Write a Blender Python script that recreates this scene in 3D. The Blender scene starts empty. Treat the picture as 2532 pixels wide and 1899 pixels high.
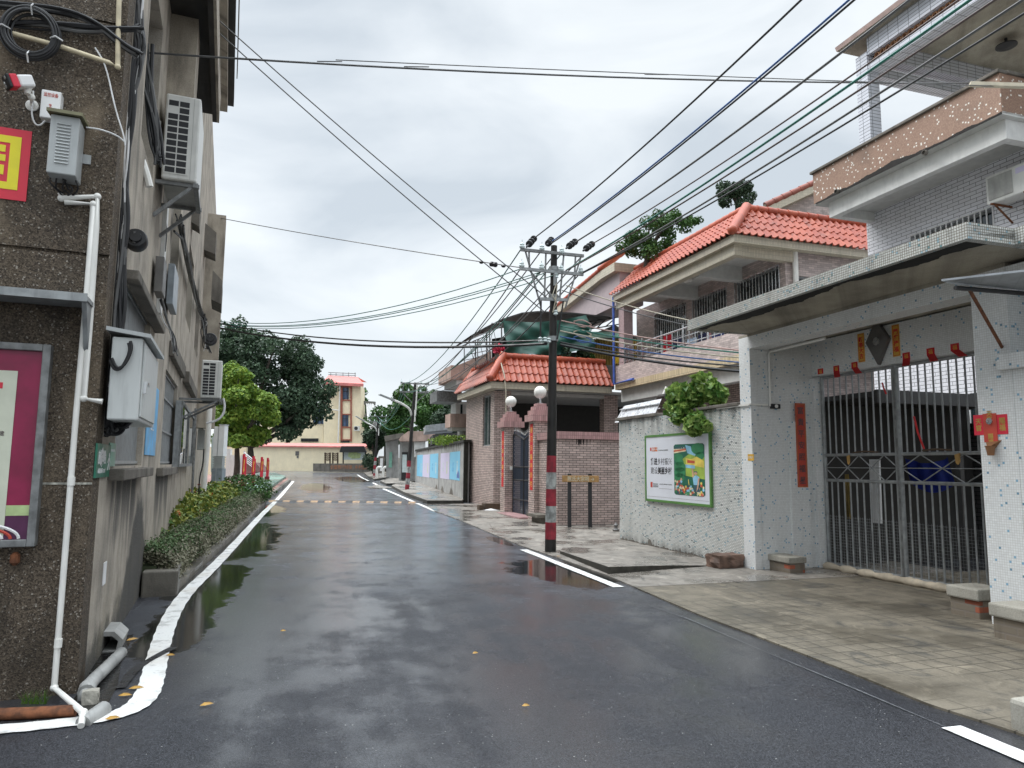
import bpy, bmesh, math, random
import numpy as np
from mathutils import Vector, Matrix
random.seed(7); rng = np.random.default_rng(7)
C = bpy.context.scene.collection
SC = bpy.context.scene
R = math.radians
# ------------------------------------------------------------------ camera, sky, sun
F, PITCH, ROLL, CH = 1750.0, R(6.55), R(0.53), 1.6
W, H = 2532, 1899
cam = bpy.data.cameras.new('camera'); co = bpy.data.objects.new('camera', cam); C.objects.link(co)
cam.sensor_width = 36.0; cam.lens = F / W * 36.0; cam.clip_end = 3000; cam.clip_start = 0.05
co.matrix_world = Matrix.Translation((0, 0, CH)) @ Matrix.Rotation(R(90) + PITCH, 4, 'X') @ Matrix.Rotation(ROLL, 4, 'Z')
SC.camera = co
SUN_EL, SUN_AZ = R(52), R(-75)      # azimuth from +Y towards +X: high, from the left of the street
wd = bpy.data.worlds.new('World'); SC.world = wd; wd.use_nodes = True
nt = wd.node_tree; nt.nodes.clear()
def _n(t, **k):
    n = nt.nodes.new(t)
    for a, v in k.items(): setattr(n, a, v)
    return n
L_ = nt.links.new
out = _n('ShaderNodeOutputWorld'); bg = _n('ShaderNodeBackground'); bg.inputs[1].default_value = 0.12
sky = _n('ShaderNodeTexSky', sky_type='NISHITA'); sky.sun_disc = False
sky.sun_elevation = SUN_EL; sky.sun_rotation = SUN_AZ
tc = _n('ShaderNodeTexCoord')
mp = _n('ShaderNodeMapping'); mp.inputs['Scale'].default_value = (1.0, 1.0, 2.6); mp.inputs['Location'].default_value = (3.1, 0.4, 0.2)
L_(tc.outputs['Generated'], mp.inputs[0])
n1 = _n('ShaderNodeTexNoise'); n1.inputs['Scale'].default_value = 2.3; n1.inputs['Detail'].default_value = 7; n1.inputs['Roughness'].default_value = 0.5; n1.inputs['Distortion'].default_value = 0.5
L_(mp.outputs[0], n1.inputs['Vector'])
cr = _n('ShaderNodeValToRGB'); e = cr.color_ramp.elements
e[0].position = 0.36; e[0].color = (3.55, 3.92, 4.25, 1); e[1].position = 0.60; e[1].color = (5.2, 5.48, 5.65, 1)
m_ = cr.color_ramp.elements.new(0.47); m_.color = (4.35, 4.68, 4.95, 1)
L_(n1.outputs['Fac'], cr.inputs[0])
sx = _n('ShaderNodeSeparateXYZ'); L_(tc.outputs['Generated'], sx.inputs[0])
up = _n('ShaderNodeMapRange'); up.inputs['From Min'].default_value = 0.60; up.inputs['From Max'].default_value = 1.0
up.inputs['To Min'].default_value = 1.0; up.inputs['To Max'].default_value = 5.6
L_(sx.outputs[2], up.inputs['Value'])
vm = _n('ShaderNodeVectorMath', operation='SCALE'); L_(cr.outputs[0], vm.inputs[0]); L_(up.outputs[0], vm.inputs['Scale'])
mx = _n('ShaderNodeMixRGB'); mx.inputs[0].default_value = 0.93
L_(sky.outputs[0], mx.inputs[1]); L_(vm.outputs[0], mx.inputs[2]); L_(mx.outputs[0], bg.inputs[0]); L_(bg.outputs[0], out.inputs[0])
sl = bpy.data.lights.new('sun', 'SUN'); sl.energy = 1.7; sl.angle = R(35); sl.color = (1.0, 0.985, 0.965)
so_ = bpy.data.objects.new('sun', sl); C.objects.link(so_)
sd = Vector((math.sin(SUN_AZ) * math.cos(SUN_EL), math.cos(SUN_AZ) * math.cos(SUN_EL), math.sin(SUN_EL)))
so_.rotation_euler = sd.to_track_quat('Z', 'Y').to_euler(); so_.location = sd * 60
SC.view_settings.view_transform = 'Standard'; SC.view_settings.look = 'None'
SC.view_settings.exposure = 0.64; SC.view_settings.gamma = 1.0; SC.view_settings.use_curve_mapping = False
SC.cycles.max_bounces = 6; SC.cycles.diffuse_bounces = 3; SC.cycles.glossy_bounces = 3; SC.cycles.transparent_max_bounces = 12

# ------------------------------------------------------------------ measuring helpers: photograph pixel -> place on a real surface
def ray(px, py):
    x = (px - W / 2) / F; y = -(py - H / 2) / F
    c, s = math.cos(ROLL), math.sin(ROLL); X = x * c - y * s; Y = x * s + y * c
    cp, sp = math.cos(PITCH), math.sin(PITCH)
    return Vector((X, cp - Y * sp, sp + Y * cp))
CAMP = Vector((0, 0, CH))
def zg(Y): return 0.0 if Y < 14 else 0.011 * (Y - 14) * min(1, (Y - 14) / 8)
def G(px, py, h=0.0):
    r = ray(px, py); t = 1.0
    f = lambda t: CH + r.z * t - zg(r.y * t) - h
    while t < 200 and f(t) > 0: t += 0.25
    lo, hi = t - 0.25, t
    for _ in range(30):
        m = (lo + hi) / 2
        if f(m) < 0: hi = m
        else: lo = m
    return CAMP + r * hi
def hz(px, py, z): r = ray(px, py); return CAMP + r * ((z - CH) / r.z)
def at(px, py, Y): r = ray(px, py); return CAMP + r * (Y / r.y)
def dirv(px): r = ray(px, 1146); v = Vector((r.x, r.y)); return v.normalized()
class Fac:
    """a vertical building plane: u runs along it, n points out of it"""
    def __init__(s, P, u, flip=False):
        s.P = Vector((P[0], P[1])); s.u = Vector((u[0], u[1])).normalized()
        s.n = Vector((-s.u.y, s.u.x)) * (-1 if flip else 1)
        s.ang = math.atan2(s.u.y, s.u.x)
    def p(s, a, o, z): q = s.P + s.u * a + s.n * o; return Vector((q.x, q.y, z))
    def so(s, p): d = Vector((p[0], p[1])) - s.P; return d.dot(s.u), d.dot(s.n)
    def hit(s, px, py, o=0.0):
        r = ray(px, py); P = s.P + s.n * o; t = P.dot(s.n) / Vector((r.x, r.y)).dot(s.n)
        q = CAMP + r * t; return (Vector((q.x, q.y)) - s.P).dot(s.u), q.z
    def cross(s, px, py, a):
        """pixel -> (o, z) on the plane across the facade at distance a along it"""
        r = ray(px, py); P = s.P + s.u * a; t = P.dot(s.u) / Vector((r.x, r.y)).dot(s.u)
        q = CAMP + r * t; return (Vector((q.x, q.y)) - s.P).dot(s.n), q.z
FR = Fac((3.808, 11.266), dirv(705))                      # house row on the right
FL = Fac(G(188, 1715), dirv(560), True)                    # street face of the building on the left
FS = Fac(G(188, 1715), (-FL.n.x, -FL.n.y), False)          # its end face, towards the camera
FP = Fac(FR.p(0, 0, 0), (-FR.n.x, -FR.n.y), True)          # faces across the row on the right: u runs away from the street, n to the camera

# ------------------------------------------------------------------ mesh builder
class MB:
    def __init__(s): s.v = []; s.f = []; s.m = []; s.mi = 0
    def add(s, vs, fs):
        b = len(s.v); s.v += [tuple(v) for v in vs]; s.f += [tuple(b + i for i in f) for f in fs]; s.m += [s.mi] * len(fs); return s
    def quad(s, a, b, c, d): return s.add([a, b, c, d], [(0, 1, 2, 3)])
    def hexa(s, v): return s.add(v, [(0, 3, 2, 1), (4, 5, 6, 7), (0, 1, 5, 4), (1, 2, 6, 5), (2, 3, 7, 6), (3, 0, 4, 7)])
    def box(s, f, s0, s1, o0, o1, z0, z1):
        return s.hexa([f.p(s0, o0, z0), f.p(s1, o0, z0), f.p(s1, o1, z0), f.p(s0, o1, z0), f.p(s0, o0, z1), f.p(s1, o0, z1), f.p(s1, o1, z1), f.p(s0, o1, z1)])
    def plate(s, f, poly, o0, o1):
        """polygon of (s, z) points extruded between two offsets"""
        n = len(poly); v = [f.p(a, o0, z) for a, z in poly] + [f.p(a, o1, z) for a, z in poly]
        return s.add(v, [tuple(range(n - 1, -1, -1)), tuple(range(n, 2 * n))] + [(i, (i + 1) % n, n + (i + 1) % n, n + i) for i in range(n)])
    def prism(s, pts, z0, z1):
        n = len(pts); z1f = z1 if callable(z1) else (lambda p: z1); z0f = z0 if callable(z0) else (lambda p: z0)
        v = [(p[0], p[1], z0f(p)) for p in pts] + [(p[0], p[1], z1f(p)) for p in pts]
        return s.add(v, [tuple(range(n - 1, -1, -1)), tuple(range(n, 2 * n))] + [(i, (i + 1) % n, n + (i + 1) % n, n + i) for i in range(n)])
    def tube(s, pts, r, n=8, closed=False, r1=None, cap=True):
        pts = [Vector(p) for p in pts]; k = len(pts); vs = []; prev = None
        for i, p in enumerate(pts):
            if closed: t = pts[(i + 1) % k] - pts[i - 1]
            else: t = pts[min(i + 1, k - 1)] - pts[max(i - 1, 0)]
            if t.length < 1e-9: t = Vector((0, 0, 1))
            t.normalize()
            if prev is None:
                a = Vector((0, 0, 1)) if abs(t.z) < 0.9 else Vector((1, 0, 0))
                x = t.cross(a).normalized()
            else:
                x = prev - t * prev.dot(t)
                x = x.normalized() if x.length > 1e-6 else t.orthogonal().normalized()
            prev = x; y = t.cross(x)
            rr = r if r1 is None else r + (r1 - r) * i / (k - 1)
            if isinstance(r, (list, tuple)): rr = r[i]
            vs += [p + (x * math.cos(2 * math.pi * j / n) + y * math.sin(2 * math.pi * j / n)) * rr for j in range(n)]
        fs = []
        for i in range(k if closed else k - 1):
            a, b = i * n, ((i + 1) % k) * n
            fs += [(a + j, a + (j + 1) % n, b + (j + 1) % n, b + j) for j in range(n)]
        if not closed and cap: fs += [tuple(range(n - 1, -1, -1)), tuple(range((k - 1) * n, k * n))]
        return s.add(vs, fs)
    def bar(s, a, b, w, h=None, up=(0, 0, 1)):
        a, b = Vector(a), Vector(b); h = h or w; t = (b - a).normalized(); u = Vector(up)
        if abs(t.dot(u)) > 0.95: u = Vector((FR.u.x, FR.u.y, 0))
        x = t.cross(u).normalized() * w / 2; y = x.cross(t).normalized() * h / 2
        return s.hexa([a - x - y, a + x - y, a + x + y, a - x + y, b - x - y, b + x - y, b + x + y, b - x + y])
    def lathe(s, c, prof, n=16, axis=(0, 0, 1)):
        ax = Vector(axis).normalized(); x = ax.orthogonal().normalized(); y = ax.cross(x); c = Vector(c); vs = []
        for r, z in prof: vs += [c + ax * z + (x * math.cos(2 * math.pi * j / n) + y * math.sin(2 * math.pi * j / n)) * max(r, 1e-4) for j in range(n)]
        fs = []
        for i in range(len(prof) - 1): fs += [(i * n + j, i * n + (j + 1) % n, (i + 1) * n + (j + 1) % n, (i + 1) * n + j) for j in range(n)]
        fs += [tuple(range(n - 1, -1, -1)), tuple(range((len(prof) - 1) * n, len(prof) * n))]
        return s.add(vs, fs)
    def ball(s, c, r, n=16, sq=1.0):
        return s.lathe(c, [(r * math.sin(math.pi * i / 10), -r * sq * math.cos(math.pi * i / 10)) for i in range(11)], n)
    def wall(s, f, s0, s1, z0, z1, o, holes=(), depth=0.2):
        """face with real openings, their reveals going back by depth"""
        xs = sorted({s0, s1} | {min(max(v, s0), s1) for h in holes for v in h[:2]}); zs = sorted({z0, z1} | {min(max(v, z0), z1) for h in holes for v in h[2:4]})
        for i in range(len(xs) - 1):
            for j in range(len(zs) - 1):
                a, b, c, d = xs[i], xs[i + 1], zs[j], zs[j + 1]; mx_, mz = (a + b) / 2, (c + d) / 2
                if any(h[0] < mx_ < h[1] and h[2] < mz < h[3] for h in holes): continue
                s.quad(f.p(a, o, c), f.p(b, o, c), f.p(b, o, d), f.p(a, o, d))
        for h in holes:
            a, b, c, d = h[:4]; k = o - depth
            s.quad(f.p(a, o, c), f.p(a, k, c), f.p(a, k, d), f.p(a, o, d)); s.quad(f.p(b, o, c), f.p(b, o, d), f.p(b, k, d), f.p(b, k, c))
            s.quad(f.p(a, o, c), f.p(b, o, c), f.p(b, k, c), f.p(a, k, c)); s.quad(f.p(a, o, d), f.p(a, k, d), f.p(b, k, d), f.p(b, o, d))
        return s
def _frame(base, ang): return Matrix.Translation(Vector(base)) @ Matrix.Rotation(ang, 4, 'Z')
FRM = {}
def mesh_of(name, mb, mats, inv=None, smooth=False):
    me = bpy.data.meshes.new(name); v = np.array(mb.v, float).reshape(-1, 3)
    if inv is not None:
        A = np.array(inv); v = v @ A[:3, :3].T + A[:3, 3]
    me.from_pydata(v.tolist(), [], mb.f)
    for m in (mats if isinstance(mats, (list, tuple)) else [mats]): me.materials.append(m)
    if len(me.materials) > 1: me.polygons.foreach_set('material_index', mb.m)
    if smooth: me.polygons.foreach_set('use_smooth', [True] * len(me.polygons))
    me.update(); return me
def _fix(me):
    b = bmesh.new(); b.from_mesh(me); bmesh.ops.recalc_face_normals(b, faces=b.faces); b.to_mesh(me); b.free()
def tag(o, label, cat, group=None, kind=None):
    if label: o['label'] = label
    if cat: o['category'] = cat
    if group: o['group'] = group
    if kind: o['kind'] = kind
    return o
def thing(name, label, cat, base, ang=0.0, group=None):
    o = bpy.data.objects.new(name, None); C.objects.link(o); o.empty_display_size = 0.2
    M = _frame(base, ang); o.matrix_world = M; FRM[o.name] = M; return tag(o, label, cat, group)
def part(name, mb, mats, parent, label=None, smooth=False, bevel=0.0, fix=True):
    root = parent
    while root.parent: root = root.parent
    me = mesh_of(name, mb, mats, FRM[root.name].inverted(), smooth)
    if fix: _fix(me)
    o = bpy.data.objects.new(name, me); C.objects.link(o); o.parent = parent
    if label: o['label'] = label
    finish(o, smooth, bevel); return o
def finish(o, smooth, bevel):
    if bevel:
        b = o.modifiers.new('bevel', 'BEVEL'); b.width = bevel; b.segments = 2; b.limit_method = 'ANGLE'; b.angle_limit = R(40)
    if smooth:
        o.data.polygons.foreach_set('use_smooth', [True] * len(o.data.polygons))
        try: o.data.set_sharp_from_angle(angle=R(40))
        except Exception: pass
def solo(name, mb, mats, label, cat, base, ang=0.0, group=None, kind=None, smooth=False, bevel=0.0, fix=True):
    M = _frame(base, ang); me = mesh_of(name, mb, mats, M.inverted(), smooth)
    if fix: _fix(me)
    o = bpy.data.objects.new(name, me); C.objects.link(o); o.matrix_world = M; FRM[o.name] = M
    finish(o, smooth, bevel); return tag(o, label, cat, group, kind)
def struct(name, mb, mats, base=(0, 0, 0), ang=0.0, smooth=False, fix=True):
    o = solo(name, mb, mats, None, None, base, ang, None, 'structure', smooth, 0, fix); return o
def text(parent, s, f, a, z, o, size, mat, width=None, bold=0.0, thick=0.001, name='lettering', spacing=1.0):
    """lettering lying on face f, centred at (a, z)"""
    cu = bpy.data.curves.new('t', 'FONT'); cu.body = s; cu.size = size; cu.align_x = 'CENTER'; cu.align_y = 'CENTER'; cu.extrude = thick; cu.offset = bold; cu.space_line = spacing; cu.resolution_u = 2
    to = bpy.data.objects.new('t', cu); C.objects.link(to); bpy.context.view_layer.update()
    me = bpy.data.meshes.new_from_object(to.evaluated_get(bpy.context.evaluated_depsgraph_get())); bpy.data.objects.remove(to); bpy.data.curves.remove(cu)
    n = Vector((f.n.x, f.n.y, 0)); r = Vector((0, 0, 1)).cross(n); c = f.p(a, o, z)
    v = np.zeros(len(me.vertices) * 3); me.vertices.foreach_get('co', v); v = v.reshape(-1, 3)
    if len(v):
        ctr = (v.max(0) + v.min(0)) / 2; v[:, :2] -= ctr[:2]
        if width: v[:, 0] *= width / max(1e-6, v[:, 0].max() - v[:, 0].min())
    P = np.array(c) + np.outer(v[:, 0], np.array(r)) + np.outer(v[:, 1], (0, 0, 1)) + np.outer(v[:, 2], np.array(n))
    root = parent
    while root.parent: root = root.parent
    A = np.array(FRM[root.name].inverted()); P = P @ A[:3, :3].T + A[:3, 3]
    me.vertices.foreach_set('co', P.ravel()); me.materials.clear(); me.materials.append(mat); me.update(); me.name = name
    ob = bpy.data.objects.new(name, me); C.objects.link(ob); ob.parent = parent; return ob
# ------------------------------------------------------------------ materials
class NT:
    def __init__(s, name):
        s.m = bpy.data.materials.new(name); s.m.use_nodes = True; s.t = s.m.node_tree
        s.b = s.t.nodes['Principled BSDF']; s.o = s.t.nodes['Material Output']
        s._obj = None
    def n(s, t, **k):
        n = s.t.nodes.new(t)
        for a, v in k.items(): setattr(n, a, v)
        return n
    def set(s, sock, v):
        if hasattr(v, 'is_linked') or isinstance(v, bpy.types.NodeSocket): s.t.links.new(v, sock)
        else:
            try: sock.default_value = v
            except Exception: sock.default_value = (v[0], v[1], v[2], 1) if len(v) == 3 else v
    def math(s, op, a, b=0.0, c=None):
        n = s.n('ShaderNodeMath', operation=op); s.set(n.inputs[0], a); s.set(n.inputs[1], b)
        if c is not None: s.set(n.inputs[2], c)
        return n.outputs[0]
    def obj(s):
        if s._obj is None: s._obj = s.n('ShaderNodeTexCoord').outputs['Object']
        return s._obj
    def xyz(s, v=None):
        n = s.n('ShaderNodeSeparateXYZ'); s.set(n.inputs[0], v or s.obj()); return n.outputs
    def vec(s, x, y, z=0.0):
        n = s.n('ShaderNodeCombineXYZ'); s.set(n.inputs[0], x); s.set(n.inputs[1], y); s.set(n.inputs[2], z); return n.outputs[0]
    def hv(s):
        x, y, z = s.xyz()[:3]; return s.math('ADD', x, y), z
    def noise(s, scale, detail=4, rough=0.55, vec=None, dist=0.0, out='Fac'):
        n = s.n('ShaderNodeTexNoise'); s.set(n.inputs['Vector'], vec or s.obj()); n.inputs['Scale'].default_value = scale; n.inputs['Detail'].default_value = detail; n.inputs['Roughness'].default_value = rough; n.inputs['Distortion'].default_value = dist
        return n.outputs[out]
    def ramp(s, v, a, b, c0=0.0, c1=1.0):
        n = s.n('ShaderNodeMapRange'); n.interpolation_type = 'SMOOTHSTEP'; s.set(n.inputs[0], v)
        n.inputs[1].default_value = a; n.inputs[2].default_value = b; n.inputs[3].default_value = c0; n.inputs[4].default_value = c1; return n.outputs[0]
    def mix(s, f, a, b, mode='MIX'):
        n = s.n('ShaderNodeMixRGB', blend_type=mode); s.set(n.inputs[0], f)
        for i, v in ((1, a), (2, b)):
            if isinstance(v, (tuple, list)): n.inputs[i].default_value = (v[0], v[1], v[2], 1)
            elif isinstance(v, (int, float)): n.inputs[i].default_value = (v, v, v, 1)
            else: s.t.links.new(v, n.inputs[i])
        return n.outputs[0]
    def white(s, vec):
        n = s.n('ShaderNodeTexWhiteNoise', noise_dimensions='3D'); s.set(n.inputs['Vector'], vec); return n.outputs['Value']
    def bump(s, h, strength=0.3, dist=0.01, prev=None):
        n = s.n('ShaderNodeBump'); n.inputs['Strength'].default_value = strength; n.inputs['Distance'].default_value = dist; s.set(n.inputs['Height'], h)
        if prev is not None: s.set(n.inputs['Normal'], prev)
        return n.outputs[0]
    def fin(s, col, rough=0.6, metal=0.0, normal=None, spec=None, **kw):
        i = s.b.inputs
        if isinstance(col, (tuple, list)): i['Base Color'].default_value = (*col[:3], 1)
        else: s.set(i['Base Color'], col)
        s.set(i['Roughness'], rough); s.set(i['Metallic'], metal)
        if normal is not None: s.set(i['Normal'], normal)
        if spec is not None: s.set(i['Specular IOR Level'], spec)
        for k, v in kw.items(): s.set(i[k.replace('_', ' ')], v)
        return s.m
def plain(name, col, rough=0.5, metal=0.0, var=0.18, sc=6.0, bump=0.0, bs=80, dirt=0.0, **kw):
    t = NT(name); nz = t.noise(sc, 5)
    lo = tuple(c * (1 - var) for c in col); hi = tuple(min(1, c * (1 + var)) for c in col)
    c = t.mix(t.ramp(nz, 0.3, 0.7), lo, hi)
    if dirt:
        h, z = t.hv(); st = t.noise(1.0, 5, 0.6, t.vec(t.math('MULTIPLY', h, 14), t.math('MULTIPLY', z, 1.6), 0))
        c = t.mix(t.math('MULTIPLY', t.ramp(st, 0.48, 0.72), dirt), c, tuple(0.25 * v + 0.01 for v in col))
    nm = t.bump(t.noise(bs, 3), bump, 0.004) if bump else None
    rg = t.ramp(nz, 0.3, 0.7, max(0, rough - 0.1), min(1, rough + 0.1))
    return t.fin(c, rg, metal, nm, **kw)
def tiles(name, w, h, gap, col, grout, off=0.5, var=0.12, accents=(), rough=0.35, streak=0.0, streakcol=(0.03, 0.03, 0.03), bump=0.35, mott=0.15, drip=None, swap=False):
    """ceramic wall tile in metres: w x h modules, gap of grout, accents = [(share, colour)]"""
    t = NT(name); H_, Z_ = t.hv(); x_, y_ = t.xyz()[:2]; fl_ = t.math('GREATER_THAN', t.math('ABSOLUTE', t.xyz(t.n('ShaderNodeNewGeometry').outputs['Normal'])[2]), 0.7)
    H_ = t.mix(fl_, H_, x_); Z_ = t.mix(fl_, Z_, y_)
    v = t.math('DIVIDE', Z_, h); row = t.math('FLOOR', v); fv = t.math('FRACT', v)
    uo = t.math('MULTIPLY', t.math('FLOORED_MODULO', row, 2.0), off); u = t.math('ADD', t.math('DIVIDE', H_, w), uo)
    colm = t.math('FLOOR', u); fu = t.math('FRACT', u)
    eu = t.math('MULTIPLY', t.math('MINIMUM', fu, t.math('SUBTRACT', 1.0, fu)), w); ev = t.math('MULTIPLY', t.math('MINIMUM', fv, t.math('SUBTRACT', 1.0, fv)), h)
    ed = t.math('MINIMUM', eu, ev); tile = t.ramp(ed, gap * 0.35, gap * 0.75)
    cell = t.vec(colm, row, 0.5); rnd = t.white(cell); rnd2 = t.white(t.vec(row, colm, 7.3))
    c = t.mix(rnd, tuple(x * (1 - var) for x in col), tuple(min(1, x * (1 + var)) for x in col))
    acc = 0.0
    for sh, ac in accents:
        msk = t.math('MULTIPLY', t.math('GREATER_THAN', rnd2, acc), t.math('LESS_THAN', rnd2, acc + sh)); acc += sh
        c = t.mix(msk, c, ac)
    big = t.noise(0.9, 5, 0.6); c = t.mix(t.math('MULTIPLY', t.ramp(big, 0.4, 0.75), mott), c, tuple(x * 0.45 for x in col))
    c = t.mix(tile, grout, c)
    if streak:
        h2, z2 = t.hv(); st = t.noise(1.0, 6, 0.65, t.vec(t.math('MULTIPLY', h2, 5), t.math('MULTIPLY', z2, 0.55), 0))
        k = t.ramp(st, 0.50, 0.75)
        if drip:   # dark drips running down from the coping and up from the foot
            k = t.math('MAXIMUM', t.math('MULTIPLY', k, 0.35), t.math('MULTIPLY', t.ramp(st, 0.36, 0.62), t.math('MAXIMUM', t.ramp(z2, drip[0] - drip[2], drip[0]), t.ramp(z2, drip[1], 0.0))))
        c = t.mix(t.math('MULTIPLY', k, streak), c, streakcol)
    rg = t.ramp(tile, 0, 1, 0.85, rough)
    return t.fin(c, rg, 0, t.bump(tile, bump, 0.003))
def leafmat(name, a, b, rough=0.5, tr=0.12, sc=0.9):
    t = NT(name); g = t.n('ShaderNodeNewGeometry').outputs['Random Per Island']
    c = t.mix(g, a, b); c = t.mix(t.ramp(t.noise(sc, 4), 0.35, 0.65), t.mix(0.55, c, tuple(x * 0.6 for x in a)), c)
    t.fin(c, rough, 0, None, 0.3)
    tr_ = t.n('ShaderNodeBsdfTranslucent'); t.set(tr_.inputs[0], c); mx_ = t.n('ShaderNodeMixShader'); mx_.inputs[0].default_value = tr
    t.t.links.new(t.b.outputs[0], mx_.inputs[1]); t.t.links.new(tr_.outputs[0], mx_.inputs[2]); t.t.links.new(mx_.outputs[0], t.o.inputs[0]); return t.m
M = {}
# --- plaster, concrete
def stucco(name, col, stain=0.7, speck=0.0, rough=0.85):
    t = NT(name); h, z = t.hv()
    nz = t.noise(2.2, 7, 0.6); c = t.mix(t.ramp(nz, 0.3, 0.7), tuple(x * 0.75 for x in col), tuple(x * 1.2 for x in col))
    st = t.noise(1.0, 7, 0.62, t.vec(t.math('MULTIPLY', h, 2.3), t.math('MULTIPLY', z, 0.45), 0))
    c = t.mix(t.math('MULTIPLY', t.ramp(st, 0.47, 0.70), stain), c, (0.035, 0.033, 0.03))
    pale = t.noise(1.0, 6, 0.6, t.vec(t.math('MULTIPLY', h, 1.3), t.math('MULTIPLY', z, 0.4), 4.0))
    c = t.mix(t.math('MULTIPLY', t.ramp(pale, 0.52, 0.72), 0.4), c, tuple(min(1, x * 1.6) for x in col))
    fine = t.noise(70, 4, 0.7)
    c = t.mix(0.25, c, t.mix(t.ramp(fine, 0.35, 0.65), tuple(x * 0.5 for x in col), tuple(x * 1.3 for x in col)))
    return t.fin(c, rough, 0, t.bump(fine, 0.4, 0.004), 0.15)
M['stucco'] = stucco('beige_render', (0.40, 0.355, 0.295), 0.7)
M['greywall'] = stucco('grey_render', (0.38, 0.38, 0.37), 0.55)
M['slab'] = stucco('old_concrete', (0.18, 0.165, 0.145), 0.8)
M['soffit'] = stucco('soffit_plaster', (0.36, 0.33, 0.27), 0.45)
M['pinkslab'] = stucco('pink_slab', (0.45, 0.33, 0.28), 0.6)
M['whiteplaster'] = plain('white_plaster', (0.70, 0.70, 0.68), 0.8, var=0.06, dirt=0.12)
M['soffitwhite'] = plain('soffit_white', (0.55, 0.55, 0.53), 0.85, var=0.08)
M['cream'] = plain('cream_paint', (0.86, 0.75, 0.53), 0.8, var=0.06, sc=1.2, dirt=0.12)
M['creamtrim'] = tiles('cream_tile', 0.05, 0.10, 0.006, (0.54, 0.49, 0.38), (0.30, 0.27, 0.22), 0, 0.08, streak=0.25)
M['bandtile'] = tiles('yellow_band_tile', 0.06, 0.24, 0.007, (0.55, 0.45, 0.29), (0.22, 0.18, 0.13), 0, 0.15, streak=0.35)
def pebble():
    t = NT('pebble_dash'); n = t.n('ShaderNodeTexVoronoi'); t.set(n.inputs['Vector'], t.obj()); n.inputs['Scale'].default_value = 105
    cr = t.white(n.outputs['Position']); h, z = t.hv()
    c = t.mix(t.ramp(cr, 0.0, 1.0), (0.040, 0.031, 0.024), (0.145, 0.115, 0.085))
    c = t.mix(t.math('GREATER_THAN', cr, 0.965), c, (0.30, 0.27, 0.23))
    st = t.noise(1.0, 5, 0.55, t.vec(t.math('MULTIPLY', h, 1.5), t.math('MULTIPLY', z, 0.7), 0))
    c = t.mix(t.math('MULTIPLY', t.ramp(st, 0.50, 0.66), 0.65), c, (0.27, 0.215, 0.155))
    c = t.mix(t.math('MULTIPLY', t.ramp(st, 0.48, 0.36), 0.6), c, (0.022, 0.018, 0.014))
    return t.fin(c, t.ramp(st, 0.4, 0.6, 0.55, 0.9), 0, t.bump(n.outputs['Distance'], 0.6, 0.006), 0.2)
M['pebble'] = pebble()
# --- tile walls
BLUE = [(0.026, (0.24, 0.46, 0.62)), (0.007, (0.14, 0.30, 0.42))]
M['mosaic'] = tiles('white_mosaic', 0.0255, 0.0255, 0.0030, (0.80, 0.82, 0.82), (0.60, 0.59, 0.57), 0, 0.06, BLUE, streak=0.12, mott=0.06)
M['mosaic_edge'] = tiles('white_mosaic_edge', 0.027, 0.027, 0.0055, (0.56, 0.57, 0.54), (0.17, 0.15, 0.12), 0, 0.14, [(0.05, (0.30, 0.45, 0.52)), (0.02, (0.14, 0.28, 0.30))], streak=0.45, mott=0.3)
M['stripmosaic'] = tiles('strip_mosaic', 0.050, 0.0245, 0.0058, (0.76, 0.77, 0.74), (0.20, 0.20, 0.19), 0.5, 0.08, [(0.035, (0.30, 0.46, 0.52)), (0.022, (0.16, 0.19, 0.20)), (0.03, (0.45, 0.60, 0.66))], streak=0.8, streakcol=(0.05, 0.055, 0.05), mott=0.25, drip=(2.75, 0.25, 0.75))
M['pinkbrick'] = tiles('pink_brick_tile', 0.20, 0.062, 0.0105, (0.54, 0.425, 0.385), (0.055, 0.045, 0.045), 0.5, 0.22, streak=0.25, mott=0.2)
M['palebrick'] = tiles('pale_brick_tile', 0.20, 0.060, 0.006, (0.49, 0.41, 0.385), (0.24, 0.20, 0.19), 0.5, 0.24, streak=0.25, mott=0.2)
M['whitebrick'] = tiles('white_brick_tile', 0.25, 0.075, 0.009, (0.76, 0.76, 0.80), (0.13, 0.13, 0.145), 0.5, 0.06, streak=0.12, mott=0.08)
M['pinkcap'] = tiles('pink_cap_tile', 0.06, 0.30, 0.007, (0.46, 0.27, 0.26), (0.22, 0.13, 0.13), 0, 0.15, streak=0.3)
M['pinkcoltile'] = tiles('pink_column_tile', 0.05, 0.05, 0.006, (0.45, 0.33, 0.33), (0.25, 0.18, 0.18), 0, 0.1)
def dots():
    t = NT('brown_mosaic'); H_, Z_ = t.hv()
    def cellm(sz, jit):
        v = t.math('DIVIDE', Z_, sz); u = t.math('DIVIDE', H_, sz); return t.math('FLOOR', u), t.math('FLOOR', v), t.math('FRACT', u), t.math('FRACT', v)
    a, b, fu, fv = cellm(0.026, 0); ed = t.math('MINIMUM', t.math('MINIMUM', fu, t.math('SUBTRACT', 1.0, fu)), t.math('MINIMUM', fv, t.math('SUBTRACT', 1.0, fv)))
    r = t.white(t.vec(a, b, 0)); c = t.mix(r, (0.28, 0.165, 0.115), (0.37, 0.235, 0.165)); c = t.mix(t.ramp(ed, 0.05, 0.14), (0.20, 0.12, 0.08), c)
    r2 = t.white(t.vec(b, a, 3.3)); c = t.mix(t.math('GREATER_THAN', r2, 0.962), c, (0.80, 0.78, 0.72))
    st = t.noise(1.3, 6, 0.6); c = t.mix(t.math('MULTIPLY', t.ramp(st, 0.52, 0.75), 0.45), c, (0.07, 0.045, 0.03))
    return t.fin(c, 0.5, 0, t.bump(ed, 0.2, 0.003))
M['brownmosaic'] = dots()
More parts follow.
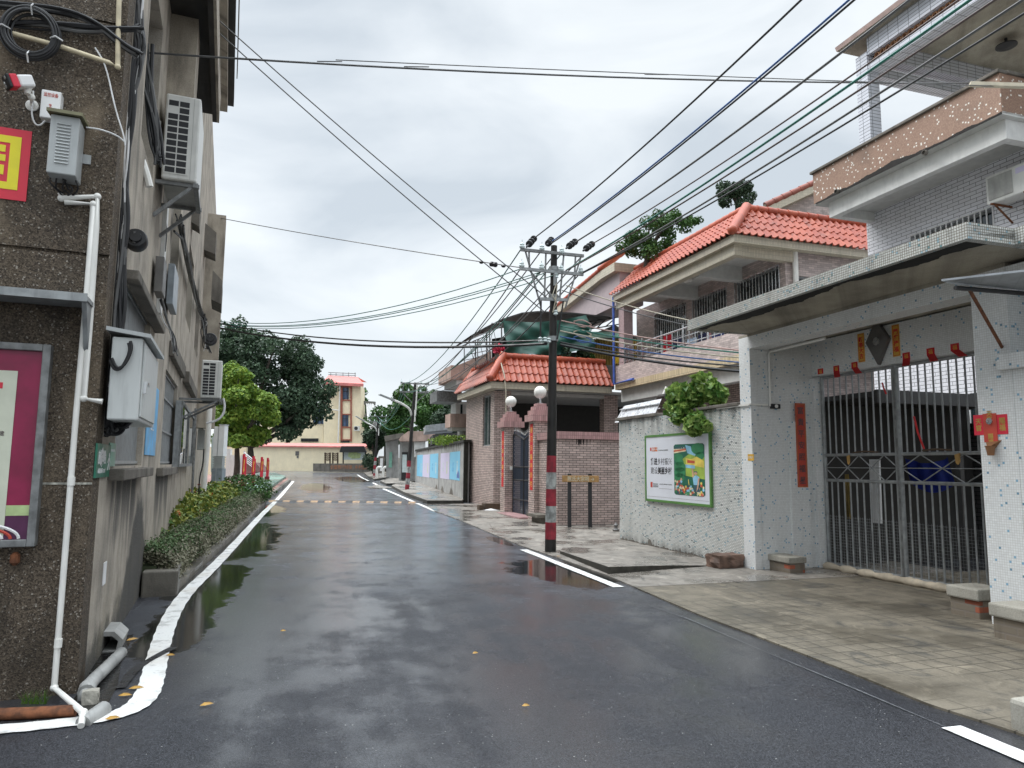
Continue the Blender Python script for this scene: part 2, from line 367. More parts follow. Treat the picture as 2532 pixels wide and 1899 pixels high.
def rooftile():
    t = NT('orange_roof_tile'); a = t.noise(1.6, 5, 0.6); b = t.noise(14, 3)
    c = t.mix(t.ramp(a, 0.3, 0.7), (0.32, 0.050, 0.022), (0.44, 0.088, 0.038)); c = t.mix(t.math('MULTIPLY', t.ramp(b, 0.54, 0.72), 0.5), c, (0.20, 0.06, 0.04)); d_ = t.noise(4.0, 6, 0.7); c = t.mix(t.math('MULTIPLY', t.ramp(d_, 0.52, 0.70), 0.55), c, (0.13, 0.055, 0.04)); c = t.mix(t.math('MULTIPLY', t.ramp(d_, 0.42, 0.28), 0.45), c, (0.60, 0.22, 0.12))
    return t.fin(c, 0.45, 0, t.bump(b, 0.1, 0.004))
M['rooftile'] = rooftile()
# --- ground
def asphalt(puddles):
    t = NT('wet_asphalt'); P = t.obj(); x, y, z = t.xyz()[:3]
    grain = t.noise(170, 3, 0.7); vor = t.n('ShaderNodeTexVoronoi'); t.set(vor.inputs['Vector'], P); vor.inputs['Scale'].default_value = 150
    big = t.noise(0.55, 6, 0.6, t.vec(x, t.math('MULTIPLY', y, 0.6), 0)); mid = t.noise(2.4, 5, 0.6)
    sv = t.white(vor.outputs['Position'])
    c = t.mix(sv, (0.006, 0.0065, 0.009), (0.060, 0.063, 0.074))
    wear_sheen = t.math('MULTIPLY', t.ramp(y, 5.5, 15.0), t.ramp(t.noise(0.9, 5, 0.6), 0.30, 0.62)); c = t.mix(t.math('MULTIPLY', wear_sheen, 0.85), c, t.mix(sv, (0.085, 0.097, 0.116), (0.165, 0.182, 0.21)))  # paler with distance: worn asphalt plus the road's sheen put into the colour
    c = t.mix(t.math('MULTIPLY', t.ramp(big, 0.42, 0.62), 0.6), c, t.mix(0.5, c, (0.026, 0.022, 0.021)))
    c = t.mix(t.math('GREATER_THAN', sv, 0.9988), c, (0.35, 0.35, 0.34))
    wob = t.math('MULTIPLY', t.math('SUBTRACT', t.noise(1.5, 6, 0.65), 0.5), 1.5)
    mk = None
    for cx, cy, ax, ay, ang in puddles:
        ca, sa = math.cos(ang), math.sin(ang); dx = t.math('SUBTRACT', x, cx); dy = t.math('SUBTRACT', y, cy)
        u = t.math('DIVIDE', t.math('ADD', t.math('MULTIPLY', dx, ca), t.math('MULTIPLY', dy, sa)), ax)
        v = t.math('DIVIDE', t.math('SUBTRACT', t.math('MULTIPLY', dy, ca), t.math('MULTIPLY', dx, sa)), ay)
        d = t.math('SQRT', t.math('ADD', t.math('MULTIPLY', u, u), t.math('MULTIPLY', v, v)))
        k = t.ramp(t.math('ADD', d, wob), 1.05, 0.88); mk = k if mk is None else t.math('MAXIMUM', mk, k)
    c = t.mix(t.math('MULTIPLY', mk, 0.85), c, (0.012, 0.012, 0.010))
    strk = t.noise(1.0, 5, 0.6, t.vec(t.math('ADD', t.math('MULTIPLY', x, 1.15), t.math('MULTIPLY', y, 0.34)), t.math('MULTIPLY', y, 0.16), 2.0)); wet = t.ramp(t.math('ADD', t.math('ADD', t.math('MULTIPLY', big, 0.40), t.math('MULTIPLY', mid, 0.22)), t.math('MULTIPLY', strk, 0.38)), 0.40, 0.58); wet = t.math('MAXIMUM', wet, t.math('MULTIPLY', t.ramp(y, 6.0, 13.0), t.ramp(mid, 0.25, 0.55)))
    rg = t.ramp(wet, 0, 1, 0.55, 0.38); rg = t.mix(mk, rg, 0.06)
    hh = t.math('MULTIPLY', t.math('ADD', vor.outputs['Distance'], grain), t.math('SUBTRACT', 1.0, mk))
    n = t.n('ShaderNodeBump'); n.inputs['Distance'].default_value = 0.006; t.set(n.inputs['Height'], hh); t.set(n.inputs['Strength'], t.ramp(wet, 0, 1, 0.55, 0.25))
    g2 = t.noise(75, 4, 0.75); film = t.math('MAXIMUM', t.math('MULTIPLY', t.ramp(wet, 0, 1, 0.12, 1.0), t.ramp(g2, 0.36, 0.62, 0.55, 1.0)), mk); cn = t.n('ShaderNodeBump'); cn.inputs['Distance'].default_value = 0.003; cn.inputs['Strength'].default_value = 0.11; t.set(cn.inputs['Height'], hh)
    return t.fin(c, rg, 0, n.outputs[0], t.ramp(mk, 0.0, 1.0, 0.32, 0.0), Coat_Weight=film, Coat_Roughness=t.mix(mk, t.ramp(wet, 0, 1, 0.34, 0.15), 0.075), Coat_IOR=1.5, Coat_Normal=cn.outputs[0])
def paving(name, col, grid=None, ang=0.0, wetness=0.5):
    t = NT(name); x, y, z = t.xyz()[:3]
    big = t.noise(0.8, 6, 0.62); mid = t.noise(3.5, 6, 0.62, dist=0.6); fine = t.noise(60, 4, 0.65)
    c = t.mix(t.ramp(mid, 0.3, 0.7), tuple(v * 0.62 for v in col), tuple(v * 1.18 for v in col))
    c = t.mix(t.math('MULTIPLY', t.ramp(big, 0.45, 0.68), 0.75), c, tuple(v * 0.26 for v in col))
    c = t.mix(0.25, c, t.mix(t.ramp(fine, 0.3, 0.7), tuple(v * 0.5 for v in col), tuple(v * 1.3 for v in col)))
    blot = t.noise(1.9, 8, 0.72, t.vec(x, t.math('MULTIPLY', y, 1.7), 5.0), 0.8); c = t.mix(t.math('MULTIPLY', t.ramp(blot, 0.54, 0.66), 0.7), c, (0.05, 0.05, 0.048)); c = t.mix(t.math('MULTIPLY', t.ramp(blot, 0.44, 0.32), 0.5), c, tuple(min(1, v * 1.9) for v in col))
    h = fine
    if grid:
        gm = None
        for w, ax in ((grid[0], x), (grid[1], y)):
            f = t.math('FRACT', t.math('DIVIDE', t.math('ADD', ax, t.math('MULTIPLY', t.math('SUBTRACT', t.noise(1.2, 3), 0.5), 0.05)), w))
            e_ = t.math('MULTIPLY', t.math('MINIMUM', f, t.math('SUBTRACT', 1.0, f)), w); k = t.ramp(e_, 0.010, 0.004); gm = k if gm is None else t.math('MAXIMUM', gm, k)
        fade = t.ramp(t.noise(0.7, 4, 0.5), 0.36, 0.52)
        gm = t.math('MULTIPLY', gm, fade); c = t.mix(t.math('MULTIPLY', gm, 0.75), c, tuple(v * 0.18 for v in col)); h = t.math('SUBTRACT', fine, gm)
    wet = t.math('MULTIPLY', t.ramp(big, 0.40, 0.62), wetness)
    return t.fin(c, t.ramp(wet, 0, 1, 0.75, 0.12), 0, t.bump(h, 0.3, 0.004), 0.5)
M['pave'] = paving('wet_concrete_paving', (0.27, 0.245, 0.215), None, 0, 1.0)
M['apron'] = paving('scored_concrete', (0.19, 0.165, 0.125), (0.20, 0.20), 0, 0.55)
M['kerb'] = paving('kerb_concrete', (0.17, 0.155, 0.13), None, 0, 0.6)
M['soil'] = plain('soil', (0.10, 0.085, 0.06), 0.95, bump=0.6, bs=30)
M['greenpave'] = paving('green_paving', (0.20, 0.30, 0.25), None, 0, 0.7)
M['redpave'] = paving('red_paving', (0.36, 0.20, 0.17), (0.2, 0.1), 0, 0.5)
def roadpaint():
    t = NT('road_paint'); a = t.noise(26, 5, 0.7); c = t.mix(t.ramp(a, 0.60, 0.72), (0.80, 0.80, 0.78), (0.25, 0.25, 0.25)); w3 = t.noise(4.5, 7, 0.7); c = t.mix(t.math('MULTIPLY', t.ramp(w3, 0.50, 0.62), 0.6), c, (0.33, 0.32, 0.30))
    b = t.noise(1.4, 4); c = t.mix(t.math('MULTIPLY', t.ramp(b, 0.5, 0.7), 0.35), c, (0.52, 0.46, 0.37))
    return t.fin(c, 0.55, 0, t.bump(t.noise(120, 2), 0.2, 0.002))
M['paint'] = roadpaint()
M['fadedpaint'] = plain('faded_paint', (0.13, 0.135, 0.145), 0.5, var=0.3, sc=20)
# --- simple things
P = plain
M['pvc'] = P('white_pvc', (0.78, 0.77, 0.73), 0.4, var=0.05, dirt=0.12); M['oldpvc'] = P('yellowed_pvc', (0.60, 0.52, 0.36), 0.5, var=0.25, sc=5)
M['greypvc'] = P('grey_pvc', (0.33, 0.33, 0.32), 0.45, dirt=0.4); M['bluepipe'] = P('blue_pipe', (0.06, 0.12, 0.42), 0.4)
M['black'] = P('black_rubber', (0.012, 0.012, 0.014), 0.45); M['bluecable'] = P('blue_cable', (0.03, 0.10, 0.30), 0.45); M['greencable'] = P('green_cable', (0.02, 0.16, 0.12), 0.45); M['greycable'] = P('grey_cable', (0.10, 0.10, 0.10), 0.5); M['brownwire'] = P('brown_cable', (0.09, 0.06, 0.055), 0.5); M['palecable'] = P('pale_cable', (0.50, 0.45, 0.35), 0.5); M['pinkcable'] = P('pink_cable', (0.42, 0.27, 0.24), 0.5); M['whitecable'] = P('white_cable', (0.68, 0.68, 0.68), 0.45)
M['galv'] = P('galvanised_steel', (0.22, 0.225, 0.225), 0.55, 0.5, var=0.3, sc=12, dirt=0.25); M['greysteel'] = P('grey_painted_steel', (0.30, 0.315, 0.32), 0.45, 0.2, var=0.2, sc=10, dirt=0.35); M['darksteel'] = P('dark_steel', (0.035, 0.035, 0.037), 0.5, 0.3); M['rust'] = P('rusty_steel', (0.17, 0.065, 0.03), 0.85, 0.1, var=0.5, sc=16, bump=0.4)
M['stainless'] = P('stainless_steel', (0.60, 0.61, 0.62), 0.28, 0.85, var=0.1)
M['acwhite'] = P('ac_white', (0.66, 0.66, 0.63), 0.45, var=0.05, dirt=0.18); M['acgrey'] = P('ac_grey', (0.34, 0.34, 0.32), 0.5, dirt=0.2); M['slotdark'] = P('slot_dark', (0.02, 0.021, 0.024), 0.6); M['boxgrey'] = P('box_grey', (0.42, 0.44, 0.44), 0.42, 0.1, var=0.06, dirt=0.2); M['boxdark'] = P('box_dark', (0.13, 0.125, 0.12), 0.5); M['boxblue'] = P('box_blue_grey', (0.22, 0.25, 0.28), 0.4); M['olive'] = P('olive_lid', (0.20, 0.19, 0.11), 0.6)
M['cabinet'] = P('cabinet_white', (0.55, 0.57, 0.56), 0.4, 0.05, var=0.05, sc=2, dirt=0.22)
M['red'] = P('red_paper', (0.62, 0.025, 0.03), 0.65, var=0.12); M['redpaint'] = P('red_paint', (0.26, 0.020, 0.034), 0.65, var=0.4, dirt=0.45); M['fadedred'] = P('faded_red', (0.52, 0.07, 0.045), 0.65, var=0.15); M['hotpink'] = P('pink_red', (0.66, 0.03, 0.06), 0.5, var=0.05); M['gold'] = P('gold_ink', (0.72, 0.42, 0.06), 0.45, var=0.15); M['yellow'] = P('yellow_vinyl', (0.80, 0.70, 0.03), 0.5, var=0.05); M['darkgold'] = P('dark_gold_ink', (0.45, 0.28, 0.07), 0.5); M['greyink'] = P('faded_ink', (0.10, 0.065, 0.07), 0.6)
M['maroon'] = P('maroon_film', (0.25, 0.012, 0.06), 0.35, var=0.25, sc=3); M['creamfilm'] = P('cream_film', (0.62, 0.64, 0.52), 0.4, var=0.06); M['limefilm'] = P('lime_film', (0.50, 0.62, 0.30), 0.4); M['purple'] = P('purple_film', (0.09, 0.02, 0.07), 0.4)
M['white'] = P('white_paint', (0.78, 0.78, 0.78), 0.5, var=0.03); M['ink'] = P('black_ink', (0.02, 0.02, 0.022), 0.5); M['boardgreen'] = P('board_green', (0.10, 0.24, 0.06), 0.5); M['orangeink'] = P('orange_ink', (0.75, 0.20, 0.06), 0.5); M['boardwhite'] = P('board_white', (0.74, 0.76, 0.82), 0.4, var=0.02)
M['signgreen'] = P('sign_green', (0.015, 0.14, 0.085), 0.4); M['palegreen'] = P('pale_green', (0.20, 0.42, 0.33), 0.4); M['bluefilm'] = P('blue_film', (0.13, 0.42, 0.72), 0.4, var=0.25, sc=4); M['skyposter'] = P('sky_poster', (0.20, 0.52, 0.72), 0.5, var=0.05); M['lilac'] = P('lilac_poster', (0.58, 0.54, 0.70), 0.5, var=0.04); M['paleposter'] = P('pale_poster', (0.60, 0.68, 0.68), 0.5, var=0.1)
M['glass'] = NT('dark_glass').fin((0.02, 0.03, 0.035), 0.05, 0, None, 0.8); M['blueglass'] = NT('blue_glass').fin((0.12, 0.22, 0.42), 0.08, 0, None, 0.7); M['greenglass'] = NT('green_glass').fin((0.03, 0.06, 0.055), 0.06, 0, None, 0.7)
def pane():
    t = NT('case_glass'); t.fin((0.05, 0.06, 0.06), 0.02, 0, None, 0.6); return t.m
M['pane'] = pane()
M['interior'] = P('shaded_interior', (0.05, 0.048, 0.045), 0.9); M['shadebrick'] = tiles('shaded_room_tile', 0.25, 0.075, 0.011, (0.07, 0.07, 0.07), (0.02, 0.02, 0.02), 0.5)  # shade of the unlit porch and yard is put into both colours
M['globe'] = P('globe_glass', (0.80, 0.79, 0.74), 0.25, var=0.03)
M['wood'] = P('wood_board', (0.42, 0.24, 0.09), 0.55, var=0.25, sc=9); M['bark'] = P('bark', (0.06, 0.05, 0.04), 0.9, var=0.4, bump=0.8, bs=25); M['timber'] = P('old_timber', (0.09, 0.06, 0.04), 0.8, var=0.3)
M['tarp'] = P('green_tarpaulin', (0.010, 0.070, 0.050), 0.5, var=0.25, sc=2.5); M['mustard'] = P('mustard_sheet', (0.30, 0.21, 0.055), 0.5, 0.1, var=0.3, sc=4); M['mint'] = P('mint_sheet', (0.35, 0.62, 0.50), 0.5); M['darksheet'] = P('dark_sheet', (0.05, 0.05, 0.05), 0.7); M['metalsheet'] = P('grey_sheet_metal', (0.36, 0.38, 0.40), 0.4, 0.3, dirt=0.3); M['foil'] = P('foil_board', (0.72, 0.73, 0.75), 0.3, 0.55, var=0.12)
M['pinkroof'] = P('pink_roof_paint', (0.62, 0.20, 0.18), 0.6, var=0.12, sc=2, dirt=0.15); M['redtrim'] = P('red_trim', (0.32, 0.10, 0.065), 0.7)
M['stone'] = P('brown_stone', (0.16, 0.10, 0.075), 0.8, var=0.5, sc=5, bump=0.8, bs=14); M['brickend'] = tiles('red_brick_block', 0.24, 0.075, 0.016, (0.38, 0.11, 0.06), (0.20, 0.17, 0.14), 0.5, 0.4, [(0.62, (0.20, 0.17, 0.13))], rough=0.9, streak=0.75, streakcol=(0.085, 0.07, 0.055), mott=0.5); M['blockcap'] = stucco('block_cap', (0.40, 0.38, 0.33), 0.6)
M['bag'] = P('sandbag_cloth', (0.52, 0.45, 0.35), 0.9, var=0.2, bump=0.4, bs=40); M['cactus'] = M['tarp']
M['clay'] = P('clay_pot', (0.26, 0.12, 0.05), 0.6, var=0.2); M['tan'] = P('dry_leaf', (0.50, 0.30, 0.10), 0.7); M['yellowplastic'] = P('yellow_plastic', (0.75, 0.50, 0.02), 0.4)
M['cloth1'] = P('navy_cloth', (0.03, 0.035, 0.08), 0.9); M['cloth2'] = P('pink_cloth', (0.55, 0.30, 0.29), 0.9); M['cloth3'] = P('pale_blue_cloth', (0.42, 0.50, 0.60), 0.9); M['cloth4'] = P('red_cloth', (0.42, 0.02, 0.035), 0.9)
M['curtain'] = P('green_curtain', (0.42, 0.50, 0.40), 0.8); M['concretepole'] = P('pole_concrete', (0.014, 0.012, 0.011), 0.6, var=0.5, sc=5, bump=0.3, bs=40); M['polegrey'] = P('worn_white', (0.30, 0.31, 0.30), 0.7, var=0.5, sc=6, dirt=0.8)
M['leafdark'] = leafmat('dark_leaf', (0.028, 0.058, 0.032), (0.085, 0.14, 0.075), sc=0.5); M['leafbright'] = leafmat('bright_leaf', (0.085, 0.19, 0.025), (0.36, 0.47, 0.075), 0.55, 0.25, 0.9); M['leafmid'] = leafmat('mid_leaf', (0.03, 0.09, 0.02), (0.09, 0.19, 0.04), sc=0.6); M['leafhedge'] = leafmat('hedge_leaf', (0.07, 0.13, 0.05), (0.17, 0.25, 0.11), 0.6, 0.15, 2.5); M['leafpurple'] = leafmat('purple_leaf', (0.16, 0.165, 0.10), (0.36, 0.33, 0.25), 0.6, 0.1, 2.5); M['leafcroton'] = leafmat('croton_leaf', (0.08, 0.18, 0.035), (0.42, 0.40, 0.08), 0.45, 0.15, 3); M['leafvine'] = leafmat('vine_leaf', (0.06, 0.18, 0.03), (0.46, 0.60, 0.17), 0.4, 0.25, 5); M['flower'] = leafmat('orange_flower', (0.50, 0.08, 0.03), (0.70, 0.16, 0.07), 0.6, 0.1, 4); M['fallen'] = P('fallen_leaf', (0.46, 0.26, 0.05), 0.5)
M['leafgrass'] = leafmat('grass_leaf', (0.06, 0.14, 0.02), (0.16, 0.28, 0.05))

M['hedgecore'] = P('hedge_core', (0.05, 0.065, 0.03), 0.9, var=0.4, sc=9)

def leftwall():
    t = NT('stained_render'); x, y, z = t.xyz()[:3]; col = (0.42, 0.37, 0.305)
    nz = t.noise(2.2, 7, 0.6); c = t.mix(t.ramp(nz, 0.3, 0.7), tuple(v * 0.72 for v in col), tuple(v * 1.25 for v in col))
    st = t.noise(1.0, 7, 0.65, t.vec(t.math('MULTIPLY', x, 2.1), t.math('MULTIPLY', z, 0.32), 0)); c = t.mix(t.math('MULTIPLY', t.ramp(st, 0.48, 0.68), 0.65), c, (0.075, 0.068, 0.058))
    pale = t.noise(1.0, 6, 0.6, t.vec(t.math('MULTIPLY', x, 1.3), t.math('MULTIPLY', z, 0.5), 4.0)); c = t.mix(t.math('MULTIPLY', t.ramp(pale, 0.50, 0.66), 0.5), c, (0.62, 0.55, 0.44))
    run = t.noise(1.0, 6, 0.62, t.vec(t.math('MULTIPLY', x, 4.5), t.math('MULTIPLY', z, 0.45), 9.0))
    def between(a, b): return t.math('MULTIPLY', t.ramp(x, a - 0.1, a + 0.15), t.ramp(x, b + 0.15, b - 0.1))
    sill = t.math('MAXIMUM', between(0.9, 2.7), between(4.9, 7.2)); low = t.math('MULTIPLY', t.ramp(z, 1.46, 1.42), t.ramp(z, 0.15, 1.4)); k = t.math('MULTIPLY', t.math('MULTIPLY', sill, low), t.ramp(t.math('ADD', run, t.math('MULTIPLY', t.ramp(z, 0.6, 1.42), 0.16)), 0.42, 0.62))
    g = t.math('DIVIDE', t.math('SUBTRACT', x, 3.2), 0.85); gs = t.math('EXPONENT', t.math('MULTIPLY', t.math('MULTIPLY', g, g), -1.0)); top = t.math('ADD', t.math('ADD', 0.16, t.math('MULTIPLY', gs, 1.05)), t.math('MULTIPLY', t.math('SUBTRACT', t.noise(2.6, 7, 0.7), 0.5), 0.9))
    f = t.ramp(t.math('SUBTRACT', z, top), 0.18, -0.12); k = t.math('MAXIMUM', k, f); c = t.mix(t.math('MULTIPLY', k, 0.9), c, (0.022, 0.021, 0.019))
    moss = t.ramp(t.noise(1.7, 6, 0.6), 0.45, 0.7); c = t.mix(t.math('MULTIPLY', t.math('MULTIPLY', moss, t.ramp(z, 1.2, 0.1)), 0.45), c, (0.12, 0.10, 0.045))
    fine = t.noise(70, 4, 0.7); c = t.mix(0.2, c, t.mix(t.ramp(fine, 0.35, 0.65), 0.12, 0.5)); return t.fin(c, 0.9, 0, t.bump(fine, 0.4, 0.004), 0.1)
M['leftwall'] = leftwall()
M['kerbdark'] = plain('mossy_kerb', (0.045, 0.042, 0.034), 0.7, var=0.5, sc=7)
# ------------------------------------------------------------------ ground, road, paving
def resample(pts, d=0.6):
    out = [Vector(pts[0])]
    for a, b in zip(pts, pts[1:]):
        a, b = Vector(a), Vector(b); k = max(1, int((b - a).length / d))
        out += [a + (b - a) * (i / k) for i in range(1, k + 1)]
    return out
def smooth_path(pts, it=2):
    for _ in range(it):
        q = [pts[0]]
        for a, b in zip(pts, pts[1:]): q += [a * 0.75 + b * 0.25, a * 0.25 + b * 0.75]
        pts = q + [pts[-1]]
    return pts
def grid(x0, x1, nx, ys, dz):
    mb = MB(); xs = [x0 + (x1 - x0) * i / nx for i in range(nx + 1)]
    vs = [(x, y, zg(y) + dz) for y in ys for x in xs]; k = nx + 1
    return mb.add(vs, [(j * k + i, j * k + i + 1, (j + 1) * k + i + 1, (j + 1) * k + i) for j in range(len(ys) - 1) for i in range(nx)])
def line(name, px, w, m, h=0.009, smooth=0, world=None):
    pts = [G(*p) for p in px] if world is None else world
    pts = [Vector((p.x, p.y)) for p in pts]
    if smooth: pts = smooth_path(pts, smooth)
    pts = resample(pts, 0.5); vs = []
    for i, p in enumerate(pts):
        t = (pts[min(i + 1, len(pts) - 1)] - pts[max(i - 1, 0)]).normalized(); nrm = Vector((-t.y, t.x))
        j = 0.004 * math.sin(i * 1.7)
        for s_ in (1, -1): q = p + nrm * (w / 2 + j) * s_; vs.append((q.x, q.y, zg(q.y) + h))
    mb = MB().add(vs, [(2 * i, 2 * i + 1, 2 * i + 3, 2 * i + 2) for i in range(len(pts) - 1)])
    return struct(name, mb, m)
struct('ground', grid(-700, 700, 4, [-60, 0, 14, 16, 18, 20, 22, 30, 60, 120, 300, 900], -0.03), M['soil'])
pud = []
def pd(px, py, ax, ay, ang): g = G(px, py); pud.append((g.x, g.y, ax, ay, ang))
LA = math.atan2(dirv(749).y, dirv(749).x)
pd(600, 1330, 3.9, 0.80, LA); pd(520, 1440, 2.4, 0.45, LA); pd(440, 1545, 1.4, 0.32, LA); pd(1395, 1415, 1.5, 0.72, LA + 0.1); pd(650, 1262, 2.6, 0.7, LA);
pd(870, 1185, 7.0, 1.2, LA); pd(1020, 1218, 5.0, 0.3, LA); pd(1235, 1338, 0.9, 0.16, LA); pd(780, 1205, 6.0, 0.8, LA)
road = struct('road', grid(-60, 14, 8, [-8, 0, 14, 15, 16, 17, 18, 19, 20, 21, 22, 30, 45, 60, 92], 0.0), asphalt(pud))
LINE_L = [(-260, 1822), (0, 1807), (145, 1792), (258, 1778), (325, 1758), (362, 1726), (376, 1685), (387, 1636), (398, 1593), (412, 1549), (436, 1500), (471, 1456), (517, 1414), (566, 1363), (629, 1291), (681, 1242), (725, 1190)]
line('road_marking', LINE_L, 0.165, M['paint'], smooth=3)
line('road_marking', [(717, 1188), (690, 1180), (668, 1174)], 0.15, M['paint'])
for a in ([(1295, 1360), (1530, 1453)], [(2352, 1800), (2700, 1945)], [(1078, 1265), (946, 1208)], [(938, 1202), (922, 1194)], [(911, 1189), (896, 1182), (884, 1174)]):
    line('road_marking', a, 0.15, M['paint'])
line('guide_line', [(1610, 1500), (1705, 1533), (1892, 1613), (2130, 1712), (2352, 1806)], 0.011, M['fadedpaint'], 0.007)
# the cut trench across the line at the left, filled with fresh asphalt
line('trench_patch', [(430, 1603), (375, 1632), (330, 1660), (298, 1705)], 0.07, plain('trench_fill', (0.025, 0.025, 0.027), 0.3, bump=0.8, bs=60), 0.0125, smooth=1)
EDGE = [(3300, 2150), (2700, 1890), (2511, 1815), (2297, 1746), (2092, 1662), (1892, 1584), (1727, 1522), (1571, 1455)]
def sheet(name, edge, inner_o, m, h, fac=FR, skirt=0.0):
    """paving from a street edge back to an offset line of the house row"""
    mb = MB(); E_ = resample([Vector((p.x, p.y)) for p in edge], 0.5); k = len(E_); vs = []
    for p in E_:
        a, o = fac.so(p); q = fac.p(a, inner_o, 0); vs += [(p.x, p.y, zg(p.y) - 0.1), (p.x, p.y, zg(p.y) + h), (q.x, q.y, zg(q.y) + h + 0.004)]
    fs = []
    for i in range(k - 1):
        b = i * 3; fs += [(b + 1, b + 2, b + 5, b + 4), (b, b + 1, b + 4, b + 3)]
    mb.add(vs, fs + [(0, 2, 1), ((k - 1) * 3, (k - 1) * 3 + 1, (k - 1) * 3 + 2)]); p0 = FR.p(0, 0, 0)
    return struct(name, mb, m, p0, FR.ang)
ap = [G(*p) for p in EDGE]; sheet('apron', ap, -9.0, M['apron'], 0.016)
g0 = G(1571, 1455); pv = [g0] + [G(*p) for p in ((1500, 1425), (1380, 1382), (1290, 1352), (1197, 1313), (1140, 1288), (1075, 1265), (1050, 1248))]
sheet('pavement', pv, -3.0, M['pave'], 0.020)
def slab(name, px, h, m):
    pts = [G(*p) for p in px]; mb = MB(); pts = [(p.x, p.y) for p in pts]
    mb.prism(pts, lambda p: zg(p[1]) - 0.05, (lambda p: zg(p[1]) + h) if not callable(h) else h); mb.m = [0, 0] + [1] * len(pts)
    return struct(name, mb, [m, M['kerbdark']], FR.p(0, 0, 0), FR.ang)
sp = [(1385, 1372), (1505, 1423), (1660, 1410), (1770, 1402), (1545, 1340), (1400, 1348)]; hs = dict(zip([tuple(round(c, 3) for c in G(*p)[:2]) for p in sp], (0.07, 0.125, 0.075, 0.024, 0.024, 0.04)))
slab('pavement_slab', sp, lambda p: hs[(round(p[0], 3), round(p[1], 3))], M['pave'])
slab('sidewalk', [(1056, 1246), (1142, 1246), (1150, 1240), (1040, 1197), (985, 1198), (968, 1206), (1000, 1224)], 0.13, M['pave'])
slab('sidewalk', [(955, 1201), (1010, 1199), (1035, 1190), (1000, 1180), (975, 1182), (940, 1193)], 0.13, M['pave'])
slab('sidewalk', [(926, 1189), (975, 1181), (1000, 1176), (935, 1166), (900, 1172), (910, 1181)], 0.13, M['pave'])
slab('ramp', [(985, 1243 - 37), (968, 1206), (935, 1199), (905, 1205), (915, 1208), (950, 1209)], 0.02, M['pave'])
slab('pavement_step', [(1220, 1314), (1340, 1309), (1340, 1294), (1270, 1290), (1210, 1297)], 0.03, M['pave'])

# ------------------------------------------------------------------ gate house with the steel gates
BB = FR.p(0, 0, 0)
gh = thing('gate_house', 'white mosaic tiled gate house with blue flecks and a flat concrete canopy', 'gate house', BB, FR.ang)
w = MB()
w.box(FR, -0.02, 0.26, -0.12, 0.0, -0.2, 3.70)                    # left pier at the street line
w.box(FR, 0.0, 0.30, -1.38, -0.121, -0.2, 3.70)                   # reveal running back to the gate
w.box(FR, -0.045, -0.001, -1.05, -0.70, -0.2, 2.35)               # pilaster behind the couplet
w.box(FR, -0.085, -0.001, -1.38, -1.16, -0.2, 3.06)
w.box(FR, -3.90, -0.02, -0.32, 0.0, 3.50, 3.70)                   # beam
w.box(FR, -3.90, -0.002, -1.50, -1.22, 3.10, 3.68)                # panel over the gate
w.box(FR, -4.30, -3.90, -1.75, 0.0, -0.2, 3.70)                   # right pier
w.box(FR, -3.899, -2.96, -1.70, -1.235, -0.2, 3.09)
w.box(FR, -9.0, -4.302, -1.75, -0.003, -0.2, 2.62)
w.box(FR, -9.0, -6.2, -1.75, -0.004, 2.62, 3.70); w.box(FR, -6.2, -4.302, -1.75, -1.0, 2.62, 3.70); w.box(FR, -6.2, -4.302, -1.0, -0.006, 3.42, 3.70)
part('wall', w, M['mosaic'], gh)
sl_ = MB(); sl_.box(FR, -6.2, -4.2, -0.9, 0.07, 2.622, 2.78); part('window_ledge', sl_, M['mosaic'], gh)
cz = MB(); cz.box(FR, -4.72, -0.03, -0.6, 1.03, 3.745, 3.78); cz.box(FR, -9.0, -4.9, -0.6, -0.1, 3.745, 3.78); cz.box(FR, -4.3, 0.26, -1.75, 0.0, 3.702, 3.744)
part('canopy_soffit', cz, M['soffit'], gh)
cf = MB()
cf.plate(FP, [(-1.10, 3.75), (-1.10, 3.90), (1.75, 3.90), (1.75, 3.78), (-1.03, 3.78), (-1.03, 3.75)], 0.0, 0.06) if False else None
cf.box(FR, -4.80, 0.03, 1.03, 1.10, 3.73, 3.89); cf.box(FR, -4.80, -4.72, -0.3, 1.029, 3.73, 3.89); cf.box(FR, -0.03, 0.03, -0.6, 1.029, 3.73, 3.89); o2 = FR.cross(2512, 645, -4.8)[0]; cf.box(FR, -9.0, -4.801, o2 - 0.07, o2, 3.73, 3.89); cf.box(FR, -4.80, -0.03, -1.75, 1.03, 3.781, 3.87); cf.box(FR, -9, -4.801, -1.75, o2 - 0.071, 3.781, 3.87)
part('canopy_edge', cf, M['mosaic_edge'], gh)
bk = MB()   # black mould creeping in from the canopy edge
def frag(x, seed=0): return sum(math.sin(x * f_ + seed * 1.7 + f_) / f_ ** 0.75 for f_ in (1.3, 2.9, 6.1, 13.7, 29.0, 61.0, 97.0)) * 0.8
inner = [(-4.70 + 4.65 * i_ / 260, 1.0 - max(0.03, 0.20 + 0.10 * frag((-4.70 + 4.65 * i_ / 260) * 1.6, 2))) for i_ in range(261)]
vs = [FR.p(a, 1.028, 3.742) for a, o in inner] + [FR.p(a, o, 3.742) for a, o in inner]; k = len(inner)
bk.add(vs, [(i, i + 1, k + i + 1, k + i) for i in range(k - 1)]); part('mould_stain', bk, M['black'] if False else plain('mould', (0.012, 0.012, 0.011), 0.9), gh, fix=False)
pp = MB(); pp.tube([FR.p(-0.03, -0.36, 2.58), FR.p(-0.03, -0.36, 3.42), FR.p(-0.06, -0.38, 3.47), FR.p(-1.3, -0.36, 3.475)], 0.022, 8); part('conduit', pp, M['pvc'], gh, smooth=True)
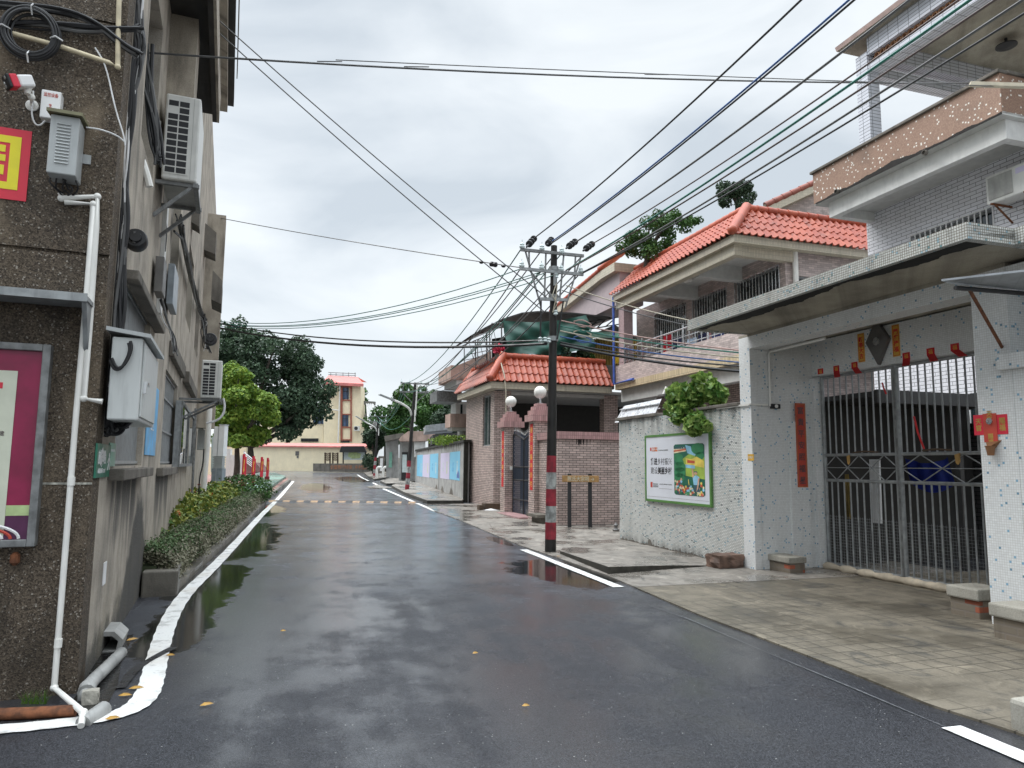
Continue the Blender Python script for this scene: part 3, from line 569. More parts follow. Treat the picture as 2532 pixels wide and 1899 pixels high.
pp = MB(); pp.bar(FR.p(0.9, 0.02, 2.60), FR.p(-0.02, 0.02, 2.60), 0.02, 0.03); pp.bar(FR.p(-0.02, 0.02, 2.60), FR.p(-0.04, -0.30, 2.60), 0.02, 0.03); part('cable_trunking', pp, M['pvc'], gh)

# steel gates
GO = -1.32
gt = thing('steel_gate', 'double leaf grey steel bar gate with diamond band and wire mesh', 'gate', FR.p(-1.4, GO, 0), FR.ang)
s0, s1 = -2.84 + 0.0, -0.11; zc = 3.09; mid = FR.hit(2232, 1300, GO)[0]
s0 = -2.95
for L, (a, b) in (('leaf', (mid + 0.03, s1)), ('leaf', (s0 + 0.02, mid - 0.03))):
    fr = MB()
    for q in (a, b): fr.tube([FR.p(q, GO, 0.08), FR.p(q, GO, zc)], 0.030, 10)
    for z in (0.09, 1.41, 1.81, zc - 0.02): fr.tube([FR.p(a, GO, z), FR.p(b, GO, z)], 0.024, 8)
    leaf = part('gate_leaf', fr, M['greysteel'], gt, smooth=True)
    n = int(round((b - a) / 0.125)); bars = MB()
    for i in range(1, n):
        q = a + (b - a) * i / n; bars.tube([FR.p(q, GO, 0.09), FR.p(q, GO, 1.41)], 0.0125, 6); bars.tube([FR.p(q, GO, 1.81), FR.p(q, GO, zc - 0.02)], 0.0125, 6)
    part('bar_grille', bars, M['greysteel'], leaf, smooth=True)
    dm = MB(); n = 3 if b - a < 1.5 else 4; n = max(2, int(round((b - a) / 0.55)))
    for i in range(n):
        p0, p1 = a + (b - a) * i / n, a + (b - a) * (i + 1) / n; m0 = (p0 + p1) / 2
        for u0, z0_, u1, z1_ in ((p0, 1.61, m0, 1.80), (m0, 1.80, p1, 1.61), (p0, 1.61, m0, 1.42), (m0, 1.42, p1, 1.61)): dm.tube([FR.p(u0, GO, z0_), FR.p(u1, GO, z1_)], 0.0085, 5)
        dm.tube([FR.p(p0, GO, 1.61), FR.p(p1, GO, 1.61)], 0.007, 5)
    part('diamond_band', dm, M['greysteel'], leaf)
    ms = MB(); st = 0.045; i = a + st
    while i < b: ms.tube([FR.p(i, GO - 0.02, 0.1), FR.p(i, GO - 0.02, 0.86)], 0.0018, 3, cap=False); i += st
    z = 0.12
    while z < 0.87: ms.tube([FR.p(a, GO - 0.021, z), FR.p(b, GO - 0.021, z)], 0.0018, 3, cap=False); z += st
    part('wire_mesh', ms, M['greysteel'], leaf)
tl = MB(); tl.tube([FR.p(mid, GO + 0.02, 0.10), FR.p(mid, GO + 0.02, zc)], 0.02, 8); part('meeting_post', tl, M['galv'], gt, smooth=True)
# cloth roll at the foot of the gate
sb = MB(); P_ = []
for i in range(60):
    q = -0.15 - 3.3 * i / 59; P_.append(FR.p(q, GO + 0.13, 0.065))
sb.tube(P_, [0.055 + 0.012 * math.sin(i * 0.9) - (0.014 if i % 6 == 0 else 0) for i in range(60)], 10)
solo('sandbag_roll', sb, M['bag'], 'long pale cloth roll lying against the foot of the steel gate', 'sandbag', FR.p(-1.5, GO + 0.13, 0), FR.ang, smooth=True)
# things stuck in and hung on the gate
def chip(x, y, h, label, m, w_=0.05, group=None):
    a, z = FR.hit(x, y, GO + 0.04); mb = MB(); mb.plate(FR, [(a - w_ / 2, z + h / 2), (a + w_ / 2, z + h / 2 - 0.02), (a + w_ * 0.35, z - h * 0.3), (a, z - h / 2), (a - w_ * 0.4, z - h * 0.25)], GO + 0.03, GO + 0.05)
    return solo('wood_scrap', mb, m, label, 'wood scrap', FR.p(a, GO + 0.03, z), FR.ang, group)
chip(2098, 1137, 0.15, 'pale wood scrap hanging on the far leaf of the steel gate', M['tan']); chip(2368, 1135, 0.15, 'pale wood scrap hanging on the near leaf of the steel gate', M['tan'], 0.07)
for (x0, x1, y, lab) in ((2110, 2170, 1119, 'brown branch piece laid on the rail of the far gate leaf'), (2282, 2352, 1114, 'brown branch piece laid on the rail of the near gate leaf')):
    a, z = FR.hit(x0, y, GO); b, z2 = FR.hit(x1, y, GO); mb = MB(); mb.tube([FR.p(a, GO, z), FR.p((a + b) / 2, GO + 0.01, z + 0.015), FR.p(b, GO, z)], 0.014, 7)
    solo('branch', mb, M['timber'], lab, 'branch', FR.p(a, GO, z), FR.ang, smooth=True)
# lucky paper slips over the gate
for i, (x, y, y2, lab) in enumerate(((2029, 916, 934, 'short red paper slip at the far end of the row above the gate'), (2068, 909, 948, 'red paper slip curling beside the short slip above the gate'), (2113, 900, 928, 'red paper slip third from the short one above the gate'), (2241, 877, 912, 'red paper slip right below the mirror plaque above the gate'), (2301, 866, 901, 'red paper slip second from the near gate pier'), (2361, 855, 893, 'red paper slip next to the near gate pier'))):
    o = -1.22; a, z = FR.hit(x, y, o); a2, z2 = FR.hit(x, y2, o); mb = MB(); h = 0.10
    mb.mi = 0; wd_ = 0.062
    top = z + 0.03; low = z - 0.06
    mb.hexa([FR.p(a + wd_, o + 0.002, low), FR.p(a - wd_, o + 0.002, low), FR.p(a - wd_, o + 0.004, low), FR.p(a + wd_, o + 0.004, low), FR.p(a + wd_, o + 0.002, top), FR.p(a - wd_, o + 0.002, top), FR.p(a - wd_, o + 0.004, top), FR.p(a + wd_, o + 0.004, top)])
    if i:
        lft = 0.12 + 0.05 * (i % 3); out_ = 0.16
        d1 = (a - wd_ - lft * 1.1, a + wd_ - lft * 1.1)
        mb.add([FR.p(a + wd_, o + 0.004, low), FR.p(a - wd_, o + 0.004, low), FR.p(d1[0], o + out_, low - 0.12), FR.p(d1[1], o + out_, low - 0.12), FR.p(a + wd_, o, low), FR.p(a - wd_, o, low), FR.p(d1[0], o + out_, low - 0.123), FR.p(d1[1], o + out_, low - 0.123)], [(0, 1, 2, 3), (7, 6, 5, 4), (0, 3, 7, 4), (1, 5, 6, 2), (2, 6, 7, 3)])
    s_ = solo('paper_slip', mb, M['red'], lab, 'paper slip', FR.p(a, o, z), FR.ang, 'red paper slips above the gate')
    text(s_, '福', FR, a, z - 0.02, o + 0.005, 0.07, M['gold'])
# couplet strips, mirror plaque
a, z0 = FR.hit(2126, 890, -1.22); a2, z1 = FR.hit(2126, 832, -1.22)
def strip(f, a, z, o, w_, h, m, s_, m2, label, size, name='couplet', base=None, group=None, sp=1.0, border=None):
    mb = MB(); mb.box(f, a - w_ / 2, a + w_ / 2, o, o + 0.004, z - h / 2, z + h / 2)
    ob = solo(name, mb, m, label, 'paper strip', f.p(a, o, z), f.ang, group)
    if border:
        b = MB(); q = 0.012
        for c in ((a - w_ / 2 + q, a + w_ / 2 - q, z - h / 2 + q, z - h / 2 + q + 0.006), (a - w_ / 2 + q, a + w_ / 2 - q, z + h / 2 - q - 0.006, z + h / 2 - q), (a - w_ / 2 + q, a - w_ / 2 + q + 0.006, z - h / 2 + q + 0.007, z + h / 2 - q - 0.007), (a + w_ / 2 - q - 0.006, a + w_ / 2 - q, z - h / 2 + q + 0.007, z + h / 2 - q - 0.007)): b.box(f, c[0], c[1], o + 0.005, o + 0.006, c[2], c[3])
        part('border', b, border, ob)
    text(ob, '\n'.join(s_), f, a, z, o + 0.005, size, m2, spacing=sp, bold=0.002); return ob
a, z = FR.hit(2130, 860, -1.22); strip(FR, a, z, -1.218, 0.13, 0.44, M['gold'], '新春大吉', M['red'], 'gold paper strip on the gate side far from the mirror plaque reading four red characters', 0.085, border=M['red'])
a, z = FR.hit(2216, 842, -1.22); strip(FR, a, z, -1.218, 0.13, 0.46, M['gold'], '門庭接福', M['red'], 'gold paper strip on the near side of the mirror plaque above the gate', 0.085, border=M['red'])
a, z = FR.hit(2171, 846, -1.18); mp_ = thing('mirror_plaque', 'dark diamond shaped mirror plaque hanging over the steel gate', 'plaque', FR.p(a, -1.2, z), FR.ang)
mb = MB(); mb.plate(FR, [(a - 0.21, z + 0.02), (a, z - 0.34), (a + 0.21, z + 0.02), (a, z + 0.34)], -1.215, -1.15); part('board', mb, M['boxdark'], mp_, bevel=0.006)
mb = MB(); mb.lathe(FR.p(a, -1.15, z + 0.01), [(0.001, 0), (0.06, 0), (0.06, 0.012), (0.001, 0.014)], 20, (FR.n.x, FR.n.y, 0)); part('mirror', mb, M['stainless'], mp_, smooth=True)
# couplet on the reveal (faces the camera)
p_ = FP.hit(1980, 1098, 0.09); strip(FP, FP.hit(1978, 1000, 0.05)[0], (FP.hit(1975, 997, 0.05)[1] + FP.hit(1983, 1205, 0.05)[1]) / 2, 0.047, 0.20, FP.hit(1975, 997, 0.05)[1] - FP.hit(1983, 1205, 0.05)[1], M['fadedred'], '富貴平安照福星', M['greyink'], 'long faded red couplet on the mosaic reveal left of the steel gate', 0.125, sp=1.5, border=M['darkgold'])
# door god papers + incense cup on the near pier
for x, y, w_, h, s_, lab in ((2421, 1051, 0.115, 0.215, '天官', 'bright pink paper slip left of the incense paper on the gate pier'), (2479, 1049, 0.115, 0.205, '賜福', 'pink paper slip with curled corner right of the incense paper on the gate pier')):
    a, z = FR.hit(x, y, 0.0); strip(FR, a, z, 0.001, w_, h, M['hotpink'], s_, M['darkgold'], lab, 0.07, 'paper_slip')
a, z = FR.hit(2450, 1058, 0.0); ob = strip(FR, a, z, 0.007, 0.15, 0.30, M['fadedred'], ' \n天官\n賜福', M['darkgold'], 'larger faded red paper behind the round mirror on the gate pier', 0.06, 'paper_slip')
mb = MB(); mb.lathe(FR.p(a, 0.013, z + 0.07), [(0.001, 0), (0.034, 0), (0.034, 0.01), (0.001, 0.012)], 18, (FR.n.x, FR.n.y, 0)); part('mirror', mb, M['stainless'], ob, smooth=True)
a, z = FR.hit(2450, 1112, 0.05); mb = MB(); mb.lathe(FR.p(a, 0.055, z - 0.06), [(0.03, 0), (0.045, 0.09), (0.052, 0.095), (0.052, 0.10), (0.001, 0.10)], 14); mb.add([FR.p(a - 0.09, 0.0, z + 0.10), FR.p(a + 0.09, 0.0, z + 0.09), FR.p(a, 0.10, z + 0.02), FR.p(a, 0.0, z)], [(0, 1, 2), (0, 2, 3), (1, 3, 2)])
solo('incense_cup', mb, M['clay'], 'small brown incense cup fixed below the red papers on the pier', 'incense cup', FR.p(a, 0, z), FR.ang)
# black lamp with motion sensor on the reveal
a, z = FP.hit(1915, 1005, 0.03); lm = thing('sensor_lamp', 'small black rectangular sensor lamp on the white mosaic reveal', 'lamp', FP.p(a, 0.0, z), FP.ang)
mb = MB(); mb.box(FP, a - 0.085, a + 0.085, 0.022, 0.075, z - 0.038, z + 0.038); part('housing', mb, M['black'], lm, bevel=0.01)
mb = MB(); mb.lathe(FP.p(a, 0.076, z), [(0.03, 0), (0.03, 0.008), (0.001, 0.014)], 16, (FP.n.x, FP.n.y, 0)); part('sensor', mb, M['pvc'], lm, smooth=True)
# yellow door plate
a, z = FR.hit(1857, 1131, 0.0); mb = MB(); mb.box(FR, a - 0.075, a + 0.075, 0.001, 0.006, z - 0.052, z + 0.052); ob = solo('door_plate', mb, M['gold'], 'small yellow plate on the mosaic corner beside the vine wall', 'plate', FR.p(a, 0, z), FR.ang); text(ob, '文明户', FR, a, z, 0.007, 0.045, M['white'])
# sheet awning with rusty strut at the frame edge
aw = thing('sheet_awning', 'grey metal sheet awning with a rusty strut on the near gate pier', 'awning', FR.p(-4.6, 0, 3.3), FR.ang)
A0, B0, T0, T1 = hz(2328, 695, 3.28), hz(2600, 664, 3.28), hz(2362, 704, 3.26), hz(2600, 724, 3.26); up_ = Vector((0, 0, 0.018))
mb = MB(); mb.hexa([A0, B0, T1, T0, A0 + up_, B0 + up_, T1 + up_, T0 + up_]); part('sheet', mb, M['metalsheet'], aw)
mb = MB(); mb.tube([T0 - up_ * 1.6, T1 - up_ * 1.6], 0.022, 8); part('frame_tube', mb, M['darksteel'], aw, smooth=True)
q1 = FR.p(-4.32, 0.05, 2.79); mb = MB(); mb.tube([T0.lerp(T1, 0.14) - up_ * 2, hz(2492, 884, 2.79)], 0.017, 8); part('strut', mb, M['rust'], aw, smooth=True)
# brick and concrete blocks by the gate, natural stone
def block(far, near, d, h, label, s_len=None):
    A1, B1 = FR.so(G(*far)), FR.so(G(*near)); s1 = A1[0]; s0 = B1[0] if s_len is None else s1 - s_len; o = A1[1]; t = thing('brick_block', label, 'block', FR.p((s0 + s1) / 2, o, 0), FR.ang)
    mb = MB(); mb.box(FR, s0 + 0.02, s1 - 0.02, o - d + 0.02, o, -0.05, h * 0.62); part('brickwork', mb, M['brickend'], t, bevel=0.012)
    mb = MB(); mb.box(FR, s0, s1, o - d, o + 0.03, h * 0.62 + 0.001, h); part('concrete_cap', mb, M['blockcap'], t, bevel=0.018)
block((1897, 1409), (1957, 1422), 0.30, 0.26, 'brick block with a concrete cap below the red couplet')
block((2347, 1519), (2432, 1537), 0.40, 0.33, 'brick block with a concrete cap at the near end of the gate')
block((2453, 1578), (2531, 1601), 0.35, 0.34, 'brick block in front of the near pier showing one red brick', 0.75)
g = G(2585, 1838); mb = MB(); a, o = FP.so(g); mb.box(FP, a, a + 0.5, o - 0.22, o, -0.02, 0.20)
solo('concrete_block', mb, M['blockcap'], 'plain grey concrete block on the apron at the bottom corner', 'block', g, FP.ang, bevel=0.03)
def rock(px, sx, sy, sz, label, m, seed, name='stone', cat='stone', base=None):
    g = base or G(*px); b = bmesh.new(); bmesh.ops.create_cube(b, size=1.0); bmesh.ops.subdivide_edges(b, edges=b.edges, cuts=5, use_grid_fill=True); r_ = random.Random(seed)
    from mathutils import noise as mn
    for v in b.verts:
        n_ = v.co.normalized() * 0.62; v.co = v.co * 0.72 + n_ * 0.28; d = mn.noise(v.co * 3.1 + Vector((seed, 0, 0))) * 0.10 + mn.noise(v.co * 8 + Vector((0, seed, 0))) * 0.04
        v.co += v.co.normalized() * d; v.co = Vector((v.co.x * sx, v.co.y * sy, v.co.z * sz))
    me = bpy.data.meshes.new(name); b.to_mesh(me); b.free(); me.materials.append(m); o = bpy.data.objects.new(name, me); C.objects.link(o); o.location = (g.x, g.y, g.z + sz * 0.45); o.rotation_euler.z = FP.ang + 0.1
    FRM[o.name] = o.matrix_basis.copy(); return tag(o, label, cat)
rock((1793, 1405), 0.50, 0.34, 0.24, 'rough brown stone lying at the foot of the white mosaic wall', M['stone'], 5)
# inside the yard, seen through the bars
yd = MB(); yd.box(FR, -9, 3.0, -5.25, -5.05, -0.1, 2.45); solo('yard_wall', yd, M['shadebrick'], 'dark tiled wall at the back of the yard behind the gate', 'wall', FR.p(0, -5.1, 0), FR.ang)
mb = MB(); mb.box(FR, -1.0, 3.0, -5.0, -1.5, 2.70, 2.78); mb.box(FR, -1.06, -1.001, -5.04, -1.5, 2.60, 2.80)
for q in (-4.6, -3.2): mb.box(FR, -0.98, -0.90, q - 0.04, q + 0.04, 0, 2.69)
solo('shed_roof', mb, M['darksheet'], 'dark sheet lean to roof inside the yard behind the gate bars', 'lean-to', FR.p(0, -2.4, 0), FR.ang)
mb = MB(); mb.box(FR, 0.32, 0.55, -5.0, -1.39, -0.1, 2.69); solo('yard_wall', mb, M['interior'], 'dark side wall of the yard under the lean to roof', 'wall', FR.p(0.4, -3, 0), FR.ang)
mb = MB(); P_ = [FR.hit(x, 1200, -2.2) for x in (2155, 2180)]; a0, b0 = P_[1][0], P_[0][0]
nn = 24; vs = []
for i in range(nn + 1):
    q = a0 + (b0 - a0) * i / nn; o = -2.2 + 0.025 * math.sin(i * 1.9); vs += [FR.p(q, o, 1.75), FR.p(q + 0.02, o, 0.72)]
mb.add(vs, [(2 * i, 2 * i + 1, 2 * i + 3, 2 * i + 2) for i in range(nn)]); solo('hanging_cloth', mb, M['white'], 'white cloth hanging inside the yard behind the steel gate', 'cloth', FR.p(a0, -2.2, 1.7), FR.ang, smooth=True)
mb = MB(); a0, z = FR.hit(2100, 1200, -2.1); vs = []
for i in range(13): q = a0 + 0.01 * i; vs += [FR.p(q, -2.1 + 0.02 * math.sin(i * 2), 1.5), FR.p(q * 1.0 - 0.05 + 0.012 * i, -2.1, 0.75)]
mb.add(vs, [(2 * i, 2 * i + 1, 2 * i + 3, 2 * i + 2) for i in range(12)]); solo('hanging_cloth', mb, M['mustard'], 'mustard yellow raincoat hanging inside the yard', 'raincoat', FR.p(a0, -2.1, 1.5), FR.ang, smooth=True)
mb = MB()
for i in range(2):
    a0, z0 = FR.hit((2178, 2275)[i], (958, 1060)[i], -1.2)
mb = MB(); a0, z0 = FR.hit(2182, 955, GO + 0.05); mb.tube([FR.p(a0, GO + 0.05, z0 + 0.05), FR.p(a0 - 0.03, GO + 0.06, z0 - 0.03), FR.p(a0 - 0.06, GO + 0.05, z0 - 0.12)], 0.012, 6); solo('red_ribbon', mb, M['red'], 'red ribbon tied near the top of the far gate leaf', 'ribbon', FR.p(a0, GO, z0), FR.ang)
mb = MB(); a0, z0 = FR.hit(2260, 1030, GO + 0.05); a1, z1 = FR.hit(2285, 1110, GO + 0.05); mb.tube([FR.p(a0, GO + 0.05, z0), FR.p((a0 + a1) / 2 + 0.01, GO + 0.06, (z0 + z1) / 2), FR.p(a1, GO + 0.05, z1)], 0.013, 6); solo('red_ribbon', mb, M['red'], 'longer red ribbon on the near gate leaf above the diamond band', 'ribbon', FR.p(a0, GO, z0), FR.ang)

mb = MB(); a0, z0 = FR.hit(2238, 1150, -3.4); a1, z1 = FR.hit(2350, 1185, -3.4); n = 20; vs = []
for i in range(n + 1): q = a0 + (a1 - a0) * i / n; vs += [FR.p(q, -3.4 + 0.04 * math.sin(i), 1.80 - 0.10 * math.sin(math.pi * i / n)), FR.p(q, -3.5, 1.35 - 0.15 * math.sin(math.pi * i / n))]
mb.add(vs, [(2 * i, 2 * i + 1, 2 * i + 3, 2 * i + 2) for i in range(n)]); solo('blue_sheet', mb, plain('blue_tarp', (0.02, 0.04, 0.30), 0.5), 'sagging blue sheet inside the yard behind the near gate leaf', 'sheet', FR.p(a0, -3.4, 1.8), FR.ang, smooth=True)
mb = MB(); random.seed(6)
for i in range(6): a = -1.6 - 0.22 * i; mb.hexa([FR.p(a, -4.6, 0), FR.p(a - 0.16, -4.6, 0), FR.p(a - 0.16, -4.55, 0), FR.p(a, -4.55, 0), FR.p(a + 0.05 * random.random(), -5.0, 1.3 + 0.5 * random.random()), FR.p(a - 0.14, -5.0, 1.4), FR.p(a - 0.14, -4.96, 1.4), FR.p(a, -4.96, 1.4)])
solo('board_stack', mb, M['wood'], 'leaning wooden boards at the back of the yard behind the near gate leaf', 'boards', FR.p(-2.2, -4.7, 0), FR.ang)
# ------------------------------------------------------------------ boundary wall with the board and the vine
bw = thing('boundary_wall', 'white strip mosaic boundary wall stained dark under its coping', 'wall', FR.p(2.5, 0, 0), FR.ang)
mb = MB(); mb.box(FR, 0.262, 4.70, -0.16, -0.002, -0.2, 2.60); part('wall', mb, M['stripmosaic'], bw)
mb = MB()
for a, b, z in ((0.262, 1.1, 2.66), (1.1, 1.75, 2.655), (3.0, 4.78, 2.67)): mb.box(FR, a, b, -0.22, 0.05, 2.602, z)
part('coping', mb, M['slab'], bw, bevel=0.012)
mb = MB(); random.seed(11); a = 0.4; top = [];
while a < 4.68: top.append((a, 0.03 + abs(random.gauss(0, 0.028)) + (0.10 if 3.25 < a < 3.42 else 0))); a += 0.05
k = len(top); mb.add([FR.p(a, 0.003, -0.02) for a, z in top] + [FR.p(a, 0.003, z) for a, z in top], [(i, i + 1, k + i + 1, k + i) for i in range(k - 1)]); part('spalled_foot', mb, M['slab'], bw, fix=False)
# propaganda board
c_ = [FR.hit(x, y, 0.05) for x, y in ((1593, 1076), (1754, 1066), (1759, 1255), (1595, 1238))]
bl, br = c_[0][0], c_[1][0]; bz1 = (c_[0][1] + c_[1][1]) / 2; bz0 = (c_[2][1] + c_[3][1]) / 2
bd = thing('notice_board', 'white rural notice board with green frame and painted village scene', 'board', FR.p((bl + br) / 2, 0, bz0), FR.ang)
mb = MB(); mb.box(FR, br, bl, 0.004, 0.035, bz0, bz1); part('panel', mb, M['boardwhite'], bd)
mb = MB(); q = 0.045
for s0_, s1_, z0_, z1_ in ((br, bl, bz0, bz0 + q), (br, bl, bz1 - q, bz1), (br, br + q, bz0 + q, bz1 - q), (bl - q, bl, bz0 + q, bz1 - q)): mb.box(FR, s0_, s1_, 0.003, 0.045, z0_, z1_)
part('frame', mb, M['boardgreen'], bd)
Wb, Hb = bl - br, bz1 - bz0; BX = lambda u: bl - u * Wb; BZ = lambda v: bz1 - v * Hb
o = 0.036
text(bd, '推进', FR, BX(0.155), BZ(0.40), o, 0.145, M['ink'], Wb * 0.115, 0.004); text(bd, '乡村振兴', FR, BX(0.33), BZ(0.40), o, 0.145, M['ink'], Wb * 0.225, -0.0005)
text(bd, '建设', FR, BX(0.155), BZ(0.535), o, 0.145, M['ink'], Wb * 0.115, -0.0005); text(bd, '美丽乡村', FR, BX(0.33), BZ(0.535), o, 0.145, M['ink'], Wb * 0.225, 0.004)
text(bd, '乡村振兴', FR, BX(0.17), BZ(0.20), o, 0.040, M['orangeink'], Wb * 0.09, 0.001); text(bd, '建设美丽', FR, BX(0.17), BZ(0.235), o, 0.040, M['orangeink'], Wb * 0.09, 0.001); text(bd, '产业兴旺 生态宜居', FR, BX(0.31), BZ(0.235), o, 0.022, M['ink'], Wb * 0.16)
text(bd, '社会主义\n新型乡村', FR, BX(0.18), BZ(0.755), o, 0.042, M['ink'], Wb * 0.085); text(bd, '乡风文明 治理有效 生活富裕', FR, BX(0.34), BZ(0.735), o, 0.02, M['ink'], Wb * 0.20)
mb = MB(); mb.box(FR, BX(0.44), BX(0.235), o, o + 0.001, BZ(0.80) - 0.002, BZ(0.80) + 0.002); mb.box(FR, BX(0.97), BX(0.04), o, o + 0.001, BZ(0.925) - 0.0015, BZ(0.925) + 0.0015); part('rule', mb, M['greyink'], bd)
mb = MB(); mb.box(FR, BX(0.125), BX(0.09), o, o + 0.001, BZ(0.79), BZ(0.71)); mb.box(FR, BX(0.115), BX(0.09), o, o + 0.001, BZ(0.24), BZ(0.19)); part('emblem', mb, M['fadedred'], bd)
# painted scene: layered flat shapes
pu0, pu1, pv0, pv1 = 0.48, 0.92, 0.16, 0.87
PX = lambda u: BX(pu0 + (pu1 - pu0) * u); PZ = lambda v: BZ(pv0 + (pv1 - pv0) * v)
pal = [M['signgreen'], plain('scene_green', (0.04, 0.24, 0.10), 0.5), plain('scene_lime', (0.36, 0.50, 0.08), 0.5), plain('scene_yellow', (0.80, 0.62, 0.12), 0.5), plain('scene_blue', (0.30, 0.60, 0.80), 0.5), plain('scene_red', (0.60, 0.10, 0.05), 0.5), plain('scene_cream', (0.78, 0.70, 0.45), 0.5), plain('scene_navy', (0.05, 0.12, 0.16), 0.5), plain('scene_skin', (0.70, 0.42, 0.27), 0.5)]
mb = MB()
def blob(i, pts, lay): mb.mi = i; mb.plate(FR, [(PX(u), PZ(v)) for u, v in pts], o + lay * 0.0006, o + lay * 0.0006 + 0.0004)
def disc(i, u, v, ru, rv, lay, n=14): blob(i, [(u + ru * math.cos(2 * math.pi * k / n), v + rv * math.sin(2 * math.pi * k / n)) for k in range(n)], lay)
rr = 0.05; blob(0, [(rr, 0), (1 - rr, 0), (1, rr * 0.6), (1, 1 - rr * 0.6), (1 - rr, 1), (rr, 1), (0, 1 - rr * 0.6), (0, rr * 0.6)], 0)
blob(2, [(0.28, 0.30), (0.60, 0.16), (1, 0.26), (1, 0.40), (0.3, 0.42)], 1); blob(4, [(0.40, 0.02), (0.58, 0.05), (0.60, 0.14), (0.80, 0.22), (0.72, 0.24), (0.46, 0.18)], 2); blob(6, [(0.0, 0.09), (0.40, 0.06), (0.42, 0.14), (0.0, 0.18)], 2); blob(5, [(0.0, 0.12), (0.42, 0.09), (0.42, 0.12), (0.0, 0.15)], 3)
for k in range(5): blob(7, [(0.03 + k * 0.08, 0.09), (0.07 + k * 0.08, 0.02), (0.11 + k * 0.08, 0.09)], 4)
for u, v, r in ((0.85, 0.10, 0.20), (0.95, 0.24, 0.14), (0.12, 0.27, 0.16), (0.20, 0.36, 0.14), (0.1, 0.45, 0.2), (0.2, 0.55, 0.2), (0.1, 0.66, 0.18)): disc(1, min(u, 0.99 - r if u > .5 else u) if u > .5 else max(u, r), v, r, r * 0.55, 3 if v < .3 else 4)
blob(2, [(0.40, 0.27), (0.58, 0.30), (0.76, 0.25), (1, 0.34), (1, 0.68), (0.40, 0.62)], 5); blob(3, [(0.40, 0.27), (0.58, 0.30), (0.76, 0.25), (0.98, 0.33), (0.98, 0.46), (0.42, 0.40)], 6); blob(4, [(0.40, 0.40), (0.70, 0.42), (0.70, 0.48), (0.40, 0.46)], 7); blob(5, [(0.46, 0.31), (0.70, 0.33), (0.70, 0.38), (0.46, 0.37)], 7)
random.seed(4)
for k in range(64):
    u = random.uniform(0.04, 0.96); v = 0.97 - abs(random.gauss(0, 0.10)) - (0.22 * max(0, 0.35 - u)); v = max(0.66, min(0.965, v)); i = random.choice((6, 8, 3, 4, 7, 5, 1, 6)); disc(i, u, v, 0.03, 0.026, 8 + k * 0.08, 8); disc(random.choice((4, 6, 5, 1, 7)), u, min(0.97, v + 0.045), 0.036, 0.03, 7.5 + k * 0.08, 8)
blob(7, [(0.66, 0.76), (0.82, 0.76), (0.84, 0.92), (0.66, 0.92)], 13); blob(4, [(0.63, 0.64), (0.74, 0.60), (0.84, 0.64), (0.83, 0.79), (0.66, 0.79)], 14); blob(8, [(0.60, 0.48), (0.64, 0.47), (0.68, 0.64), (0.63, 0.66)], 14); blob(8, [(0.80, 0.66), (0.85, 0.66), (0.80, 0.85), (0.74, 0.92), (0.76, 0.84)], 15); disc(8, 0.73, 0.565, 0.05, 0.035, 15); blob(7, [(0.67, 0.555), (0.69, 0.53), (0.77, 0.53), (0.79, 0.56), (0.73, 0.545)], 16); blob(3, [(0.48, 0.69), (0.50, 0.69), (0.52, 0.80), (0.50, 0.80)], 13)
part('painted_scene', mb, pal, bd, fix=False)
# leaf card plant builder
def leaves(pts, size, mat_shape='leaf', up=0.3, nrm=None, seed=1, fold=0.25, jit=0.4):
    """one small pointed leaf at every point; returns vertices and faces"""
    r_ = np.random.default_rng(seed); n = len(pts); pts = np.asarray(pts); d = r_.normal(size=(n, 3))
    if nrm is not None: d = d * jit + np.asarray(nrm)
    d[:, 2] += up; d /= np.linalg.norm(d, axis=1)[:, None]
    a = np.cross(d, r_.normal(size=(n, 3))); a /= np.linalg.norm(a, axis=1)[:, None]; b = np.cross(d, a)
    s = (np.asarray(size) * r_.uniform(0.65, 1.35, n) if np.ndim(size) == 0 else np.asarray(size))[:, None]
    w_ = 0.42
    V = np.stack([pts - a * s * 0.5, pts - a * s * 0.08 + b * s * w_ + d * s * fold * 0.5, pts + a * s * 0.62 - d * s * 0.15, pts - a * s * 0.08 - b * s * w_ + d * s * fold * 0.5], 1).reshape(-1, 3)
    Fc = [(4 * i, 4 * i + 1, 4 * i + 2, 4 * i + 3) for i in range(n)]
    return V, Fc
def crown(blobs, n, seed, shell=0.55):
    """points and outward normals in lumpy ellipsoid clusters"""
    r_ = np.random.default_rng(seed); P, N = [], []
    vol = np.array([b[3] * b[4] * b[5] for b in blobs]) ** 0.67; cnt = (vol / vol.sum() * n).astype(int)
    for b, c in zip(blobs, cnt):
        k = max(6, int(14 * (b[3] * b[4] * b[5]) ** 0.2)); cd = r_.normal(size=(k, 3)); cd /= np.linalg.norm(cd, axis=1)[:, None]
        q = r_.normal(size=(c, 3)); q /= np.linalg.norm(q, axis=1)[:, None]
        near = (q @ cd.T).max(1); lump = 0.82 + 0.28 * np.clip((near - 0.55) / 0.45, 0, 1)
        rad = (r_.uniform(0, 1, c) ** 0.33 * (1 - shell) + shell) * lump * r_.uniform(0.86, 1.06, c)
        P.append(np.array(b[:3]) + q * rad[:, None] * np.array(b[3:6])); N.append(q)
    return np.concatenate(P), np.concatenate(N)
def leafmesh(P, size, seed, up=0.3, nrm=None, jit=0.6, fold=0.25):
    V, Fc = leaves(P, size, up=up, nrm=nrm, seed=seed, jit=jit, fold=fold); mb = MB(); mb.v = V.tolist(); mb.f = Fc; mb.m = [0] * len(Fc); return mb
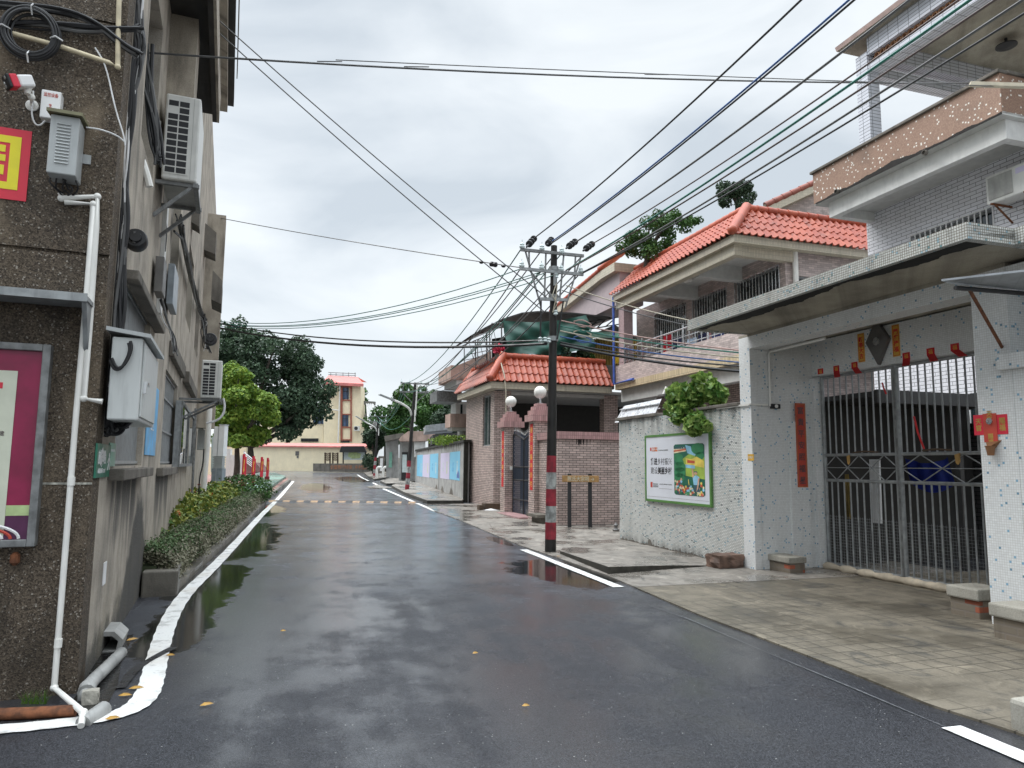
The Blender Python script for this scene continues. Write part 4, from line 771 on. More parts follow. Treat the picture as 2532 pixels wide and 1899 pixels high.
# vine over the wall
va, vz = FR.hit(1720, 1000, -0.1)
def vpos(x, y, o): a, z = FR.hit(x, y, o); return FR.p(a, o, z)
vb = []
for x, y, o, r in ((1700, 985, -0.05, 0.30), (1740, 960, -0.15, 0.27), (1675, 975, 0.0, 0.22), (1690, 1020, 0.12, 0.24), (1720, 1045, 0.13, 0.20), (1770, 975, -0.2, 0.22), (1662, 1010, 0.1, 0.16), (1715, 1060, 0.15, 0.13), (1745, 1052, 0.13, 0.10)):
    p = vpos(x, y, o); vb.append((p.x, p.y, p.z, r, r, r * 0.95))
P_, N_ = crown(vb, 1350, 5, 0.75); vt = thing('climbing_vine', 'glossy heart leaved vine spilling over the white mosaic wall above the board', 'plant', FR.p(va, -0.1, 2.6), FR.ang)
part('foliage', leafmesh(P_, 0.135, 3, up=-0.1, nrm=N_, jit=0.75, fold=0.3), M['leafvine'], vt, fix=False)
mb = MB()
for k in range(7): mb.tube([FR.p(va, -0.15, 2.35), FR.p(va + (k - 3) * 0.1, -0.05, 2.7), FR.p(va + (k - 3) * 0.12, 0.05 + 0.03 * (k % 3), 2.45 + 0.1 * (k % 2))], 0.008, 5)
part('stem', mb, M['bark'], vt)
# foil insulation board and floodlight behind the wall
mb = MB(); a, z = FR.hit(1600, 1012, -1.2); mb.hexa([FR.p(a - 1.2, -0.9, z + 0.12), FR.p(a + 0.65, -0.9, z + 0.10), FR.p(a + 0.75, -0.7, z - 0.30), FR.p(a - 1.2, -0.7, z - 0.28), FR.p(a - 1.2, -0.92, z + 0.14), FR.p(a + 0.65, -0.92, z + 0.12), FR.p(a + 0.75, -0.72, z - 0.28), FR.p(a - 1.2, -0.72, z - 0.26)])
for q in (0.03, -0.08): mb.hexa([FR.p(a - 1.2, -0.86 + q * .2, z + q), FR.p(a + 0.66, -0.86 + q * .2, z + q), FR.p(a + 0.66, -0.80 + q * .2, z + q - 0.02), FR.p(a - 1.2, -0.80 + q * .2, z + q - 0.02), FR.p(a - 1.2, -0.86 + q * .2, z + q + 0.02), FR.p(a + 0.66, -0.86 + q * .2, z + q + 0.02), FR.p(a + 0.66, -0.80 + q * .2, z + q), FR.p(a - 1.2, -0.80 + q * .2, z + q)])
solo('foil_board', mb, M['foil'], 'silver foil board leaning behind the mosaic wall beside the vine', 'foil board', FR.p(a, -0.8, z), FR.ang)
a, z = FR.hit(1640, 975, -3.2); fl = thing('flood_light', 'small black floodlight under the balcony of the pink house', 'lamp', FR.p(a, -3.2, z), FR.ang); mb = MB(); mb.box(FR, a - 0.16, a + 0.16, -3.3, -3.1, z - 0.07, z + 0.0); part('housing', mb, M['boxdark'], fl, bevel=0.01); mb = MB(); mb.tube([FR.p(a, -3.2, z), FR.p(a, -3.3, z + 0.22)], 0.03, 8); part('bracket', mb, M['pvc'], fl)

# ------------------------------------------------------------------ white brick house at the right
wh = thing('white_house', 'white brick tiled house with brown dotted balcony parapet and roof terrace', 'house', FR.p(0, -5.3, 0), FR.ang)
WO = -5.3; w0 = [FR.hit(2252, 580, WO), FR.hit(2456, 515, WO), FR.hit(2456, 592, WO)]
wz1, wz0 = (w0[0][1] + w0[1][1]) / 2, w0[2][1] - 0.35; wa, wb_ = w0[1][0], w0[0][0]
mb = MB(); mb.wall(FR, -9, 2.80, 2.0, 7.45, WO, [(wa, wb_, wz0, wz1)], 0.18); mb.quad(FR.p(2.80, WO, 2.0), FR.p(2.80, WO - 6, 2.0), FR.p(2.80, WO - 6, 7.45), FR.p(2.80, WO, 7.45)); mb.quad(FR.p(2.8, WO - 6, 2), FR.p(-9, WO - 6, 2), FR.p(-9, WO - 6, 7.45), FR.p(2.8, WO - 6, 7.45)); part('wall', mb, M['whitebrick'], wh)
def barred(f, parent, a, b, z0, z1, o, depth, nb, m_bar, m_glass, rails=1, rb=0.012, frame=0.05, curtain=None):
    mb = MB(); mb.box(f, a, b, o - depth - 0.02, o - depth, z0, z1); wn = part('window', mb, m_glass, parent)
    fr = MB(); q = frame
    for s0_, s1_, z0_, z1_ in ((a, b, z0, z0 + q), (a, b, z1 - q, z1), (a, a + q, z0 + q, z1 - q), (b - q, b, z0 + q, z1 - q)): fr.box(f, s0_, s1_, o - depth + 0.001, o - depth + 0.05, z0_, z1_)
    fr.box(f, (a + b) / 2 - q / 2, (a + b) / 2 + q / 2, o - depth + 0.001, o - depth + 0.045, z0 + q, z1 - q); part('frame', fr, M['greysteel'], wn)
    if nb:
        br_ = MB()
        for i in range(nb + 1): x = a + (b - a) * i / nb; br_.tube([f.p(x, o + 0.02, z0), f.p(x, o + 0.02, z1)], rb, 6)
        for k in range(rails + 2): z = z0 + (z1 - z0) * k / (rails + 1); br_.tube([f.p(a, o + 0.022, z), f.p(b, o + 0.022, z)], rb * 1.1, 6)
        part('bars', br_, m_bar, wn, smooth=True)
    return wn
barred(FR, wh, wa, wb_, wz0, wz1, WO, 0.15, 15, M['white'], M['glass'], 1, 0.013)
lz0, lz1 = FR.hit(2350, 1020, WO)[1], FR.hit(2350, 975, WO)[1]
mb = MB()
mb.box(FR, FR.hit(2500, 1000, WO)[0], FR.hit(2262, 1000, WO)[0], WO + 0.002, WO + 0.01, 2.3, FR.hit(2350, 978, WO)[1]); lw = part('window', mb, M['glass'], wh)
mb = MB(); a, b = FR.hit(2500, 1000, WO)[0], FR.hit(2262, 1000, WO)[0]
for i in range(17): x = a + (b - a) * i / 16; mb.tube([FR.p(x, WO + 0.05, 2.3), FR.p(x, WO + 0.05, FR.hit(2350, 978, WO)[1])], 0.012, 5)
part('bars', mb, M['white'], lw)
# balcony: beam, soffit, dotted parapet, terrace column, roof with lattice
BO, BS1 = -4.20, 2.72; BS0 = FR.hit(2490, 353, BO)[0]
mb = MB(); mb.box(FR, BS0, BS1, BO - 0.16, BO, 7.1, 7.44); mb.box(FR, BS1 - 0.16, BS1, WO - 3, BO - 0.161, 7.1, 7.44); mb.box(FR, BS0, BS0 + 0.16, WO + 0.01, BO - 0.161, 7.1, 7.44); part('balcony_beam', mb, M['whiteplaster'], wh)
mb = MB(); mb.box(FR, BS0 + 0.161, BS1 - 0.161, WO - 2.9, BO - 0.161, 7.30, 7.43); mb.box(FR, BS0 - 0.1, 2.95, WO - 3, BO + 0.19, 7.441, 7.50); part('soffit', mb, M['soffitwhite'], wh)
q1 = FR.hit(2005, 434, BO + 0.2); pz = q1[1]; ps = 2.95
mb = MB(); mb.box(FR, BS0 - 0.1, ps, BO + 0.08, BO + 0.2, 7.47, pz); mb.box(FR, ps - 0.12, ps, WO - 3, BO + 0.079, 7.47, pz); mb.box(FR, BS0 - 0.1, BS0 + 0.02, WO - 0.5, BO + 0.079, 7.47, pz); part('parapet', mb, M['brownmosaic'], wh)
mb = MB(); mb.box(FR, BS0 - 0.12, ps + 0.05, BO + 0.04, BO + 0.25, pz + 0.001, pz + 0.06); mb.box(FR, BS0 - 0.14, BS0 + 0.05, WO - 0.5, BO + 0.039, pz + 0.001, pz + 0.06); part('parapet_cap', mb, M['slab'], wh, bevel=0.01)
mb = MB(); top = [(BS0 - 0.1 + (ps - BS0 + 0.05) * i_ / 200, 7.475 + max(0.004, 0.035 + 0.05 * frag(i_ * 0.03, 5))) for i_ in range(201)]
k = len(top); mb.add([FR.p(a, BO + 0.203, 7.44) for a, z in top] + [FR.p(a, BO + 0.203, z) for a, z in top], [(i, i + 1, k + i + 1, k + i) for i in range(k - 1)]); part('mould_stain', mb, plain('mould_dark', (0.02, 0.018, 0.016), 0.9), wh, fix=False)
for x, y in ((2290, 378), (2072, 474)):
    a, z = FR.hit(x, y, BO + 0.2); mb = MB(); mb.lathe(FR.p(a, BO + 0.2, z), [(0.05, 0), (0.05, 0.06), (0.04, 0.062), (0.04, 0.02), (0.001, 0.02)], 14, (FR.n.x, FR.n.y, 0)); part('drain_spout', mb, M['slab'], wh)
cs = FR.hit(2137, 300, BO - 0.1)[0]; ctop = FR.hit(2130, 170, BO - 0.1)[1]
mb = MB(); mb.box(FR, cs - 0.15, cs + 0.15, BO - 0.4, BO - 0.1, 7.4, ctop + 0.3); mb.box(FR, -9, cs - 0.151, BO - 0.38, BO - 0.12, ctop - 0.18, ctop + 0.02); mb.box(FR, -9, cs - 0.151, BO - 0.38, BO - 0.12, ctop + 0.22, ctop + 0.6); mb.box(FR, cs - 0.13, cs + 0.13, WO - 5, BO - 0.401, ctop - 0.18, ctop + 0.02); mb.box(FR, cs - 0.13, cs + 0.13, WO - 5, BO - 0.401, ctop + 0.22, ctop + 0.6)
part('terrace_frame', mb, tiles('white_terrace_tile', 0.25, 0.075, 0.011, (0.62, 0.64, 0.70), (0.16, 0.17, 0.19), 0, 0.05), wh)
lt = MB(); zc_ = ctop + 0.12
for i in range(64):
    a = cs - 0.23 - i * 0.14
    for d in (0, 0.07): lt.lathe(FR.p(a - d, BO - 0.26, zc_ + (0.045 if d else -0.045)), [(0.042, 0), (0.066, 0), (0.066, 0.05), (0.042, 0.05), (0.042, 0)], 8, (FR.n.x, FR.n.y, 0))
part('lattice_band', lt, plain('terracotta_ring', (0.42, 0.22, 0.12), 0.8), wh)
bk = MB(); bk.box(FR, -9, cs - 0.152, BO - 0.34, BO - 0.30, ctop + 0.021, ctop + 0.219); part('lattice_backing', bk, plain('terracotta', (0.10, 0.03, 0.02), 0.8), wh)
mb = MB(); mb.box(FR, -9, cs + 0.45, WO - 5, BO + 0.12, ctop + 0.601, ctop + 0.66); part('terrace_roof', mb, M['soffit'], wh)
mb = MB(); mb.hexa([FR.p(-9, BO + 0.12, ctop + 0.602), FR.p(cs + 0.45, BO + 0.12, ctop + 0.602), FR.p(cs + 0.05, BO - 0.5, ctop + 1.0), FR.p(-9, BO - 0.5, ctop + 1.0), FR.p(-9, BO + 0.14, ctop + 0.70), FR.p(cs + 0.47, BO + 0.14, ctop + 0.70), FR.p(cs + 0.05, BO - 0.5, ctop + 1.06), FR.p(-9, BO - 0.5, ctop + 1.06)]); part('roof_edge', mb, plain('pink_roof_edge', (0.40, 0.29, 0.26), 0.7), wh)
a, z = FR.hit(2488, 88, WO + 0.4); mb = MB(); hzp = hz(2487, 95, ctop + 0.60); mb.lathe((hzp.x, hzp.y, ctop + 0.60), [(0.03, 0), (0.03, -0.12), (0.20, -0.16), (0.20, -0.18), (0.001, -0.22)], 18); solo('ceiling_lamp', mb, M['black'], 'round black lamp under the terrace ceiling of the white house', 'lamp', hzp, 0, smooth=True)
# air conditioner on the white house
def ac_unit(f, a0, a1, o0, o1, z0, z1, label, grille='fan', name='air_conditioner', flip=1):
    t = thing(name, label, 'air conditioner', f.p((a0 + a1) / 2, o0, z0), f.ang)
    mb = MB(); mb.box(f, a0, a1, o0, o1, z0, z1); part('casing', mb, M['acwhite'], t, bevel=0.02)
    return t
a0, z0 = FR.hit(2440, 508, WO + 0.45); z1 = FR.hit(2440, 437, WO + 0.45)[1]
ac = ac_unit(FR, a0 - 0.85, a0, WO + 0.12, WO + 0.45, z0, z1, 'white air conditioner on the white brick wall under the balcony')
mb = MB(); mb.box(FR, a0 - 0.50, a0 - 0.05, WO + 0.451, WO + 0.462, z0 + 0.06, z1 - 0.05); part('fan_grille', mb, M['acgrey'], ac, bevel=0.005)
mb = MB(); mb.box(FR, a0 - 0.78, a0 - 0.56, WO + 0.451, WO + 0.454, z1 - 0.16, z1 - 0.06); part('sticker', mb, M['lilac'], ac)
mb = MB()
for q in (a0 - 0.12, a0 - 0.72): mb.bar(FR.p(q, WO, z0 - 0.02), FR.p(q, WO + 0.5, z0 - 0.02), 0.03); mb.bar(FR.p(q, WO, z0 - 0.32), FR.p(q, WO + 0.4, z0 - 0.03), 0.025)
part('bracket', mb, M['rust'], ac)
mb = MB(); p0 = hz(2402, 209, 7.9); mb = MB(); e0 = at(2398, 208, 9.2); mb.bar(e0, at(2640, 216, 8.9), 0.07, 0.05); part('wire_arm', mb, M['palecable'], wh)

# ------------------------------------------------------------------ tiled roof surfaces
def rooftiles(A, B, Cc, D, tw=0.22, cl=0.32):
    """S-tiles on the quad: A-B along the eave, D-C along the ridge above them"""
    A, B, Cc, D = map(Vector, (A, B, Cc, D)); nrm = (B - A).cross(D - A).normalized()
    if nrm.z < 0: nrm = -nrm
    L_e = (B - A).length; up_ = ((D - A).length + (Cc - B).length) / 2; e = (B - A).normalized()
    sl_v = (D - A) - e * (D - A).dot(e); sl_h = sl_v.length; sv = sl_v / sl_h
    d0, d1 = (D - A).dot(e), (Cc - A).dot(e)
    nc = max(1, int(round(sl_h / cl))); mb = MB(); ns = 8
    i0, i1 = int(math.floor(min(0, d0) / tw)), int(math.ceil(max(L_e, d1) / tw))
    for j in range(nc):
        y0, y1 = sl_h * j / nc - 0.02, sl_h * (j + 1) / nc + 0.015; ym = (y0 + y1) / 2; f0 = max(0, ym / sl_h); xl, xr = d0 * f0, L_e + (d1 - L_e) * f0
        xs = []; x = i0 * tw
        while x <= i1 * tw + 1e-6:
            if xl - 0.02 <= x <= xr + 0.02: xs.append(x)
            x += tw / ns
        def hgt(x): ph = (x / tw) % 1.0; return 0.055 * (math.sin(math.pi * ph / 0.5) if ph < 0.5 else -0.25 * math.sin(math.pi * (ph - 0.5) / 0.5))
        vs = []
        for x in xs:
            h = hgt(x)
            for y, lift in ((y0, -0.005), (y0, 0.035), (y1, 0.004)): vs.append(A + e * x + sv * y + nrm * (h + lift))
        k = len(xs)
        mb.add(vs, [(3 * i + q, 3 * i + 3 + q, 3 * i + 4 + q, 3 * i + 1 + q) for i in range(k - 1) for q in (0, 1)])
    return mb
def ridge(p, q, r=0.11, n=None, mb=None):
    p, q = Vector(p), Vector(q); mb = mb or MB(); L = (q - p).length; n = n or max(2, int(L / 0.33)); d = (q - p).normalized()
    for i in range(n):
        a = p + d * (L * i / n - 0.02); b = p + d * (L * (i + 1) / n); mb.tube([a, b], r * 1.06, 12, r1=r * 0.92)
    return mb

# ------------------------------------------------------------------ house with the orange roof
OO = -4.0
oh = thing('orange_roof_house', 'pink brick house with orange tiled hip roof and long railed balcony', 'house', FR.p(9, OO, 0), FR.ang)
eL, eR = FR.hit(1512, 725, OO + 0.15), FR.hit(1812, 592, OO + 0.15); ze = (eL[1] + eR[1]) / 2 - 0.02
rR_ = FR.hit(1822, 517, OO - 0.6)
sA, sB = eR[0], eL[0]           # near and far ends of the eave
EV = lambda a, o, z=0: FR.p(a, o, ze + z)
ro = 1.0; rz = 1.08
hipN = FR.p(sA + 0.75, OO + 0.15 - ro, ze + rz)
hipF = FR.p(sB - 0.0, OO + 0.15 - ro, ze + rz)
rt = rooftiles(FR.p(sB, OO + 0.2, ze + 0.06), FR.p(sA - 0.05, OO + 0.2, ze + 0.06), hipN, hipF); part('roof', rt, M['rooftile'], oh, smooth=True)
endI = OO - 5.6
rt = rooftiles(FR.p(sA - 0.05, OO + 0.2, ze + 0.06), FR.p(sA - 0.05, endI, ze + 0.06), FR.p(sA + 0.75, endI, ze + rz), hipN); part('roof', rt, M['rooftile'], oh, smooth=True)
rm = ridge(hipF + Vector((0, 0, 0.05)), hipN + Vector((0, 0, 0.05))); ridge(hipN + Vector((0, 0, 0.05)), FR.p(sA + 0.75, endI, ze + rz + 0.05), mb=rm); ridge(hipN + Vector((0, 0, 0.08)), FR.p(sA, OO + 0.15, ze + 0.16), 0.13, mb=rm); rm.ball(FR.p(sA - 0.02, OO + 0.17, ze + 0.15), 0.13)
part('ridge_tiles', rm, M['rooftile'], oh, smooth=True)
mb = MB(); mb.prism([FR.p(sA + 0.8, OO - 0.95, 0), FR.p(sB, OO - 0.95, 0), FR.p(sB, endI, 0), FR.p(sA + 0.8, endI, 0)], ze + rz - 0.3, ze + rz - 0.02); part('roof_deck', mb, M['slab'], oh)
fz = FR.hit(1812, 632, OO)[1]
mb = MB(); mb.box(FR, sA, sB + 0.1, OO - 0.10, OO + 0.12, ze - 0.16, ze + 0.05); mb.box(FR, sA, sA + 0.22, endI, OO - 0.101, ze - 0.16, ze + 0.05)
mb.box(FR, sA + 0.18, sB, OO - 0.25, OO - 0.02, fz + 0.02, ze - 0.161); mb.box(FR, sA + 0.23, sA + 0.42, OO - 1.95, OO - 0.251, fz + 0.02, ze - 0.161)
part('eave_beam', mb, M['creamtrim'], oh)
mb = MB(); mb.box(FR, sA + 0.23, sB, endI, OO - 0.11, ze - 0.06, ze + 0.02)
for q in (0.33, 0.66): a = sA + (sB - sA) * q; mb.box(FR, a - 0.14, a + 0.14, OO - 2.0, OO - 0.26, fz - 0.02, ze - 0.062)
part('soffit', mb, M['soffitwhite'], oh)
hpz = hz(1700, 692, ze - 0.07); mb = MB(); mb.lathe((hpz.x, hpz.y, ze - 0.062), [(0.001, 0), (0.15, 0), (0.16, -0.03), (0.10, -0.09), (0.001, -0.10)], 18); part('ceiling_lamp', mb, M['globe'], oh, smooth=True)
# wall behind the balcony with barred openings
WI = OO - 1.75; wn0 = sA + 0.35
zb0 = FR.hit(1517, 957, OO)[1]; zb1 = FR.hit(1828, 910, OO)[1]; bz = (zb0 + zb1) / 2
holes = []
for x0, x1, yt in ((1620, 1697, 760), (1714, 1799, 715), (1820, 1932, 668)):
    a, b = FR.hit(x1, 800, WI)[0], FR.hit(x0, 800, WI)[0]; zt = FR.hit((x0 + x1) / 2, yt + 6, WI)[1]; holes.append((a, b, bz + 0.75 if x0 > 1700 else bz + 0.7, zt))
ztop = sum(h[3] for h in holes) / 3; holes = [(h[0], h[1], h[2], ztop) for h in holes]
wfar = FR.hit(1574, 800, WI)[0]; mb = MB(); mb.wall(FR, wn0, wfar, bz, ze, WI, holes, 0.16); mb.box(FR, wfar - 0.3, wfar, WI - 2.5, WI - 0.001, bz, ze); part('wall', mb, M['palebrick'], oh)
mb = MB(); fh = []
a2 = FP.so(FR.p(0, WI, 0))[0]
fo = -FR.so(FP.p(0, 0, 0))[0]
fw0, fw1 = FP.so(FR.p(wn0, WI, 0)), None
FE = Fac(FR.p(wn0, WI, 0), (-FR.n.x, -FR.n.y), True)      # gable face of the house towards the camera
h1 = (FE.hit(1975, 800, 0)[0], FE.hit(2130, 800, 0)[0] + 1.2, FE.hit(1975, 760, 0)[1] - 0.9, FE.hit(1990, 683, 0)[1])
mb.wall(FE, 0, 8, bz - 3, ze, 0, [h1], 0.15); part('gable_wall', mb, M['palebrick'], oh)
for h in holes: barred(FR, oh, h[0], h[1], h[2], h[3], WI, 0.12, max(8, int((h[1] - h[0]) / 0.14)), M['stainless'], M['glass'], 1, 0.016)
gw = barred(FE, oh, *h1, 0, 0.12, 0, M['galv'], M['glass']); mb = MB(); vs = []
for i in range(41): q = h1[0] + 0.06 + (h1[1] - h1[0] - 0.1) * i / 40; vs += [FE.p(q, -0.108 + 0.012 * math.sin(i * 2.1), h1[2]), FE.p(q, -0.108 + 0.012 * math.sin(i * 2.1), h1[3] - 0.28 - 0.05 * math.sin(i * 0.5))]
mb.add(vs, [(2 * i, 2 * i + 1, 2 * i + 3, 2 * i + 2) for i in range(40)]); part('curtain', mb, M['curtain'], gw, fix=False)
a, z = FE.hit(1967, 700, 0.08); mb = MB(); mb.tube([FE.p(a, 0.10, bz - 1), FE.p(a, 0.10, ze - 0.16)], 0.075, 12); part('downpipe', mb, M['pvc'], oh, smooth=True)
# balcony: brick band, yellow trim, soffit
bs0 = sA - 1.0; bb = FR.hit(1517, 957, OO); z0, z1 = bz, FR.hit(1600, 885, OO)[1]
zt = FR.hit(1517, 872 + 0, OO)[1]
mb = MB(); mb.box(FR, bs0, sB, OO - 0.12, OO, bz + 0.22, bz + 0.85); mb.box(FR, bs0, bs0 + 0.12, OO - 1.9, OO - 0.121, bz + 0.22, bz + 0.85); part('balcony_band', mb, M['palebrick'], oh)
mb = MB(); mb.box(FR, bs0 - 0.02, sB, OO - 0.15, OO + 0.035, bz, bz + 0.219); part('balcony_trim', mb, M['bandtile'], oh)
mb = MB(); mb.box(FR, bs0, sB + 0.2, OO - 6, OO - 0.151, bz + 0.02, bz + 0.2); mb.box(FR, bs0 + 0.3, sB, OO - 0.5, OO - 0.2, bz - 0.42, bz + 0.018); part('balcony_slab', mb, M['soffitwhite'], oh)
mb = MB(); mb.wall(FR, bs0 + 0.3, sB, -0.2, bz, OO - 1.6, [(bs0 + 1.6, bs0 + 2.6, 1.2, bz - 0.6)], 0.2); part('ground_floor_wall', mb, M['pinkbrick'], oh)
rl = MB(); zr = bz + 0.86
for k, (z, r_) in enumerate(((zr + 0.55, 0.028), (zr + 0.30, 0.016), (zr + 0.08, 0.016))): rl.tube([FR.p(bs0, OO - 0.06, z), FR.p(sB - 0.3, OO - 0.06, z)], r_, 8)
i = 0; a = bs0
while a < sB - 0.3: rl.tube([FR.p(a, OO - 0.06, zr), FR.p(a, OO - 0.06, zr + (0.70 if i % 4 == 0 else 0.55))], 0.03 if i % 4 == 0 else 0.014, 8); i += 1; a += 0.32
part('railing', rl, M['stainless'], oh, smooth=True)
mb = MB(); mb.box(FR, sB - 0.55, sB - 0.15, OO - 0.40, OO - 0.05, bz + 0.8, ze - 0.1); part('balcony_column', mb, M['pinkcoltile'], oh)
bp = MB(); pb = FR.hit(1517, 960, OO + 0.1); bp.tube([FR.p(sB - 0.05, OO + 0.1, ze + 0.0), FR.p(sB - 0.05, OO + 0.1, bz + 0.20), FR.p(sB - 1.5, OO + 0.1, bz + 0.22)], 0.045, 10); part('blue_pipe', bp, M['bluepipe'], oh, smooth=True)
# laundry on the balcony
def cloth(x0, x1, y0, y1, m, label):
    a, za = FR.hit(x0, y0, OO - 0.6); b, zb = FR.hit(x1, y1, OO - 0.6); mb = MB(); n = 14; vs = []
    for i in range(n + 1): q = a + (b - a) * i / n; vs += [FR.p(q, OO - 0.6 + 0.04 * math.sin(i * 1.3), za), FR.p(q + 0.03 * math.sin(i), OO - 0.6 + 0.06 * math.sin(i * 1.3 + 0.5), zb + 0.03 * math.sin(i * 2))]
    mb.add(vs, [(2 * i, 2 * i + 1, 2 * i + 3, 2 * i + 2) for i in range(n)]); return solo('hanging_laundry', mb, m, label, 'laundry', FR.p(a, OO - 0.6, za), FR.ang, 'laundry on the balcony', smooth=True)
cloth(1642, 1660, 832, 895, M['cloth4'], 'red garment hanging leftmost on the balcony of the orange roofed house'); cloth(1664, 1685, 838, 885, M['cloth1'], 'dark garment right beside the red garment on the balcony'); cloth(1700, 1722, 840, 890, M['cloth3'], 'pale blue garment hanging on the balcony'); cloth(1728, 1748, 828, 880, M['cloth1'], 'dark trousers between the pale blue garment and the pink garment on the balcony'); cloth(1750, 1758, 825, 878, M['cloth2'], 'pink garment hanging on the balcony'); cloth(1762, 1790, 828, 872, plain('deep_blue_cloth', (0.02, 0.035, 0.16), 0.9), 'deep blue garment nearest the gate canopy on the balcony')
# yellow bucket lantern on the balcony corner
a, z = FR.hit(1527, 888, OO - 0.1); mb = MB(); mb.lathe(FR.p(a, OO - 0.1, z - 0.15), [(0.001, 0), (0.13, 0), (0.19, 0.20), (0.17, 0.28), (0.10, 0.31), (0.001, 0.31)], 14); solo('yellow_bucket', mb, M['yellowplastic'], 'yellow plastic bucket upside down at the corner of the balcony', 'bucket', FR.p(a, OO - 0.1, z), 0, smooth=True)
# farther wing roof of the same house, behind the pole
fwz = thing('rear_roof_wing', 'pink gabled wing with an orange tile edge behind the utility pole', 'house', FR.p(15.5, OO - 1, 0), FR.ang)
p = [FR.hit(x, y, OO - 0.2) for x, y in ((1398, 740), (1497, 690))]
wv = MB(); z_a, z_b = p[0][1], p[1][1]; a_, b_ = p[0][0], p[1][0]
wv.plate(FR, [(a_ + 1.2, z_a - 1.3), (a_ + 1.2, z_a - 0.55), (b_, z_b), (sB + 0.15, z_b + 0.05), (sB + 0.15, z_a - 1.3)], OO - 1.2, OO - 0.25); part('wall', wv, plain('pink_tile_wall', (0.42, 0.35, 0.36), 0.6, var=0.08), fwz)
wv = MB(); wv.plate(FR, [(a_ + 1.3, z_a - 0.60), (a_ + 1.3, z_a - 0.30), (b_ + 0.1, z_b + 0.30), (sB + 0.1, z_b + 0.32), (sB + 0.1, z_b + 0.0), (b_, z_b)], OO - 1.0, OO - 0.02); part('barge_board', wv, M['creamtrim'], fwz)
wv = MB(); ridge(FR.p(a_ + 1.35, OO - 0.05, z_a - 0.24), FR.p(b_ + 0.1, OO - 0.05, z_b + 0.38), 0.09, mb=wv); ridge(FR.p(b_ + 0.15, OO - 0.05, z_b + 0.40), FR.p(sB - 0.3, OO - 0.6, z_b + 0.95), 0.12, mb=wv); part('roof_edge', wv, M['rooftile'], fwz, smooth=True)
# another pink gable behind, between the two houses
bg_ = thing('rear_gable_house', 'pale brick gable with dark red tile edge rising behind the orange roof', 'house', at(2050, 500, 24), FR.ang)
mb = MB(); q = [at(1900, 524, 24), at(2016, 470, 24), at(2160, 400, 24), at(2160, 640, 24), at(1900, 640, 24)]
mb.add([tuple(v) for v in q] + [tuple(v + Vector((FP.u.x, FP.u.y, 0)) * 0.5 + Vector((0, 3, 0))) for v in q], [(0, 1, 2, 3, 4), (9, 8, 7, 6, 5)] + [(i, (i + 1) % 5, 5 + (i + 1) % 5, 5 + i) for i in range(5)]); part('wall', mb, M['palebrick'], bg_)
mb = MB(); mb.bar(at(1893, 520, 23.8), at(2170, 392, 23.8), 0.35, 0.35); part('barge_board', mb, M['creamtrim'], bg_)
mb = ridge(at(1893, 508, 23.7), at(2170, 380, 23.7), 0.12); part('roof_edge', mb, plain('dark_red_tile', (0.26, 0.075, 0.05), 0.5), bg_, smooth=True)
# ------------------------------------------------------------------ tiled porch house on the street
PS = 13.9                    # its front (towards the camera) along the row
po = thing('porch_house', 'pink brick corner house with orange tiled porch roof beneath a roof terrace', 'house', FR.p(14, 0, 0), FR.ang)
PW = 0.10; pe = 4.42
Pc = hz(1207, 948, pe - 0.05); sE, oE = FR.so(Pc)
so_l = FR.so(hz(1137, 978, pe - 0.05)); sL = so_l[0]
so_r = FR.so(hz(1509, 967, pe - 0.05)); oR = OO - 0.1
oE = 0.45; PS0 = sE
FF = Fac(FR.p(PS0 + 0.75, PW, 0), (-FR.n.x, -FR.n.y), True)    # front face of the porch
w1 = (FR.hit(1214, 1100, PW)[0] + 0.0, FR.hit(1193, 1100, PW)[0], FR.hit(1203, 1103, PW)[1], FR.hit(1203, 978, PW)[1])
wa_, wb_2 = FR.hit(1212, 1100, PW)[0], FR.hit(1193, 1100, PW)[0]
mb = MB(); mb.wall(FR, PS0 + 0.75, sL + 0.3, -0.3, pe - 0.2, PW, [(wa_, wb_2, w1[2], w1[3])], 0.15)
mb.box(FR, sL + 0.05, sL + 0.3, -4, PW - 0.002, -0.3, pe - 0.2)
part('wall', mb, M['pinkbrick'], po); barred(FR, po, wa_, wb_2, w1[2], w1[3], PW, 0.1, 0, M['galv'], M['greenglass'], 1)
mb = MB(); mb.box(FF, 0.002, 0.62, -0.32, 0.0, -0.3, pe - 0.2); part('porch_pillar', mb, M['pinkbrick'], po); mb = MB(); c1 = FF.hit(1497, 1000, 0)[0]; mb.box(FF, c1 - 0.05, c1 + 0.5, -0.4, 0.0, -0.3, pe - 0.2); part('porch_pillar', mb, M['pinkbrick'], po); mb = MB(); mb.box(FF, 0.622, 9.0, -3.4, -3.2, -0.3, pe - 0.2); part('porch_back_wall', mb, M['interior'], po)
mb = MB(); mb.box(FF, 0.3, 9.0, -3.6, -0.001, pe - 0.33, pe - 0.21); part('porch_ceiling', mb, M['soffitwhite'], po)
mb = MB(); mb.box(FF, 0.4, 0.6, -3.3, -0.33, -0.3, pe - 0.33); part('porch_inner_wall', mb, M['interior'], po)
mb = MB(); zt_ = pe + 0.10
A0 = FR.p(PS0, oE, pe); B0 = FR.p(PS0, oR, pe)
mb.box(FR, PS0, PS0 + 0.30, oR, oE, pe - 0.20, pe + 0.02); mb.box(FR, PS0 + 0.301, sL + 0.45, oE - 0.35, oE, pe - 0.20, pe + 0.02); part('eave_beam', mb, M['creamtrim'], po)
mb = MB(); mb.box(FR, PS0 + 0.301, sL + 0.45, PW - 0.5, oE - 0.351, pe - 0.18, pe - 0.1); mb.box(FF, 0.3, 5.0, -0.5, 0.44, pe - 0.19, pe - 0.12); part('soffit', mb, M['soffitwhite'], po)
ridge_z = pe + 0.98; rin = 0.62
